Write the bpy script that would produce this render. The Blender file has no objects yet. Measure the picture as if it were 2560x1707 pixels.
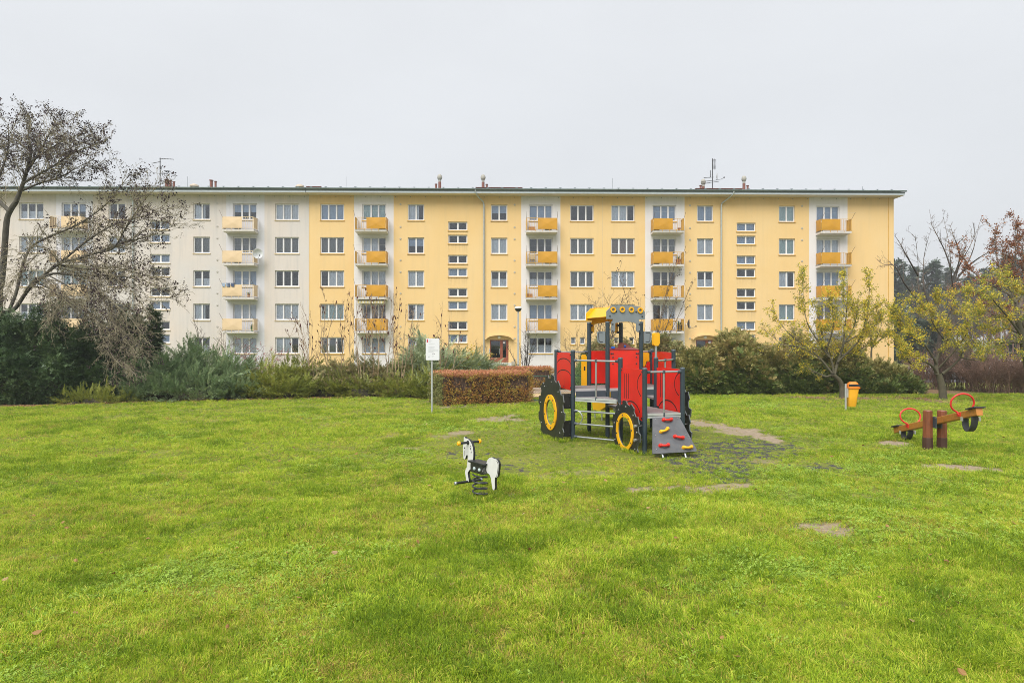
import bpy, math, random
import numpy as np
from mathutils import Vector, Matrix

R = math.radians
random.seed(7)
rng = np.random.default_rng(7)
sc = bpy.context.scene
COL = sc.collection

# ------------------------------------------------------------------ camera
EYE, FPX, CX, CY = 2.1, 1635.0, 1280.0, 853.5
cam_d = bpy.data.cameras.new("camera")
cam_d.sensor_width = 36.0
cam_d.lens = 36.0 * FPX / 2560.0
cam_d.clip_start = 0.05
cam_d.clip_end = 3000.0
cam = bpy.data.objects.new("camera", cam_d)
COL.objects.link(cam)
cam.location = (0, 0, EYE)
cam.rotation_euler = (R(90), 0, 0)
sc.camera = cam

# ------------------------------------------------------------------ sky (overcast)
SUN_EL, SUN_AZ = R(52), R(205)          # azimuth clockwise from +Y: behind the camera, to the left
SKY_H, SKY_Z = 2.62, 0.74               # overcast radiance x10 at the horizon, and its rise towards the zenith
EXPOSURE = 1.54
SUN_STRENGTH = 1.5
w = bpy.data.worlds.new("World")
sc.world = w
w.use_nodes = True
nt = w.node_tree
nt.nodes.clear()
N = nt.nodes.new
out = N("ShaderNodeOutputWorld")
bg = N("ShaderNodeBackground"); bg.inputs["Strength"].default_value = 0.1
sky = N("ShaderNodeTexSky"); sky.sky_type = 'NISHITA'; sky.sun_disc = False
sky.sun_elevation = SUN_EL; sky.sun_rotation = SUN_AZ
sky.air_density = 1.0; sky.dust_density = 4.0
tc = N("ShaderNodeTexCoord")
sep = N("ShaderNodeSeparateXYZ"); nt.links.new(tc.outputs["Generated"], sep.inputs[0])
mx = N("ShaderNodeMath"); mx.operation = 'MAXIMUM'; mx.inputs[1].default_value = 0.0
nt.links.new(sep.outputs["Z"], mx.inputs[0])
ma = N("ShaderNodeMath"); ma.operation = 'MULTIPLY_ADD'; ma.inputs[1].default_value = SKY_Z; ma.inputs[2].default_value = SKY_H
nt.links.new(mx.outputs[0], ma.inputs[0])
mp = N("ShaderNodeMapping"); mp.inputs["Scale"].default_value = (1.3, 1.3, 3.0)
nt.links.new(tc.outputs["Generated"], mp.inputs[0])
nz = N("ShaderNodeTexNoise"); nz.inputs["Scale"].default_value = 1.4; nz.inputs["Detail"].default_value = 4
nt.links.new(mp.outputs[0], nz.inputs["Vector"])
mr = N("ShaderNodeMapRange"); mr.inputs["From Min"].default_value = 0.3; mr.inputs["From Max"].default_value = 0.7
mr.inputs["To Min"].default_value = 0.95; mr.inputs["To Max"].default_value = 1.045
nt.links.new(nz.outputs["Fac"], mr.inputs["Value"])
mm = N("ShaderNodeMath"); mm.operation = 'MULTIPLY'
nt.links.new(ma.outputs[0], mm.inputs[0]); nt.links.new(mr.outputs[0], mm.inputs[1])
tint = N("ShaderNodeVectorMath"); tint.operation = 'SCALE'; tint.inputs[0].default_value = (0.975, 0.995, 1.02)
nt.links.new(mm.outputs[0], tint.inputs["Scale"])
mix = N("ShaderNodeMix"); mix.data_type = 'RGBA'; mix.inputs[0].default_value = 0.94
nt.links.new(sky.outputs[0], mix.inputs[6]); nt.links.new(tint.outputs[0], mix.inputs[7])
nt.links.new(mix.outputs[2], bg.inputs["Color"])
nt.links.new(bg.outputs[0], out.inputs["Surface"])

sun_d = bpy.data.lights.new("sun", 'SUN')
sun_d.energy = SUN_STRENGTH
sun_d.angle = R(45)                     # a bright area of cloud, not a disc: soft shadows
sun_d.color = (1.0, 0.97, 0.92)
sun = bpy.data.objects.new("sun", sun_d)
COL.objects.link(sun)
sdir = Vector((math.sin(SUN_AZ) * math.cos(SUN_EL), math.cos(SUN_AZ) * math.cos(SUN_EL), math.sin(SUN_EL)))
sun.rotation_euler = sdir.to_track_quat('Z', 'Y').to_euler()
sun.location = (0, -5, 30)

vs = sc.view_settings
vs.view_transform = 'Standard'
vs.look = 'None'
vs.exposure = EXPOSURE
vs.gamma = 1.0
vs.use_curve_mapping = False
sc.render.engine = 'CYCLES'
sc.cycles.max_bounces = 6
sc.cycles.diffuse_bounces = 3
sc.cycles.glossy_bounces = 2
sc.cycles.transparent_max_bounces = 10
sc.cycles.transmission_bounces = 3
sc.cycles.volume_bounces = 0
sc.cycles.use_denoising = True
sc.cycles.denoiser = 'OPENIMAGEDENOISE'
sc.cycles.denoising_prefilter = 'NONE'
sc.cycles.denoising_input_passes = 'RGB_ALBEDO_NORMAL'
sc.cycles.use_adaptive_sampling = False
sc.cycles.filter_width = 0.9

# ------------------------------------------------------------------ pixel helpers (used once, to read real positions off the photo)
def gpt(px, py, z=0.0):
    Y = (EYE - z) * FPX / (py - CY)
    return ((px - CX) / FPX * Y, Y)

def at(px, py, Y):
    return ((px - CX) / FPX * Y, Y, EYE - (py - CY) / FPX * Y)

# ------------------------------------------------------------------ materials
def new_mat(name):
    m = bpy.data.materials.new(name)
    m.use_nodes = True
    t = m.node_tree
    return m, t, t.nodes["Principled BSDF"], t.nodes["Material Output"]

def mixc(t, fac, a, b, blend='MIX'):
    n = t.nodes.new("ShaderNodeMix"); n.data_type = 'RGBA'; n.blend_type = blend
    for s, v in ((0, fac), (6, a), (7, b)):
        if hasattr(v, "links") or hasattr(v, "is_linked"):
            t.links.new(v, n.inputs[s])
        else:
            n.inputs[s].default_value = v if s == 0 else (*v, 1)
    return n.outputs[2]

def noise_out(t, scale, detail=4, coord="Object", stretch=None, rough=0.55):
    c = t.nodes.new("ShaderNodeTexCoord")
    o = c.outputs[coord]
    if stretch:
        mp = t.nodes.new("ShaderNodeMapping"); mp.inputs["Scale"].default_value = stretch
        t.links.new(o, mp.inputs[0]); o = mp.outputs[0]
    n = t.nodes.new("ShaderNodeTexNoise")
    n.inputs["Scale"].default_value = scale; n.inputs["Detail"].default_value = detail
    n.inputs["Roughness"].default_value = rough
    t.links.new(o, n.inputs["Vector"])
    return n.outputs["Fac"]

def mrange(t, v, a, b, c=0.0, d=1.0):
    n = t.nodes.new("ShaderNodeMapRange")
    for k, x in (("From Min", a), ("From Max", b), ("To Min", c), ("To Max", d)):
        n.inputs[k].default_value = x
    t.links.new(v, n.inputs["Value"])
    return n.outputs[0]

def M(name, col, rough=0.6, metal=0.0, var=0.12, scale=5.0, bump=0.0, bscale=60.0, dirt=None, dirt_amt=0.5, spec=0.5, stretch=None, coat=0):
    m, t, b, o = new_mat(name)
    n = noise_out(t, scale, 5, stretch=stretch)
    lo = tuple(c * (1 - var) for c in col); hi = tuple(min(1, c * (1 + var)) for c in col)
    c = mixc(t, mrange(t, n, 0.3, 0.7), lo, hi)
    if dirt:
        d = noise_out(t, scale * 2.3, 8, rough=0.7)
        c = mixc(t, mrange(t, d, 0.52, 0.72, 0, dirt_amt), c, dirt)
    t.links.new(c, b.inputs["Base Color"])
    b.inputs["Roughness"].default_value = rough
    t.links.new(mrange(t, n, 0.3, 0.7, rough * 0.85, min(1, rough * 1.15)), b.inputs["Roughness"])
    b.inputs["Metallic"].default_value = metal
    b.inputs["Specular IOR Level"].default_value = spec
    if coat: b.inputs["Coat Weight"].default_value = coat
    if bump:
        bn = noise_out(t, bscale, 4, stretch=stretch)
        bp = t.nodes.new("ShaderNodeBump"); bp.inputs["Strength"].default_value = bump; bp.inputs["Distance"].default_value = 0.01
        t.links.new(bn, bp.inputs["Height"]); t.links.new(bp.outputs[0], b.inputs["Normal"])
    return m

def FOL(name, cols, transl=0.3, pscale=0.6, rough=0.55, spec=0.25, wobble=0.55, leafvar=0.3):
    """foliage: colour differs leaf by leaf (random per instance) and drifts slowly over the plant"""
    m, t, b, o = new_mat(name)
    oi = t.nodes.new("ShaderNodeObjectInfo")
    g = t.nodes.new("ShaderNodeNewGeometry")
    nz = t.nodes.new("ShaderNodeTexNoise"); nz.inputs["Scale"].default_value = pscale; nz.inputs["Detail"].default_value = 3
    t.links.new(g.outputs["Position"], nz.inputs["Vector"])
    pn = mrange(t, nz.outputs["Fac"], 0.3, 0.7)
    mixn = t.nodes.new("ShaderNodeMix"); mixn.data_type = 'FLOAT'; mixn.inputs[0].default_value = wobble
    t.links.new(pn, mixn.inputs[2]); t.links.new(oi.outputs["Random"], mixn.inputs[3])
    # a third of the variation is per leaf inside one instance
    ri = t.nodes.new("ShaderNodeMix"); ri.data_type = 'FLOAT'; ri.inputs[0].default_value = leafvar
    t.links.new(mixn.outputs[0], ri.inputs[2]); t.links.new(g.outputs["Random Per Island"], ri.inputs[3])
    cr = t.nodes.new("ShaderNodeValToRGB")
    e = cr.color_ramp.elements
    n = len(cols)
    e[0].position = 0.12; e[0].color = (*cols[0], 1)
    e[1].position = 0.88; e[1].color = (*cols[-1], 1)
    for i in range(1, n - 1):
        x = e.new(0.12 + 0.76 * i / (n - 1)); x.color = (*cols[i], 1)
    t.links.new(ri.outputs[0], cr.inputs[0])
    t.links.new(cr.outputs[0], b.inputs["Base Color"])
    b.inputs["Roughness"].default_value = rough
    b.inputs["Specular IOR Level"].default_value = spec
    if transl:
        tr = t.nodes.new("ShaderNodeBsdfTranslucent"); t.links.new(cr.outputs[0], tr.inputs[0])
        ms = t.nodes.new("ShaderNodeMixShader"); ms.inputs[0].default_value = transl
        t.links.new(b.outputs[0], ms.inputs[1]); t.links.new(tr.outputs[0], ms.inputs[2])
        t.links.new(ms.outputs[0], o.inputs["Surface"])
    return m

# ------------------------------------------------------------------ mesh builder
class MB:
    def __init__(s):
        s.v, s.f, s.m = [], [], []
    def add(s, verts, faces, mat=0):
        k = len(s.v)
        s.v += [tuple(p) for p in verts]
        s.f += [tuple(i + k for i in f) for f in faces]
        s.m += [mat] * len(faces)
        return s
    def box(s, x0, x1, y0, y1, z0, z1, mat=0):
        vs_ = [(x, y, z) for z in (z0, z1) for y in (y0, y1) for x in (x0, x1)]
        return s.add(vs_, [(0, 2, 3, 1), (4, 5, 7, 6), (0, 1, 5, 4), (2, 6, 7, 3), (0, 4, 6, 2), (1, 3, 7, 5)], mat)
    def tube(s, pts, r, n=8, cap=True, mat=0, closed=False):
        P = [Vector(p) for p in pts]; L = len(P)
        rr = r if isinstance(r, (list, tuple)) else [r] * L
        ref = None; verts = []
        for i, p in enumerate(P):
            if closed: d = P[(i + 1) % L] - P[i - 1]
            else: d = P[min(i + 1, L - 1)] - P[max(i - 1, 0)]
            d.normalize()
            if ref is None:
                ref = Vector((0, 0, 1)) if abs(d.z) < 0.9 else Vector((1, 0, 0))
            a = d.cross(ref); a.normalize(); b = a.cross(d); ref = b
            for k in range(n):
                t = 2 * math.pi * k / n
                verts.append(p + (a * math.cos(t) + b * math.sin(t)) * rr[i])
        faces = []
        for i in range(L if closed else L - 1):
            j = (i + 1) % L
            for k in range(n):
                k2 = (k + 1) % n
                faces.append((i * n + k, i * n + k2, j * n + k2, j * n + k))
        if cap and not closed:
            faces.append(tuple(range(n - 1, -1, -1)))
            faces.append(tuple((L - 1) * n + k for k in range(n)))
        return s.add(verts, faces, mat)
    def cyl(s, p0, p1, r, n=10, mat=0):
        return s.tube([p0, p1], r, n, True, mat)
    def prism(s, outl, O, U, V, th, mat=0, side=None):
        """outline (u,v) extruded by th along U x V, centred on the plane"""
        O, U, V = Vector(O), Vector(U), Vector(V)
        Nn = U.cross(V); Nn.normalize()
        a = [O + U * u + V * v + Nn * (th / 2) for u, v in outl]
        b = [O + U * u + V * v - Nn * (th / 2) for u, v in outl]
        n = len(outl)
        s.add(a + b, [tuple(range(n)), tuple(range(2 * n - 1, n - 1, -1))], mat)
        s.add(a + b, [(i, i + n, (i + 1) % n + n, (i + 1) % n) for i in range(n)], mat if side is None else side)
        return s
    def annulus(s, outer, inner, O, U, V, th, mat=0, side=None):
        O, U, V = Vector(O), Vector(U), Vector(V)
        Nn = U.cross(V); Nn.normalize(); n = len(outer)
        def ring(pts, d): return [O + U * u + V * v + Nn * d for u, v in pts]
        vs_ = ring(outer, th / 2) + ring(inner, th / 2) + ring(outer, -th / 2) + ring(inner, -th / 2)
        fa, fs = [], []
        for i in range(n):
            j = (i + 1) % n
            fa += [(i, j, n + j, n + i), (2 * n + i, 3 * n + i, 3 * n + j, 2 * n + j)]
            fs += [(i, 2 * n + i, 2 * n + j, j), (n + i, n + j, 3 * n + j, 3 * n + i)]
        s.add(vs_, fa, mat); s.add(vs_, fs, mat if side is None else side)
        return s
    def lathe(s, prof, n=16, O=(0, 0, 0), mat=0, ax='z'):
        vs_ = []
        for r, z in prof:
            for k in range(n):
                t = 2 * math.pi * k / n
                c = (r * math.cos(t), r * math.sin(t), z)
                if ax == 'y': c = (c[0], z, c[1])
                if ax == 'x': c = (z, c[0], c[1])
                vs_.append((c[0] + O[0], c[1] + O[1], c[2] + O[2]))
        fs = []
        for i in range(len(prof) - 1):
            for k in range(n):
                k2 = (k + 1) % n
                fs.append((i * n + k, i * n + k2, (i + 1) * n + k2, (i + 1) * n + k))
        fs.append(tuple(range(n - 1, -1, -1))); fs.append(tuple((len(prof) - 1) * n + k for k in range(n)))
        return s.add(vs_, fs, mat)
    def mesh(s, name, mats):
        me = bpy.data.meshes.new(name)
        me.from_pydata(s.v, [], s.f)
        for m in (mats if isinstance(mats, (list, tuple)) else [mats]):
            me.materials.append(m)
        if any(s.m): me.polygons.foreach_set("material_index", s.m)
        me.update()
        return me
    def build(s, name, mats, parent=None, smooth=False, loc=None, bevel=0):
        me = s.mesh(name, mats)
        if smooth: smooth_by_angle(me)
        o = bpy.data.objects.new(name, me)
        COL.objects.link(o)
        if parent is not None: o.parent = parent
        if loc is not None: o.location = loc
        if bevel:
            b = o.modifiers.new("bevel", 'BEVEL'); b.width = bevel; b.segments = 2; b.limit_method = 'ANGLE'; b.angle_limit = R(40)
        return o

def smooth_by_angle(me, ang=40):
    me.polygons.foreach_set("use_smooth", [True] * len(me.polygons))
    try: me.set_sharp_from_angle(angle=R(ang))
    except Exception: pass

def circ(r, n=24, cx=0, cy=0, ph=0.0):
    return [(cx + r * math.cos(2 * math.pi * i / n + ph), cy + r * math.sin(2 * math.pi * i / n + ph)) for i in range(n)]

def tag(o, label, cat, group=None):
    o["label"] = label; o["category"] = cat
    if group: o["group"] = group
    return o

def thing(name, label, cat, loc=(0, 0, 0), rotz=0.0, group=None):
    o = bpy.data.objects.new(name, None)
    o.empty_display_size = 0.2
    COL.objects.link(o)
    o.location = loc; o.rotation_euler = (0, 0, rotz)
    return tag(o, label, cat, group)

def kind(o, k):
    o["kind"] = k
    return o

def inst(src, parent=None, loc=None, name=None):
    c = src.copy(); COL.objects.link(c)
    if parent is not None: c.parent = parent
    if loc is not None: c.location = loc
    return c

def np_mesh(name, V, F, mat, parent=None, mats=None, midx=None, smooth=False):
    """V (n,3), F (m,k) with one polygon size"""
    me = bpy.data.meshes.new(name)
    n, (m, k) = len(V), F.shape
    me.vertices.add(n); me.vertices.foreach_set("co", np.ascontiguousarray(V, dtype=np.float32).ravel())
    me.loops.add(m * k); me.loops.foreach_set("vertex_index", np.ascontiguousarray(F, dtype=np.int32).ravel())
    me.polygons.add(m); me.polygons.foreach_set("loop_start", np.arange(0, m * k, k, dtype=np.int32))
    try: me.polygons.foreach_set("loop_total", np.full(m, k, dtype=np.int32))
    except Exception: pass
    for x in (mats or [mat]): me.materials.append(x)
    if midx is not None: me.polygons.foreach_set("material_index", midx.astype(np.int32))
    if smooth: me.polygons.foreach_set("use_smooth", np.ones(m, dtype=bool))
    me.update(calc_edges=True); me.validate()
    o = bpy.data.objects.new(name, me); COL.objects.link(o)
    if parent is not None: o.parent = parent
    return o

# ------------------------------------------------------------------ twigs: many tapered segments in one mesh
def seg_mesh(name, segs, mat, parent=None, sides=4):
    A = np.array([s[0] for s in segs], float); B = np.array([s[1] for s in segs], float)
    r0 = np.array([s[2] for s in segs]); r1 = np.array([s[3] for s in segs])
    D = B - A; D /= np.linalg.norm(D, axis=1, keepdims=True) + 1e-9
    ref = np.where(np.abs(D[:, 2:3]) < 0.9, np.array([[0, 0, 1.0]]), np.array([[1.0, 0, 0]]))
    a = np.cross(D, ref); a /= np.linalg.norm(a, axis=1, keepdims=True); b = np.cross(a, D)
    th = 2 * np.pi * np.arange(sides) / sides
    ring = a[:, None, :] * np.cos(th)[None, :, None] + b[:, None, :] * np.sin(th)[None, :, None]
    V = np.concatenate([A[:, None] + ring * r0[:, None, None], B[:, None] + ring * r1[:, None, None]], 1).reshape(-1, 3)
    base = (np.arange(len(segs)) * 2 * sides)[:, None]
    q = []
    for k in range(sides):
        k2 = (k + 1) % sides
        q.append(np.stack([np.full(len(segs), x) for x in (k, k2, sides + k2, sides + k)], 1) + base)
    F = np.concatenate(q, 0)
    return np_mesh(name, V, F, mat, parent, smooth=True)

# ------------------------------------------------------------------ scattered leaves, sprays, tufts: instances on points
def eul_from_dirs(D, roll):
    D = D / (np.linalg.norm(D, axis=1, keepdims=True) + 1e-9)
    ref = np.where(np.abs(D[:, 2:3]) < 0.95, np.array([[0, 0, 1.0]]), np.array([[0, 1.0, 0]]))
    S = np.cross(ref, D); S /= np.linalg.norm(S, axis=1, keepdims=True); U = np.cross(D, S)
    c, s = np.cos(roll)[:, None], np.sin(roll)[:, None]
    S2 = S * c + U * s; U2 = U * c - S * s
    ry = -np.arcsin(np.clip(D[:, 2], -1, 1)); rx = np.arctan2(S2[:, 2], U2[:, 2]); rz = np.arctan2(D[:, 1], D[:, 0])
    return np.stack([rx, ry, rz], 1)

_src = []
def source(name, V, F, mat):
    """a small mesh used only as instance geometry; never linked into the scene"""
    me = bpy.data.meshes.new(name); me.from_pydata([tuple(v) for v in V], [], [tuple(f) for f in F])
    me.materials.append(mat); me.update()
    o = bpy.data.objects.new(name, me); _src.append(o)
    return o

def scatter(name, P, rot, scl, vid, variants, parent=None):
    n = len(P)
    me = bpy.data.meshes.new(name)
    me.vertices.add(n); me.vertices.foreach_set("co", np.ascontiguousarray(P, dtype=np.float32).ravel())
    for nm, ty, arr, key in (("rot", 'FLOAT_VECTOR', rot, "vector"), ("scl", 'FLOAT', scl, "value"), ("vid", 'INT', vid, "value")):
        at_ = me.attributes.new(nm, ty, 'POINT')
        at_.data.foreach_set(key, np.ascontiguousarray(arr, dtype=np.int32 if ty == 'INT' else np.float32).ravel())
    me.update()
    for v in variants:
        for mt in v.data.materials:
            if mt.name not in [x.name for x in me.materials]: me.materials.append(mt)
    o = bpy.data.objects.new(name, me); COL.objects.link(o)
    if parent is not None: o.parent = parent
    g = bpy.data.node_groups.new(name + "_nodes", 'GeometryNodeTree')
    g.interface.new_socket("Geometry", in_out='INPUT', socket_type='NodeSocketGeometry')
    g.interface.new_socket("Geometry", in_out='OUTPUT', socket_type='NodeSocketGeometry')
    gi = g.nodes.new("NodeGroupInput"); go = g.nodes.new("NodeGroupOutput")
    ip = g.nodes.new("GeometryNodeInstanceOnPoints")
    g.links.new(gi.outputs[0], ip.inputs["Points"])
    def named(nm, ty):
        x = g.nodes.new("GeometryNodeInputNamedAttribute"); x.data_type = ty; x.inputs["Name"].default_value = nm
        return x.outputs["Attribute"]
    if len(variants) == 1:
        oi = g.nodes.new("GeometryNodeObjectInfo"); oi.inputs["Object"].default_value = variants[0]; oi.inputs["As Instance"].default_value = True
        g.links.new(oi.outputs["Geometry"], ip.inputs["Instance"])
    else:
        jg = g.nodes.new("GeometryNodeJoinGeometry")
        for v in reversed(variants):
            oi = g.nodes.new("GeometryNodeObjectInfo"); oi.inputs["Object"].default_value = v; oi.inputs["As Instance"].default_value = True
            g.links.new(oi.outputs["Geometry"], jg.inputs[0])
        g.links.new(jg.outputs[0], ip.inputs["Instance"])
        ip.inputs["Pick Instance"].default_value = True
        g.links.new(named("vid", 'INT'), ip.inputs["Instance Index"])
    g.links.new(named("rot", 'FLOAT_VECTOR'), ip.inputs["Rotation"])
    g.links.new(named("scl", 'FLOAT'), ip.inputs["Scale"])
    g.links.new(ip.outputs[0], go.inputs[0])
    md = o.modifiers.new("scatter", 'NODES'); md.node_group = g
    return o

# ------------------------------------------------------------------ smooth value noise on arrays
def vnoise(x, y, sc_, seed):
    x = np.asarray(x) * sc_; y = np.asarray(y) * sc_
    xi = np.floor(x).astype(np.int64); yi = np.floor(y).astype(np.int64)
    fx = x - xi; fy = y - yi; fx = fx * fx * (3 - 2 * fx); fy = fy * fy * (3 - 2 * fy)
    def h(a, b):
        n = (a * 374761393 + b * 668265263 + seed * 1274126177) & 0x7fffffff
        n = ((n ^ (n >> 13)) * 1274126177) & 0x7fffffff
        return ((n ^ (n >> 16)) & 0xffff) / 65535.0
    return (h(xi, yi) * (1 - fx) + h(xi + 1, yi) * fx) * (1 - fy) + (h(xi, yi + 1) * (1 - fx) + h(xi + 1, yi + 1) * fx) * fy

def fbm(x, y, sc_, seed, oct_=4):
    s = 0; a = 1; t = 0
    for i in range(oct_):
        s = s + a * vnoise(x, y, sc_ * 2 ** i, seed + i); t += a; a *= 0.55
    return s / t

# ------------------------------------------------------------------ ground
def smooth(e0, e1, x):
    t = np.clip((np.asarray(x, float) - e0) / (e1 - e0), 0, 1)
    return t * t * (3 - 2 * t)

def ground_z(x, y):
    x = np.asarray(x, float); y = np.asarray(y, float)
    base = -0.72 * smooth(28, 44, y)
    near = 1 - smooth(24, 30, y)
    bump = (fbm(x, y, 0.35, 11) - 0.5) * 0.10 + (fbm(x, y, 1.7, 23, 3) - 0.5) * 0.035
    flat = 1 - np.exp(-(((x + 0.435) / 0.8) ** 2 + ((y - 8.87) / 0.8) ** 2))
    return base + bump * near * flat - 0.02

# bare earth: (px, py, half width px, half height px) read off the photo, turned into ground ellipses
DIRT = [(1752, 1056, 46, 8, 1), (1800, 1062, 46, 9, 1), (1850, 1072, 50, 12, .9), (1895, 1084, 40, 15, 1), (1932, 1098, 20, 9, 1),
        (1240, 1048, 66, 7, .9), (1285, 1040, 26, 4, .8), (1146, 1080, 24, 5, .8), (1120, 1090, 40, 5, .45),
        (1630, 1222, 70, 7, .85), (1740, 1226, 50, 5, .6), (1800, 1217, 95, 9, .85), (1868, 1212, 50, 8, .95),
        (2040, 1310, 70, 16, .95), (2090, 1328, 55, 11, .9), (1918, 1288, 26, 6, .6),
        (2230, 1106, 36, 7, 1), (2373, 1163, 60, 9, 1), (2422, 1171, 30, 7, .9), (2480, 1170, 20, 5, .9), (2240, 1129, 10, 4, .8),
        (1272, 1231, 26, 5, .8), (1200, 1238, 22, 4, .6), (2040, 993, 50, 4, .9), (2130, 994, 60, 4, .9), (2300, 996, 60, 4, .9), (2370, 1000, 60, 5, .8),
        (1000, 1345, 60, 8, .35), (1120, 1510, 40, 10, .4), (1420, 1480, 60, 10, .45), (560, 1470, 60, 12, .4), (2300, 1420, 70, 12, .35),
        (1060, 1590, 50, 12, .4), (1700, 1620, 80, 16, .35), (230, 1560, 70, 14, .3), (2140, 1560, 60, 12, .3), (1018, 1120, 26, 5, .7),
        (980, 1085, 40, 5, .5), (1350, 1190, 40, 4, .4), (1915, 1150, 40, 5, .5), (2200, 1240, 60, 7, .3), (1500, 1180, 120, 5, .3)]
TWR = (2.3, 13.6)

def dirt_mask(x, y):
    x = np.asarray(x, float); y = np.asarray(y, float)
    m = np.zeros(x.shape)
    wob = (fbm(x, y, 1.6, 5) - 0.5) * 1.9 + (fbm(x, y, 6.0, 9, 3) - 0.5) * 1.5
    for px, py, rx, ry, s in DIRT:
        cx, cy = gpt(px, py)
        wx = max(0.12, rx * cy / FPX); wy = max(0.1, ry * cy * cy / (FPX * EYE))
        d = np.sqrt(((x - cx) / wx) ** 2 + ((y - cy) / wy) ** 2)
        m = np.maximum(m, s * smooth(1.25, 0.55, d + wob))
    # strip of litter along the foot of the shrubs on the left
    edge = np.interp(x, [-22, -16.2, -13, -9.6, -6, -2.9, -2.2], [21.2, 21.5, 22.6, 23.8, 24.6, 24.6, 22.8])
    strip = smooth(-0.35, 0.25, y - edge + wob * 0.25) * (x < -2.0)
    m = np.maximum(m, strip * smooth(29.5, 27, y))
    edge2 = np.interp(x, [6, 9, 12, 16, 18, 24], [26.1, 26.1, 26.0, 26.2, 26.6, 26.0])
    m = np.maximum(m, 0.9 * smooth(0.0, 0.8, y - edge2 + wob * 0.3) * (x > 6.4) * (x < 19) * smooth(30, 28.5, y))
    # under and round the hedge
    hx, hy = x + 0.9, y - 22.9
    m = np.maximum(m, 0.9 * smooth(1.25, 0.95, np.maximum(np.abs(hx * .936 + hy * .352) / 1.7, np.abs(-hx * .352 + hy * .936) / 1.2) + wob * 0.1))
    return np.clip(m, 0, 1)

def rubber_mask(x, y):
    x = np.asarray(x, float); y = np.asarray(y, float)
    u = (x - TWR[0]) * .957 + (y - TWR[1]) * .29; v = -(x - TWR[0]) * .29 + (y - TWR[1]) * .957
    zone = smooth(1.12, 0.8, np.sqrt((u / 3.9) ** 2 + (v / 4.0) ** 2) + (fbm(x, y, 0.9, 31) - .5) * 0.5)
    side = smooth(0.30, 0.75, fbm(x, y, 0.6, 77, 2) + 0.20 * smooth(0.2, 2.6, u))
    return zone, zone * (.25 + .75 * side)

def steps(a, b, h): return list(np.arange(a, b, h))
gx = np.array([-700, -400, -250, -150, -100, -70, -50, -40, -32, -27] + steps(-24, -3, .16) + steps(-3, 9, .07) + steps(9, 22.01, .14) + [26, 32, 40, 50, 70, 100, 150, 250, 400, 700], float)
gy = np.array([-300, -120, -60, -30, -15, -8, -4, -2, 0] + steps(1, 8, .12) + steps(8, 18, .08) + steps(18, 29, .14) + steps(29, 46, .6) + [50, 60, 80, 120, 200, 400, 800, 1500], float)
GX, GY = np.meshgrid(gx, gy)
GZ = ground_z(GX, GY)
nx, ny = len(gx), len(gy)
gi_ = np.arange(nx * ny).reshape(ny, nx)
GF = np.stack([gi_[:-1, :-1], gi_[:-1, 1:], gi_[1:, 1:], gi_[1:, :-1]], -1).reshape(-1, 4)

def ground_material():
    m, t, b, o = new_mat("lawn_soil")
    a = t.nodes.new("ShaderNodeVertexColor"); a.layer_name = "cover"
    s = t.nodes.new("ShaderNodeSeparateColor"); t.links.new(a.outputs[0], s.inputs[0])
    n1 = noise_out(t, 0.8, 6); n2 = noise_out(t, 14, 6); n3 = noise_out(t, 45, 4)
    green = mixc(t, mrange(t, n1, .35, .65), (0.12, 0.15, 0.024), (0.22, 0.235, 0.045))
    green = mixc(t, mrange(t, n2, .4, .7, 0, .55), green, (0.10, 0.095, 0.032))
    earth = mixc(t, mrange(t, n2, .35, .65), (0.25, 0.195, 0.135), (0.36, 0.29, 0.21))
    earth = mixc(t, mrange(t, n3, .5, .7, 0, .6), earth, (0.20, 0.15, 0.10))
    rub = mixc(t, mrange(t, n3, .35, .65), (0.036, 0.037, 0.040), (0.10, 0.097, 0.09))
    litter = mixc(t, mrange(t, n3, .4, .6), (0.13, 0.08, 0.045), (0.24, 0.15, 0.08))
    c = mixc(t, s.outputs[0], green, earth)
    c = mixc(t, s.outputs[2], c, litter)
    n4 = noise_out(t, 5.5, 5, stretch=(1, .8, 1)); sp_ = t.nodes.new('ShaderNodeMath'); sp_.operation = 'MULTIPLY_ADD'; sp_.inputs[1].default_value = .30
    t.links.new(s.outputs[1], sp_.inputs[0]); t.links.new(n4, sp_.inputs[2])
    gate = t.nodes.new('ShaderNodeMath'); gate.operation = 'MULTIPLY'
    t.links.new(mrange(t, sp_.outputs[0], .74, .80), gate.inputs[0]); t.links.new(mrange(t, s.outputs[1], .05, .3), gate.inputs[1])
    c = mixc(t, gate.outputs[0], c, rub)
    t.links.new(c, b.inputs["Base Color"]); b.inputs["Roughness"].default_value = 0.95; b.inputs["Specular IOR Level"].default_value = 0.15
    bp = t.nodes.new("ShaderNodeBump"); bp.inputs["Strength"].default_value = 0.6; bp.inputs["Distance"].default_value = 0.03
    t.links.new(n3, bp.inputs["Height"]); t.links.new(bp.outputs[0], b.inputs["Normal"])
    return m

DM = dirt_mask(GX, GY); RZ, RM = rubber_mask(GX, GY)
LIT = smooth(20.6, 21.6, GY + (GX + 17) * -0.12 * (GX < -2)) * (np.abs(GX) > 2) * DM
lawn = np_mesh("lawn", np.stack([GX, GY, GZ], -1).reshape(-1, 3), GF, ground_material(), smooth=True)
kind(lawn, "structure")
ca = lawn.data.color_attributes.new("cover", 'FLOAT_COLOR', 'POINT')
ca.data.foreach_set("color", np.stack([DM, RM * (1 - DM), LIT, np.ones_like(DM)], -1).astype(np.float32).ravel())

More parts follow.
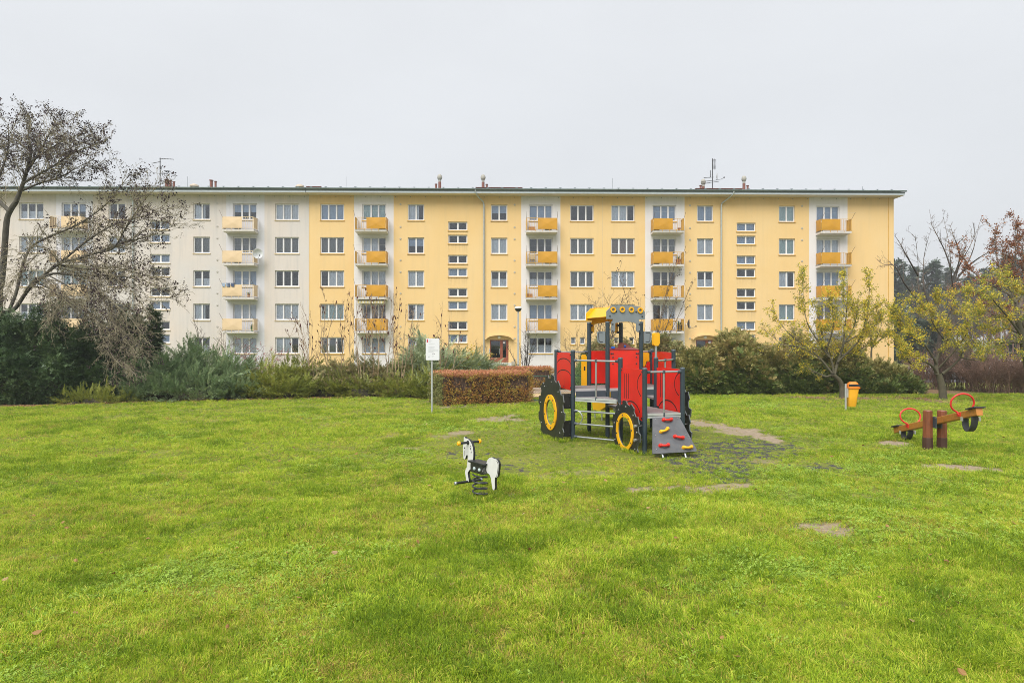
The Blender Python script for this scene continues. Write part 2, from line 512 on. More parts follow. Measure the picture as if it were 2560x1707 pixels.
# ------------------------------------------------------------------ grass
def tuft(nb, h, spread, lean, wid, seed):
    r = np.random.default_rng(seed); V, F = [], []
    for i in range(nb):
        a = r.uniform(0, 2 * np.pi); rad = spread * np.sqrt(r.uniform()); x, y = rad * np.cos(a), rad * np.sin(a)
        d = a + r.normal(0, .9); L = h * r.uniform(.5, 1.15); ln = lean * r.uniform(.3, 1.5); wd = wid * r.uniform(.7, 1.3)
        px_, py_ = -np.sin(d) * wd / 2, np.cos(d) * wd / 2
        k = len(V)
        for f, zf, ws in ((0, 0, 1), (.35, .62, .9), (.75, .95, .55)):
            cx, cy, cz = x + np.cos(d) * ln * L * f, y + np.sin(d) * ln * L * f, L * zf * (1 - .25 * ln * f)
            V += [(cx - px_ * ws, cy - py_ * ws, cz), (cx + px_ * ws, cy + py_ * ws, cz)]
        V.append((x + np.cos(d) * ln * L * 1.15, y + np.sin(d) * ln * L * 1.15, L * (1 - .45 * ln)))
        F += [(k, k + 1, k + 3, k + 2), (k + 2, k + 3, k + 5, k + 4), (k + 4, k + 5, k + 6)]
    return V, F

def clover(n, seed):
    r = np.random.default_rng(seed); V, F = [], []
    for i in range(n):
        x, y = r.normal(0, .05, 2); z = r.uniform(.02, .045); a0 = r.uniform(0, 6.28)
        for j in range(3):
            a = a0 + j * 2.09; k = len(V); s = r.uniform(.009, .014); tz = r.uniform(-.006, .006)
            c, si = np.cos(a), np.sin(a)
            for u, v_ in ((0, 0), (.8, -.6), (1.5, 0), (.8, .6)):
                V.append((x + s * (u * c - v_ * si), y + s * (u * si + v_ * c), z + tz * u))
            F.append((k, k + 1, k + 2, k + 3))
    return V, F

GRASS = FOL("grass_blade", [(0.10, 0.185, 0.014), (0.24, 0.385, 0.022), (0.41, 0.545, 0.032), (0.57, 0.64, 0.065), (0.72, 0.55, 0.14)], transl=0.38, pscale=1.3, wobble=0.62, leafvar=.5)
GRASSD = FOL("grass_blade_deep", [(0.09, 0.17, 0.014), (0.24, 0.36, 0.020), (0.44, 0.53, 0.03)], transl=0.38, pscale=1.3, wobble=0.5, leafvar=.5)
DRY = FOL("grass_blade_dry", [(0.36, 0.27, 0.07), (0.48, 0.36, 0.09), (0.42, 0.36, 0.06)], transl=0.3)
CLOV = FOL("clover_leaf", [(0.20, 0.33, 0.035), (0.28, 0.42, 0.05), (0.36, 0.48, 0.09)], transl=0.25)
variants = [source("tuft_a", *tuft(20, .058, .05, .55, .0046, 1), GRASS), source("tuft_b", *tuft(22, .072, .06, .8, .0044, 2), GRASS),
            source("tuft_c", *tuft(20, .05, .06, 1.0, .005, 3), GRASS), source("tuft_d", *tuft(24, .088, .045, .7, .0046, 4), GRASSD),
            source("tuft_e", *tuft(12, .06, .05, 1.1, .0042, 5), DRY), source("clover_a", *clover(14, 6), CLOV)]

def lawn_points(n, y0, y1, power, margin):
    u = rng.uniform(size=n)
    if power == 1: Y = y0 * (y1 / y0) ** u
    else:
        e = 1 - power; Y = (y0 ** e + u * (y1 ** e - y0 ** e)) ** (1 / e)
    X = rng.uniform(-1, 1, n) * (Y * 0.80 + margin)
    return X, Y

X1, Y1 = lawn_points(240000, 3.3, 26.5, 0.55, 1.2)
X2 = rng.uniform(-25, 25, 60000); Y2 = rng.uniform(1.2, 26.5, 60000); o_ = np.abs(X2) > Y2 * .80 + 1.0
X1, Y1 = np.concatenate([X1, X2[o_]]), np.concatenate([Y1, Y2[o_]])
jx = X1; jy = Y1
dm = dirt_mask(jx, jy); rz, rm = rubber_mask(jx, jy)
thin = fbm(jx, jy, 0.9, 61); lush = fbm(jx, jy, 0.45, 71, 3)
keep = rng.uniform(size=len(jx)) > np.clip(dm ** 1.6 * 1.02 + rm * 0.52 + rz * 0.10 + 0.45 * smooth(.45, .28, thin), 0, .985)
edgeL = np.interp(jx, [-22, -16.2, -13, -9.6, -6, -2.9], [21.3, 21.6, 22.7, 23.9, 24.7, 24.7])
keep &= (jy < np.where(jx < -2.6, edgeL + .2, 26.4))
jx, jy, lush, rz, dm = jx[keep], jy[keep], lush[keep], rz[keep], dm[keep]
n = len(jx)
vid = rng.choice([0, 1, 2], n, p=[.4, .3, .3])
clv = fbm(jx, jy, 0.5, 91, 3)
dp = fbm(jx, jy, 1.3, 101, 3) + rng.normal(0, .12, n)
vid = np.where(dp > .65, 3, vid)
vid = np.where(rng.uniform(size=n) < .07 + .24 * smooth(.5, .7, fbm(jx, jy, 1.1, 111, 3)) + dm * .4, 4, vid)
vid = np.where((clv + rng.normal(0, .10, n) > .70) & (rng.uniform(size=n) < .5), 5, vid)
clump = fbm(jx, jy, 3.4, 131, 2)
scl = .88 * rng.uniform(.65, 1.2, n) * (.60 + .30 * smooth(.3, .75, lush) + .42 * smooth(.35, .7, clump)) * (1 - .38 * rz)
comb = lambda s_: (fbm(jx, jy, 1.4, s_, 3) - .5) * 1.9
rot = np.stack([rng.normal(0, .18, n) + comb(141), rng.normal(0, .18, n) + comb(151), rng.uniform(0, 6.283, n)], 1)
grass = scatter("grass", np.stack([jx, jy, ground_z(jx, jy) - .004], 1), rot, scl, vid, variants)
kind(grass, "stuff")

# long blades left standing where the mower cannot reach
def fringe(cx, cy, r0, r1, n_):
    a = rng.uniform(0, 6.283, n_); r = rng.uniform(r0, r1, n_)
    return cx + r * np.cos(a), cy + r * np.sin(a)
FR = [fringe(-.42, 8.84, .05, .24, 34), fringe(-2.356, 19.26, .03, .14, 30), fringe(10.31, 20.2, .05, .45, 60), fringe(8.16, 12.87, .08, .22, 50), fringe(8.44, 12.82, .08, .22, 50)]
for a_, b_ in ((0, 0), (.8, 0), (1.6, 0), (2.4, 0), (0, .98), (.8, .98), (1.6, .98), (2.4, .98), (.675, 1.85), (1.475, 1.85), (.675, 2.86), (1.475, 2.86)):
    FR.append(fringe(1.0 + .957 * a_ + .29 * b_, 14.74 + .29 * a_ - .957 * b_, .04, .18, 22))
for b0, b1, a_ in ((-.4, 1.2, -.28), (-.4, 1.2, 2.68), (1.8, 2.95, .52), (1.8, 2.95, 1.63)):
    b_ = rng.uniform(b0, b1, 90); da = a_ + rng.normal(0, .06, 90)
    FR.append((1.0 + .957 * da + .29 * b_, 14.74 + .29 * da - .957 * b_))
hu = rng.uniform(-1.6, 1.6, 160); FR.append((-.9 + hu * .936 + .42, 22.9 + hu * .352 - 1.12))
fx = np.concatenate([f[0] for f in FR]); fy = np.concatenate([f[1] for f in FR]); n = len(fx)
long_v = [source("long_tuft_a", *tuft(14, .095, .04, .7, .005, 21), GRASS), source("long_tuft_b", *tuft(14, .085, .05, 1.0, .005, 22), GRASSD)]
fr = scatter("grass", np.stack([fx, fy, ground_z(fx, fy) - .004], 1), np.stack([rng.normal(0, .15, n), rng.normal(0, .15, n), rng.uniform(0, 6.28, n)], 1),
             rng.uniform(.6, 1.2, n), rng.integers(0, 2, n), long_v)
kind(fr, "stuff")

# fallen leaves
def leaf_disc(L, W, curl, seed):
    r = np.random.default_rng(seed)
    pts = [(0, 0), (.25, .38), (.55, .5), (.8, .3), (1, 0), (.8, -.3), (.55, -.5), (.25, -.38)]
    V = [(L * (u - .5), W * v, curl * ((u - .5) ** 2 * 2 + v * v * 1.2) * L + r.normal(0, .06) * L * .4) for u, v in pts]
    return V, [(0, 1, 2, 3, 4), (0, 4, 5, 6, 7)]
DEAD = FOL("fallen_leaf", [(0.15, 0.07, 0.03), (0.27, 0.14, 0.05), (0.36, 0.21, 0.08), (0.42, 0.31, 0.17)], transl=0.15, wobble=.9)
fx, fy = lawn_points(300, 3.6, 26, 0.4, 1.0)
ex = rng.uniform(-17.5, -2.8, 1500); ey = np.interp(ex, [-22, -16.2, -13, -9.6, -6, -2.9], [21.3, 21.6, 22.7, 23.9, 24.7, 24.7]) + rng.normal(.05, .22, 1500)
tx = np.concatenate([rng.normal(12.2, 1.6, 260), rng.normal(15.4, 1.4, 260)]); ty = np.concatenate([rng.normal(24.7, .5, 260), rng.normal(24.3, .5, 260)])
fx = np.concatenate([fx, ex, tx]); fy = np.concatenate([fy, ey, ty]); n = len(fx)
fl = scatter("fallen_leaves", np.stack([fx, fy, ground_z(fx, fy) + .035 * (np.arange(n) < 300) + .015], 1),
             np.stack([rng.normal(0, .35, n), rng.normal(0, .35, n), rng.uniform(0, 6.28, n)], 1), rng.uniform(.6, 1.2, n), rng.integers(0, 2, n),
             [source("dead_leaf_a", *leaf_disc(.06, .042, .5, 1), DEAD), source("dead_leaf_b", *leaf_disc(.052, .04, -.4, 2), DEAD)])
kind(fl, "stuff")

# ------------------------------------------------------------------ apartment blocks
B_ROT = math.atan(0.0201); B_Y = 56.17
def S(px):
    u = (px - CX) / FPX
    return B_Y / (1 - 0.0201 * u) * u
FLOOR = 2.8425; WTOP = 13.84; WALLTOP = 14.575; GROUND = -0.78

def wall_mat(name, c1, c2, streak, amt):
    m, t, b, o = new_mat(name)
    n1 = noise_out(t, 0.22, 5); n2 = noise_out(t, 1.0, 6, stretch=(2.2, 1, .16)); n3 = noise_out(t, 9, 5)
    c = mixc(t, mrange(t, n1, .3, .7), c1, c2)
    c = mixc(t, mrange(t, n2, .5, .75, 0, amt), c, streak)
    c = mixc(t, mrange(t, n3, .4, .7, 0, .08), c, (c1[0] * .8, c1[1] * .8, c1[2] * .8))
    vc = t.nodes.new("ShaderNodeVertexColor"); vc.layer_name = "grime"
    gs = t.nodes.new("ShaderNodeSeparateColor"); t.links.new(vc.outputs[0], gs.inputs[0])
    gn = noise_out(t, 1.0, 5, stretch=(6.5, 1, .10), rough=.7)
    gm = t.nodes.new("ShaderNodeMath"); gm.operation = 'MULTIPLY'
    t.links.new(gs.outputs[0], gm.inputs[0]); t.links.new(mrange(t, gn, .38, .72, .0, .75), gm.inputs[1])
    c = mixc(t, gm.outputs[0], c, (streak[0] * .62, streak[1] * .62, streak[2] * .64))
    t.links.new(c, b.inputs["Base Color"]); b.inputs["Roughness"].default_value = .9; b.inputs["Specular IOR Level"].default_value = .2
    bp = t.nodes.new("ShaderNodeBump"); bp.inputs["Strength"].default_value = .25; bp.inputs["Distance"].default_value = .01
    t.links.new(noise_out(t, 60, 3), bp.inputs["Height"]); t.links.new(bp.outputs[0], b.inputs["Normal"])
    return m
W_YEL = wall_mat("render_yellow", (0.71, 0.485, 0.21), (0.735, 0.535, 0.27), (0.60, 0.45, 0.24), .4)
W_PALE = wall_mat("render_pale", (0.625, 0.55, 0.485), (0.56, 0.54, 0.525), (0.43, 0.42, 0.41), .6)
W_WHITE = wall_mat("render_white", (0.69, 0.66, 0.655), (0.66, 0.64, 0.64), (0.54, 0.53, 0.53), .3)
W_BLUISH = wall_mat("render_bluish_white", (0.60, 0.61, 0.65), (0.61, 0.60, 0.63), (0.44, 0.44, 0.46), .4)
PLINTH = M("plinth_render", (0.36, 0.32, 0.25), .9)
SOFFIT = M("soffit_paint", (0.70, 0.635, 0.56), .8, var=.06)
FASCIA = M("fascia_metal", (0.50, 0.55, 0.60), .45, var=.06)
GUTTER = M("gutter_metal", (0.15, 0.19, 0.19), .4, metal=.3, var=.15)
ROOF = M("roof_sheet", (0.14, 0.17, 0.15), .6, var=.2)
ZINC = M("zinc_pipe", (0.42, 0.46, 0.46), .4, metal=.4, var=.12)
PVC = M("window_white", (0.72, 0.715, 0.73), .35, var=.03)
SILL_Y = M("sill_ochre", (0.56, 0.32, 0.05), .6, var=.08)
SILL_P = M("sill_cream", (0.60, 0.47, 0.28), .6, var=.08)
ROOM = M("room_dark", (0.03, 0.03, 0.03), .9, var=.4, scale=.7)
PANEL_Y = M("balcony_panel_ochre", (0.52, 0.255, 0.008), .5, var=.10, scale=1.2)
PANEL_P = M("balcony_panel_cream", (0.66, 0.495, 0.30), .55, var=.06, scale=1.2)
RAIL_Y = M("rail_ochre", (0.58, 0.33, 0.05), .5)
RAIL_P = M("rail_cream", (0.66, 0.52, 0.33), .5)
RUST = M("rod_brown", (0.16, 0.10, 0.07), .6)
SLAB = M("slab_concrete", (0.74, 0.70, 0.68), .85, var=.08, dirt=(.45, .43, .40), dirt_amt=.5)
SLABTOP = M("slab_edge_grey", (0.30, 0.30, 0.30), .8, var=.25)
CHIM = M("chimney_brown", (0.20, 0.075, 0.055), .6, var=.15)
GALV = M("galvanised", (0.55, 0.57, 0.58), .38, metal=.55, var=.1)
GLOBE = M("globe_dull", (0.34, 0.33, 0.29), .7, var=.15)
DOORW = M("door_red_wood", (0.24, 0.062, 0.028), .5, var=.15)
STEP = M("step_stone", (0.52, 0.52, 0.50), .85)

def glass_mat():
    m, t, b, o = new_mat("window_glass")
    t.nodes.remove(b)
    tr = t.nodes.new("ShaderNodeBsdfTransparent"); tr.inputs[0].default_value = (.93, .95, .96, 1)
    gl = t.nodes.new("ShaderNodeBsdfGlossy"); gl.inputs["Roughness"].default_value = .03; gl.inputs[0].default_value = (.92, .96, 1, 1)
    n = noise_out(t, 1.4, 2, coord="Object")
    bp = t.nodes.new("ShaderNodeBump"); bp.inputs["Strength"].default_value = .03; bp.inputs["Distance"].default_value = .03
    t.links.new(n, bp.inputs["Height"]); t.links.new(bp.outputs[0], gl.inputs["Normal"])
    lw = t.nodes.new("ShaderNodeLayerWeight"); lw.inputs[0].default_value = .25
    f = mrange(t, lw.outputs["Fresnel"], 0.0, 1.0, .05, .9)
    ms = t.nodes.new("ShaderNodeMixShader")
    t.links.new(f, ms.inputs[0]); t.links.new(tr.outputs[0], ms.inputs[1]); t.links.new(gl.outputs[0], ms.inputs[2])
    t.links.new(ms.outputs[0], o.inputs["Surface"])
    return m
GLASS = glass_mat()
CURT = [M("sheer_white", (0.50, 0.53, 0.60), .9, var=.1), M("drape_grey", (0.13, 0.135, 0.14), .9, var=.15),
        M("drape_teal", (0.30, 0.40, 0.41), .9, var=.1), M("blind_blue", (0.24, 0.31, 0.44), .8, var=.1), M("blind_brown", (0.17, 0.12, 0.11), .8)]

def win_mesh(W, H, mull, b=.085, mw=.125):
    """frame: border and mullions; returns mesh and pane rectangles. origin: bottom centre of the opening, wall face at y=0"""
    k = MB(); y0, y1 = .12, .19
    k.box(-W / 2, W / 2, y0, y1, H - b, H); k.box(-W / 2, W / 2, y0, y1, 0, b + .02)
    k.box(-W / 2, -W / 2 + b, y0, y1, b + .02, H - b); k.box(W / 2 - b, W / 2, y0, y1, b + .02, H - b)
    xs = [-W / 2 + b] + [0] * 0
    edges = [-W / 2 + b]
    for m in mull:
        x = -W / 2 + m * W
        k.box(x - mw / 2, x + mw / 2, y0, y1, b + .02, H - b)
        k.box(x - .012, x + .012, y0 - .012, y0 - .001, b + .04, H - b - .02)
        edges += [x - mw / 2, x + mw / 2]
    edges.append(W / 2 - b)
    rects = [(edges[i], edges[i + 1], b + .02, H - b) for i in range(0, len(edges), 2)]
    return k.mesh("window", PVC), rects

def pane_mesh(r):
    k = MB(); x0, x1, z0, z1 = r
    k.box(x0 - .005, x1 + .005, .145, .165, z0 - .005, z1 + .005)
    return k.mesh("pane", GLASS)

def curtain_mesh(x0, x1, z0, z1, amp, mat, seed):
    r = random.Random(seed); k = MB(); n = max(6, int((x1 - x0) / .055)); vs_ = []
    for i in range(n + 1):
        x = x0 + (x1 - x0) * i / n
        y = .235 + amp * math.sin(i * 2.1 + r.uniform(-.5, .5))
        vs_ += [(x, y, z0), (x, y, z1)]
    k.add(vs_, [(2 * i, 2 * i + 2, 2 * i + 3, 2 * i + 1) for i in range(n)])
    return k.mesh("curtain", mat)

TYPES = {"triple": (2.02, 1.40, (1 / 3, 2 / 3)), "double": (1.40, 1.40, (.5,)), "stair": (1.64, .76, (.5,)), "small": (.42, .62, ()), "bay": (2.03, 1.40, (.36, .67)), "leaf": (.70, .93, ())}
WM = {}
for kk, (W_, H_, mu) in TYPES.items():
    me, rc = win_mesh(W_, H_, mu, b=.07 if kk in ("small", "leaf") else .085)
    WM[kk] = (me, [pane_mesh(r) for r in rc], rc)
SILLM = {}
def sill_mesh(W, mat):
    key = (round(W, 2), mat.name)
    if key not in SILLM:
        SILLM[key] = MB().box(-W / 2 - .05, W / 2 + .05, -.06, .119, -.065, -.004).mesh("sill", mat)
    return SILLM[key]
CM = {}
def add_obj(name, me, parent, loc=None):
    o = bpy.data.objects.new(name, me); COL.objects.link(o); o.parent = parent
    if loc: o.location = loc
    return o

wr = random.Random(5)
def add_window(bld, typ, s, zb, sill, curtain=None):
    me, panes, rects = WM[typ]; W_, H_, _ = TYPES[typ]
    f = add_obj("window", me, bld, (s, 0, zb))
    for p in panes: add_obj("pane", p, f)
    if sill: add_obj("sill", sill_mesh(W_, sill), f)
    if curtain is None:
        curtain = wr.choices(["sheer", "side", "blind", "teal", "none", "half", "halfr", "roller", "cafe", "brown"], [20, 14, 10, 8, 16, 9, 9, 7, 6, 3])[0]
    if typ == "stair": curtain = wr.choices(["none", "sky_tint"], [35, 65])[0]  # stair glass: a blue sheet behind it stands in for the sky's reflection
    def cur(key, *a):
        if key not in CM: CM[key] = curtain_mesh(*a)
        add_obj("curtain", CM[key], f)
    w2 = W_ / 2
    if curtain == "sheer": cur((typ, "sh"), -w2, w2, .03, H_ - .06, .022, CURT[0], 1)
    elif curtain == "teal": cur((typ, "te"), -w2, w2, .03, H_ - .06, .02, CURT[2], 2)
    elif curtain == "blind": cur((typ, "bl"), -w2, w2, .03, H_, .004, CURT[3], 3)
    elif curtain == "brown": cur((typ, "br"), -w2, w2, .03, H_, .004, CURT[4], 3)
    elif curtain == "half": cur((typ, "ha"), -w2, w2 * .3, .03, H_ - .06, .022, CURT[0], 4)
    elif curtain == "side":
        cur((typ, "s1"), -w2, w2, .03, H_ - .06, .02, CURT[1], 5)
    elif curtain == "halfr": cur((typ, "hr"), -w2 * .35, w2, .03, H_ - .06, .022, CURT[0], 7)
    elif curtain == "roller": cur((typ, "ro"), -w2, w2, H_ * .5, H_, .004, CURT[3], 8)
    elif curtain == "cafe": cur((typ, "ca"), -w2, w2, .03, H_ * .52, .022, CURT[0], 9)
    elif curtain == "sky_tint": cur((typ, "lo"), -w2, w2, .03, H_, .01, CURT[3], 6)
    return f

# ---- balconies (built once per colour and side, then copied)
def balcony_meshes(col, side):
    pm, rm = (PANEL_Y, RAIL_Y) if col == "yellow" else (PANEL_P, RAIL_P)
    Wd, D = 2.63, .95; h = Wd / 2
    slab = MB()
    prof = [(-D, 0), (-D, -.07), (-D + .02, -.07), (-D + .02, -.13), (0, -.20), (0, 0)]
    slab.prism(prof, (0, 0, 0), (0, 1, 0), (0, 0, 1), Wd)
    slab.box(-h - .02, h + .02, -D - .015, -.001, .001, .03, 1)
    # side bevel of the underside
    slab_me = slab.mesh("balcony", [SLAB, SLABTOP])
    rail = MB(); zt = 1.07
    for x in (-h + .02, h - .02):
        rail.box(x - .02, x + .02, -D + .005, -D + .045, -.05, zt)
        rail.box(x - .015, x + .015, -D + .045, -.002, zt - .03, zt)
        rail.box(x - .012, x + .012, -D + .045, -.002, .09, .115)
    rail.box(-h + .04, h - .04, -D + .008, -D + .04, zt - .03, zt)
    rail.box(-h + .04, h - .04, -D + .012, -D + .036, .09, .115)
    for i in range(3):
        x = -h * .4 + i * h * .45; rail.box(x - .015, x + .015, -D - .03, -D + .005, -.06, .12)
    pw = 1.62
    xs0 = -h + .05 if side == "L" else h - .05 - pw
    ob = [(-h + pw + .1, h - .05)] if side == "L" else [(-h + .05, h - pw - .1)]
    for a, b in ob:
        nb = 6
        for i in range(nb):
            x = a + (b - a) * (i + .5) / nb
            rail.box(x - .010, x + .010, -D + .016, -D + .032, .115, zt - .03)
    for x in (-h + .02, h - .02):
        for i in range(5):
            y = -D + .15 + i * .16; rail.box(x - .007, x + .007, y - .007, y + .007, .115, zt - .03)
    rail_me = rail.mesh("railing", rm)
    pan = MB(); z0, z1 = .12, 1.045; y = -D - .012
    a, b, c, d = (xs0, y, z0), (xs0 + pw, y, z0), (xs0 + pw, y, z1), (xs0, y, z1)
    mid = (xs0 + pw / 2, y - .035, (z0 + z1) / 2 - .02)
    pan.add([a, b, c, d, mid], [(0, 1, 4), (1, 2, 4), (2, 3, 4), (3, 0, 4), (3, 2, 1, 0)])
    pan_me = pan.mesh("front_panel", pm)
    sp = MB()
    for x, sx in ((h + .004, 1), (-h - .004, -1)):
        a, b, c, d = (x, -D + .05, z0), (x, -.10, z0), (x, -.10, z1), (x, -D + .05, z1)
        mid = (x + sx * .03, -D / 2 - .02, .58)
        sp = MB(); sp.add([a, b, c, d, mid], [(0, 1, 4), (1, 2, 4), (2, 3, 4), (3, 0, 4), (3, 2, 1, 0)])
        if sx == 1: sr = sp.mesh("side_panel", pm)
        else: sl = sp.mesh("side_panel", pm)
    arms = []
    for x in (-h + .02, h - .02):
        arms.append(MB().tube([(x, -D + .02, 1.0), (x, -D - .12, 1.12), (x, -D - .62, 1.50)], .013, 6).mesh("clothes_arm", RUST))
    line = MB().tube([(-h, -D - .6, 1.49), (h, -D - .6, 1.485)], .004, 4).mesh("clothes_line", GALV)
    return slab_me, rail_me, pan_me, sl, sr, arms, line
BM = {}
def add_balcony(bld, col, side, s, zt, left=True, right=True, arms=(1, 1)):
    key = (col, side)
    if key not in BM: BM[key] = balcony_meshes(col, side)
    sm, rm, pm, sl, sr, am, ln = BM[key]
    b = add_obj("balcony", sm, bld, (s, 0, zt))
    add_obj("railing", rm, b); add_obj("front_panel", pm, b)
    if left: add_obj("side_panel", sl, b)
    if right: add_obj("side_panel", sr, b)
    if arms[0]: add_obj("clothes_arm", am[0], b)
    if arms[1]: add_obj("clothes_arm", am[1], b)
    if arms[0] and arms[1]: add_obj("clothes_line", ln, b)
    return b

def wall_mesh(s0, s1, z0, z1, holes, strips, base_i, pl_i, depth=.22):
    """front wall as a grid with real openings; strips: (s0,s1,material index)"""
    xs = sorted({round(x, 4) for x in [s0, s1] + [h[0] for h in holes] + [h[1] for h in holes] + [a for st in strips for a in st[:2]] if s0 <= x <= s1})
    zs = sorted({round(z, 4) for z in [z0, z1, z0 + .62] + [h[2] for h in holes] + [h[3] for h in holes]})
    k = MB(); gm_ = []
    nx_, nz_ = len(xs) - 1, len(zs) - 1
    hole = np.zeros((nx_, nz_), bool); mt = np.full((nx_, nz_), base_i)
    for i in range(nx_):
        xm = (xs[i] + xs[i + 1]) / 2
        for st in strips:
            if st[0] < xm < st[1]: mt[i, :] = st[2]
        for j in range(nz_):
            zm = (zs[j] + zs[j + 1]) / 2
            if zm < z0 + .62: mt[i, j] = pl_i
            hole[i, j] = any(h[0] < xm < h[1] and h[2] < zm < h[3] for h in holes)
    for i in range(nx_):
        for j in range(nz_):
            x0_, x1_, a, b = xs[i], xs[i + 1], zs[j], zs[j + 1]
            mi = int(mt[i, j])
            if not hole[i, j]:
                yy = -.03 if mi == pl_i else 0
                top = .95 if (j < nz_ - 1 and hole[i, j + 1]) else (.45 if j == nz_ - 1 else 0)
                bot = .55 if mi == pl_i or (j and zs[j] < z0 + .7) else (.25 if top == .95 and b - a < .5 else 0)
                gm_ += [0] * (len(k.v) - len(gm_)) + [bot, bot, top, top]
                k.add([(x0_, yy, a), (x1_, yy, a), (x1_, yy, b), (x0_, yy, b)], [(0, 1, 2, 3)], mi)
                continue
            if i == 0 or not hole[i - 1, j]: k.add([(x0_, 0, a), (x0_, depth, a), (x0_, depth, b), (x0_, 0, b)], [(0, 3, 2, 1)], mi)
            if i == nx_ - 1 or not hole[i + 1, j]: k.add([(x1_, 0, a), (x1_, depth, a), (x1_, depth, b), (x1_, 0, b)], [(0, 1, 2, 3)], mi)
            if j == 0 or not hole[i, j - 1]: k.add([(x0_, 0, a), (x1_, 0, a), (x1_, depth, a), (x0_, depth, a)], [(0, 1, 2, 3)], mi)
            if j == nz_ - 1 or not hole[i, j + 1]: k.add([(x0_, 0, b), (x1_, 0, b), (x1_, depth, b), (x0_, depth, b)], [(0, 3, 2, 1)], mi)
    gm_ += [0] * (len(k.v) - len(gm_)); k.grime = gm_
    return k

DEPTH = 12.0
def make_block(name, label, s0, s1, cols, walls, sill, colour, strip_mat, over_r, pipes, chims):
    """cols: (kind, px centre, extra)"""
    o = thing(name, label, "apartment building", (0, B_Y, 0), B_ROT)
    holes, strips, jobs = [], [], []
    for c in cols:
        typ, px = c[0], c[1]; s = S(px)
        if typ in ("triple", "double"):
            W_, H_, _ = TYPES[typ]
            for r in range(5):
                zt = WTOP - r * FLOOR
                if r == 4 and len(c) > 2 and c[2] == "door": continue
                if r == 4 and len(c) > 2 and c[2] == "small":
                    for q in c[3]:
                        jobs.append(("small", S(q), zt - .62, None))
                        holes.append((S(q) - .21, S(q) + .21, zt - .62, zt))
                    continue
                holes.append((s - W_ / 2, s + W_ / 2, zt - H_, zt)); jobs.append((typ, s, zt - H_, None))
        elif typ == "stair":
            W_, H_, _ = TYPES[typ]
            for r in range(4):
                for dz in (1.50, 2.62):
                    zt = WTOP - r * FLOOR - dz + .02
                    holes.append((s - W_ / 2, s + W_ / 2, zt - H_, zt)); jobs.append((typ, s, zt - H_, None))
        elif typ == "bay":
            strips.append((S(c[2]), S(c[3]), 1))
            W_, H_, _ = TYPES["bay"]; side = c[4]
            for r in range(5):
                zt = WTOP - r * FLOOR
                holes.append((s - W_ / 2, s + W_ / 2, zt - H_, zt)); jobs.append(("bay", s, zt - H_, None))
                if r < 4:
                    ds = s + (-W_ / 2 + .35 if side == "L" else W_ / 2 - .35)
                    holes.append((ds - .35, ds + .35, zt - H_ - .934, zt - H_ - .001)); jobs.append(("leaf", ds, zt - H_ - .934, "none"))
                    jobs.append(("balcony", S(c[5]), zt - 2.37, side, c[6] if len(c) > 6 else (1, 1)))
    doors = [S(c[1]) for c in cols if len(c) > 2 and c[2] == "door"]
    DZ0, DZ1 = .30, 2.24
    for d in doors: holes.append((d - .80, d + .80, DZ0, DZ1))
    k = wall_mesh(s0, s1, GROUND, WALLTOP, holes, strips, 0, 2)
    fw = k.build("front_wall", [walls, strip_mat, PLINTH], o)
    ga = fw.data.color_attributes.new("grime", 'FLOAT_COLOR', 'POINT')
    ga.data.foreach_set("color", np.repeat(np.array(k.grime, dtype=np.float32)[:, None], 4, 1).ravel())
    k = MB(); k.box(s0, s1, .5, DEPTH, GROUND, WALLTOP)
    k = MB()
    k.add([(s1, 0, GROUND), (s1, DEPTH, GROUND), (s1, DEPTH, WALLTOP), (s1, 0, WALLTOP)], [(0, 1, 2, 3)])
    k.add([(s0, 0, GROUND), (s0, DEPTH, GROUND), (s0, DEPTH, WALLTOP), (s0, 0, WALLTOP)], [(3, 2, 1, 0)])
    k.add([(s0, DEPTH, GROUND), (s1, DEPTH, GROUND), (s1, DEPTH, WALLTOP), (s0, DEPTH, WALLTOP)], [(3, 2, 1, 0)])
    k.build("side_wall", walls, o)
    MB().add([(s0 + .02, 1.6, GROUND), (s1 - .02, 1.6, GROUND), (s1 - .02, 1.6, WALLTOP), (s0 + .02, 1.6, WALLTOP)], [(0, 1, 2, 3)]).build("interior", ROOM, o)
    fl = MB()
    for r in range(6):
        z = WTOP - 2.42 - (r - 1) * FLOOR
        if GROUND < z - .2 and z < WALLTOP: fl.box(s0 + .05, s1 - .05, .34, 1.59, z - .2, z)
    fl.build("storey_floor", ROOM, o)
    # roof: low pitched sheet, soffit, fascia, gutter
    e1 = s1 + over_r; e0 = s0
    ov = .98; zt = 14.97; tan = math.tan(R(7))
    ym = DEPTH / 2; zr = zt + (ym + ov) * tan
    rf = MB()
    rf.prism([(-ov, zt), (ym, zr), (DEPTH + ov, zt), (DEPTH + ov, zt - .06), (ym, zr - .06), (-ov, zt - .06)], ((e0 + e1) / 2, 0, 0), (0, 1, 0), (0, 0, 1), e1 - e0)
    roof = rf.build("roof", ROOF, o)
    gt = MB()
    n_ = 10
    prof = [(-ov - .07 + .075 * math.cos(a), 14.945 + .10 * math.sin(a)) for a in [math.pi * (1 + i / n_) for i in range(n_ + 1)]]
    prof = [(-ov - .145, 14.97)] + prof + [(-ov + .005, 14.97)]
    gt.prism(prof, ((e0 + e1) / 2, 0, 0), (0, 1, 0), (0, 0, 1), e1 - e0 + .1)
    add_ = gt.build("gutter", GUTTER, roof)
    fs = MB(); fs.box(e0, e1 - .02, -ov + .03, -ov + .07, 14.60, 14.84)
    fs.box(e0, e1 - .01, -ov + .02, -ov + .029, 14.74, 14.84, 1)
    fs.build("fascia", [FASCIA, GUTTER], roof)
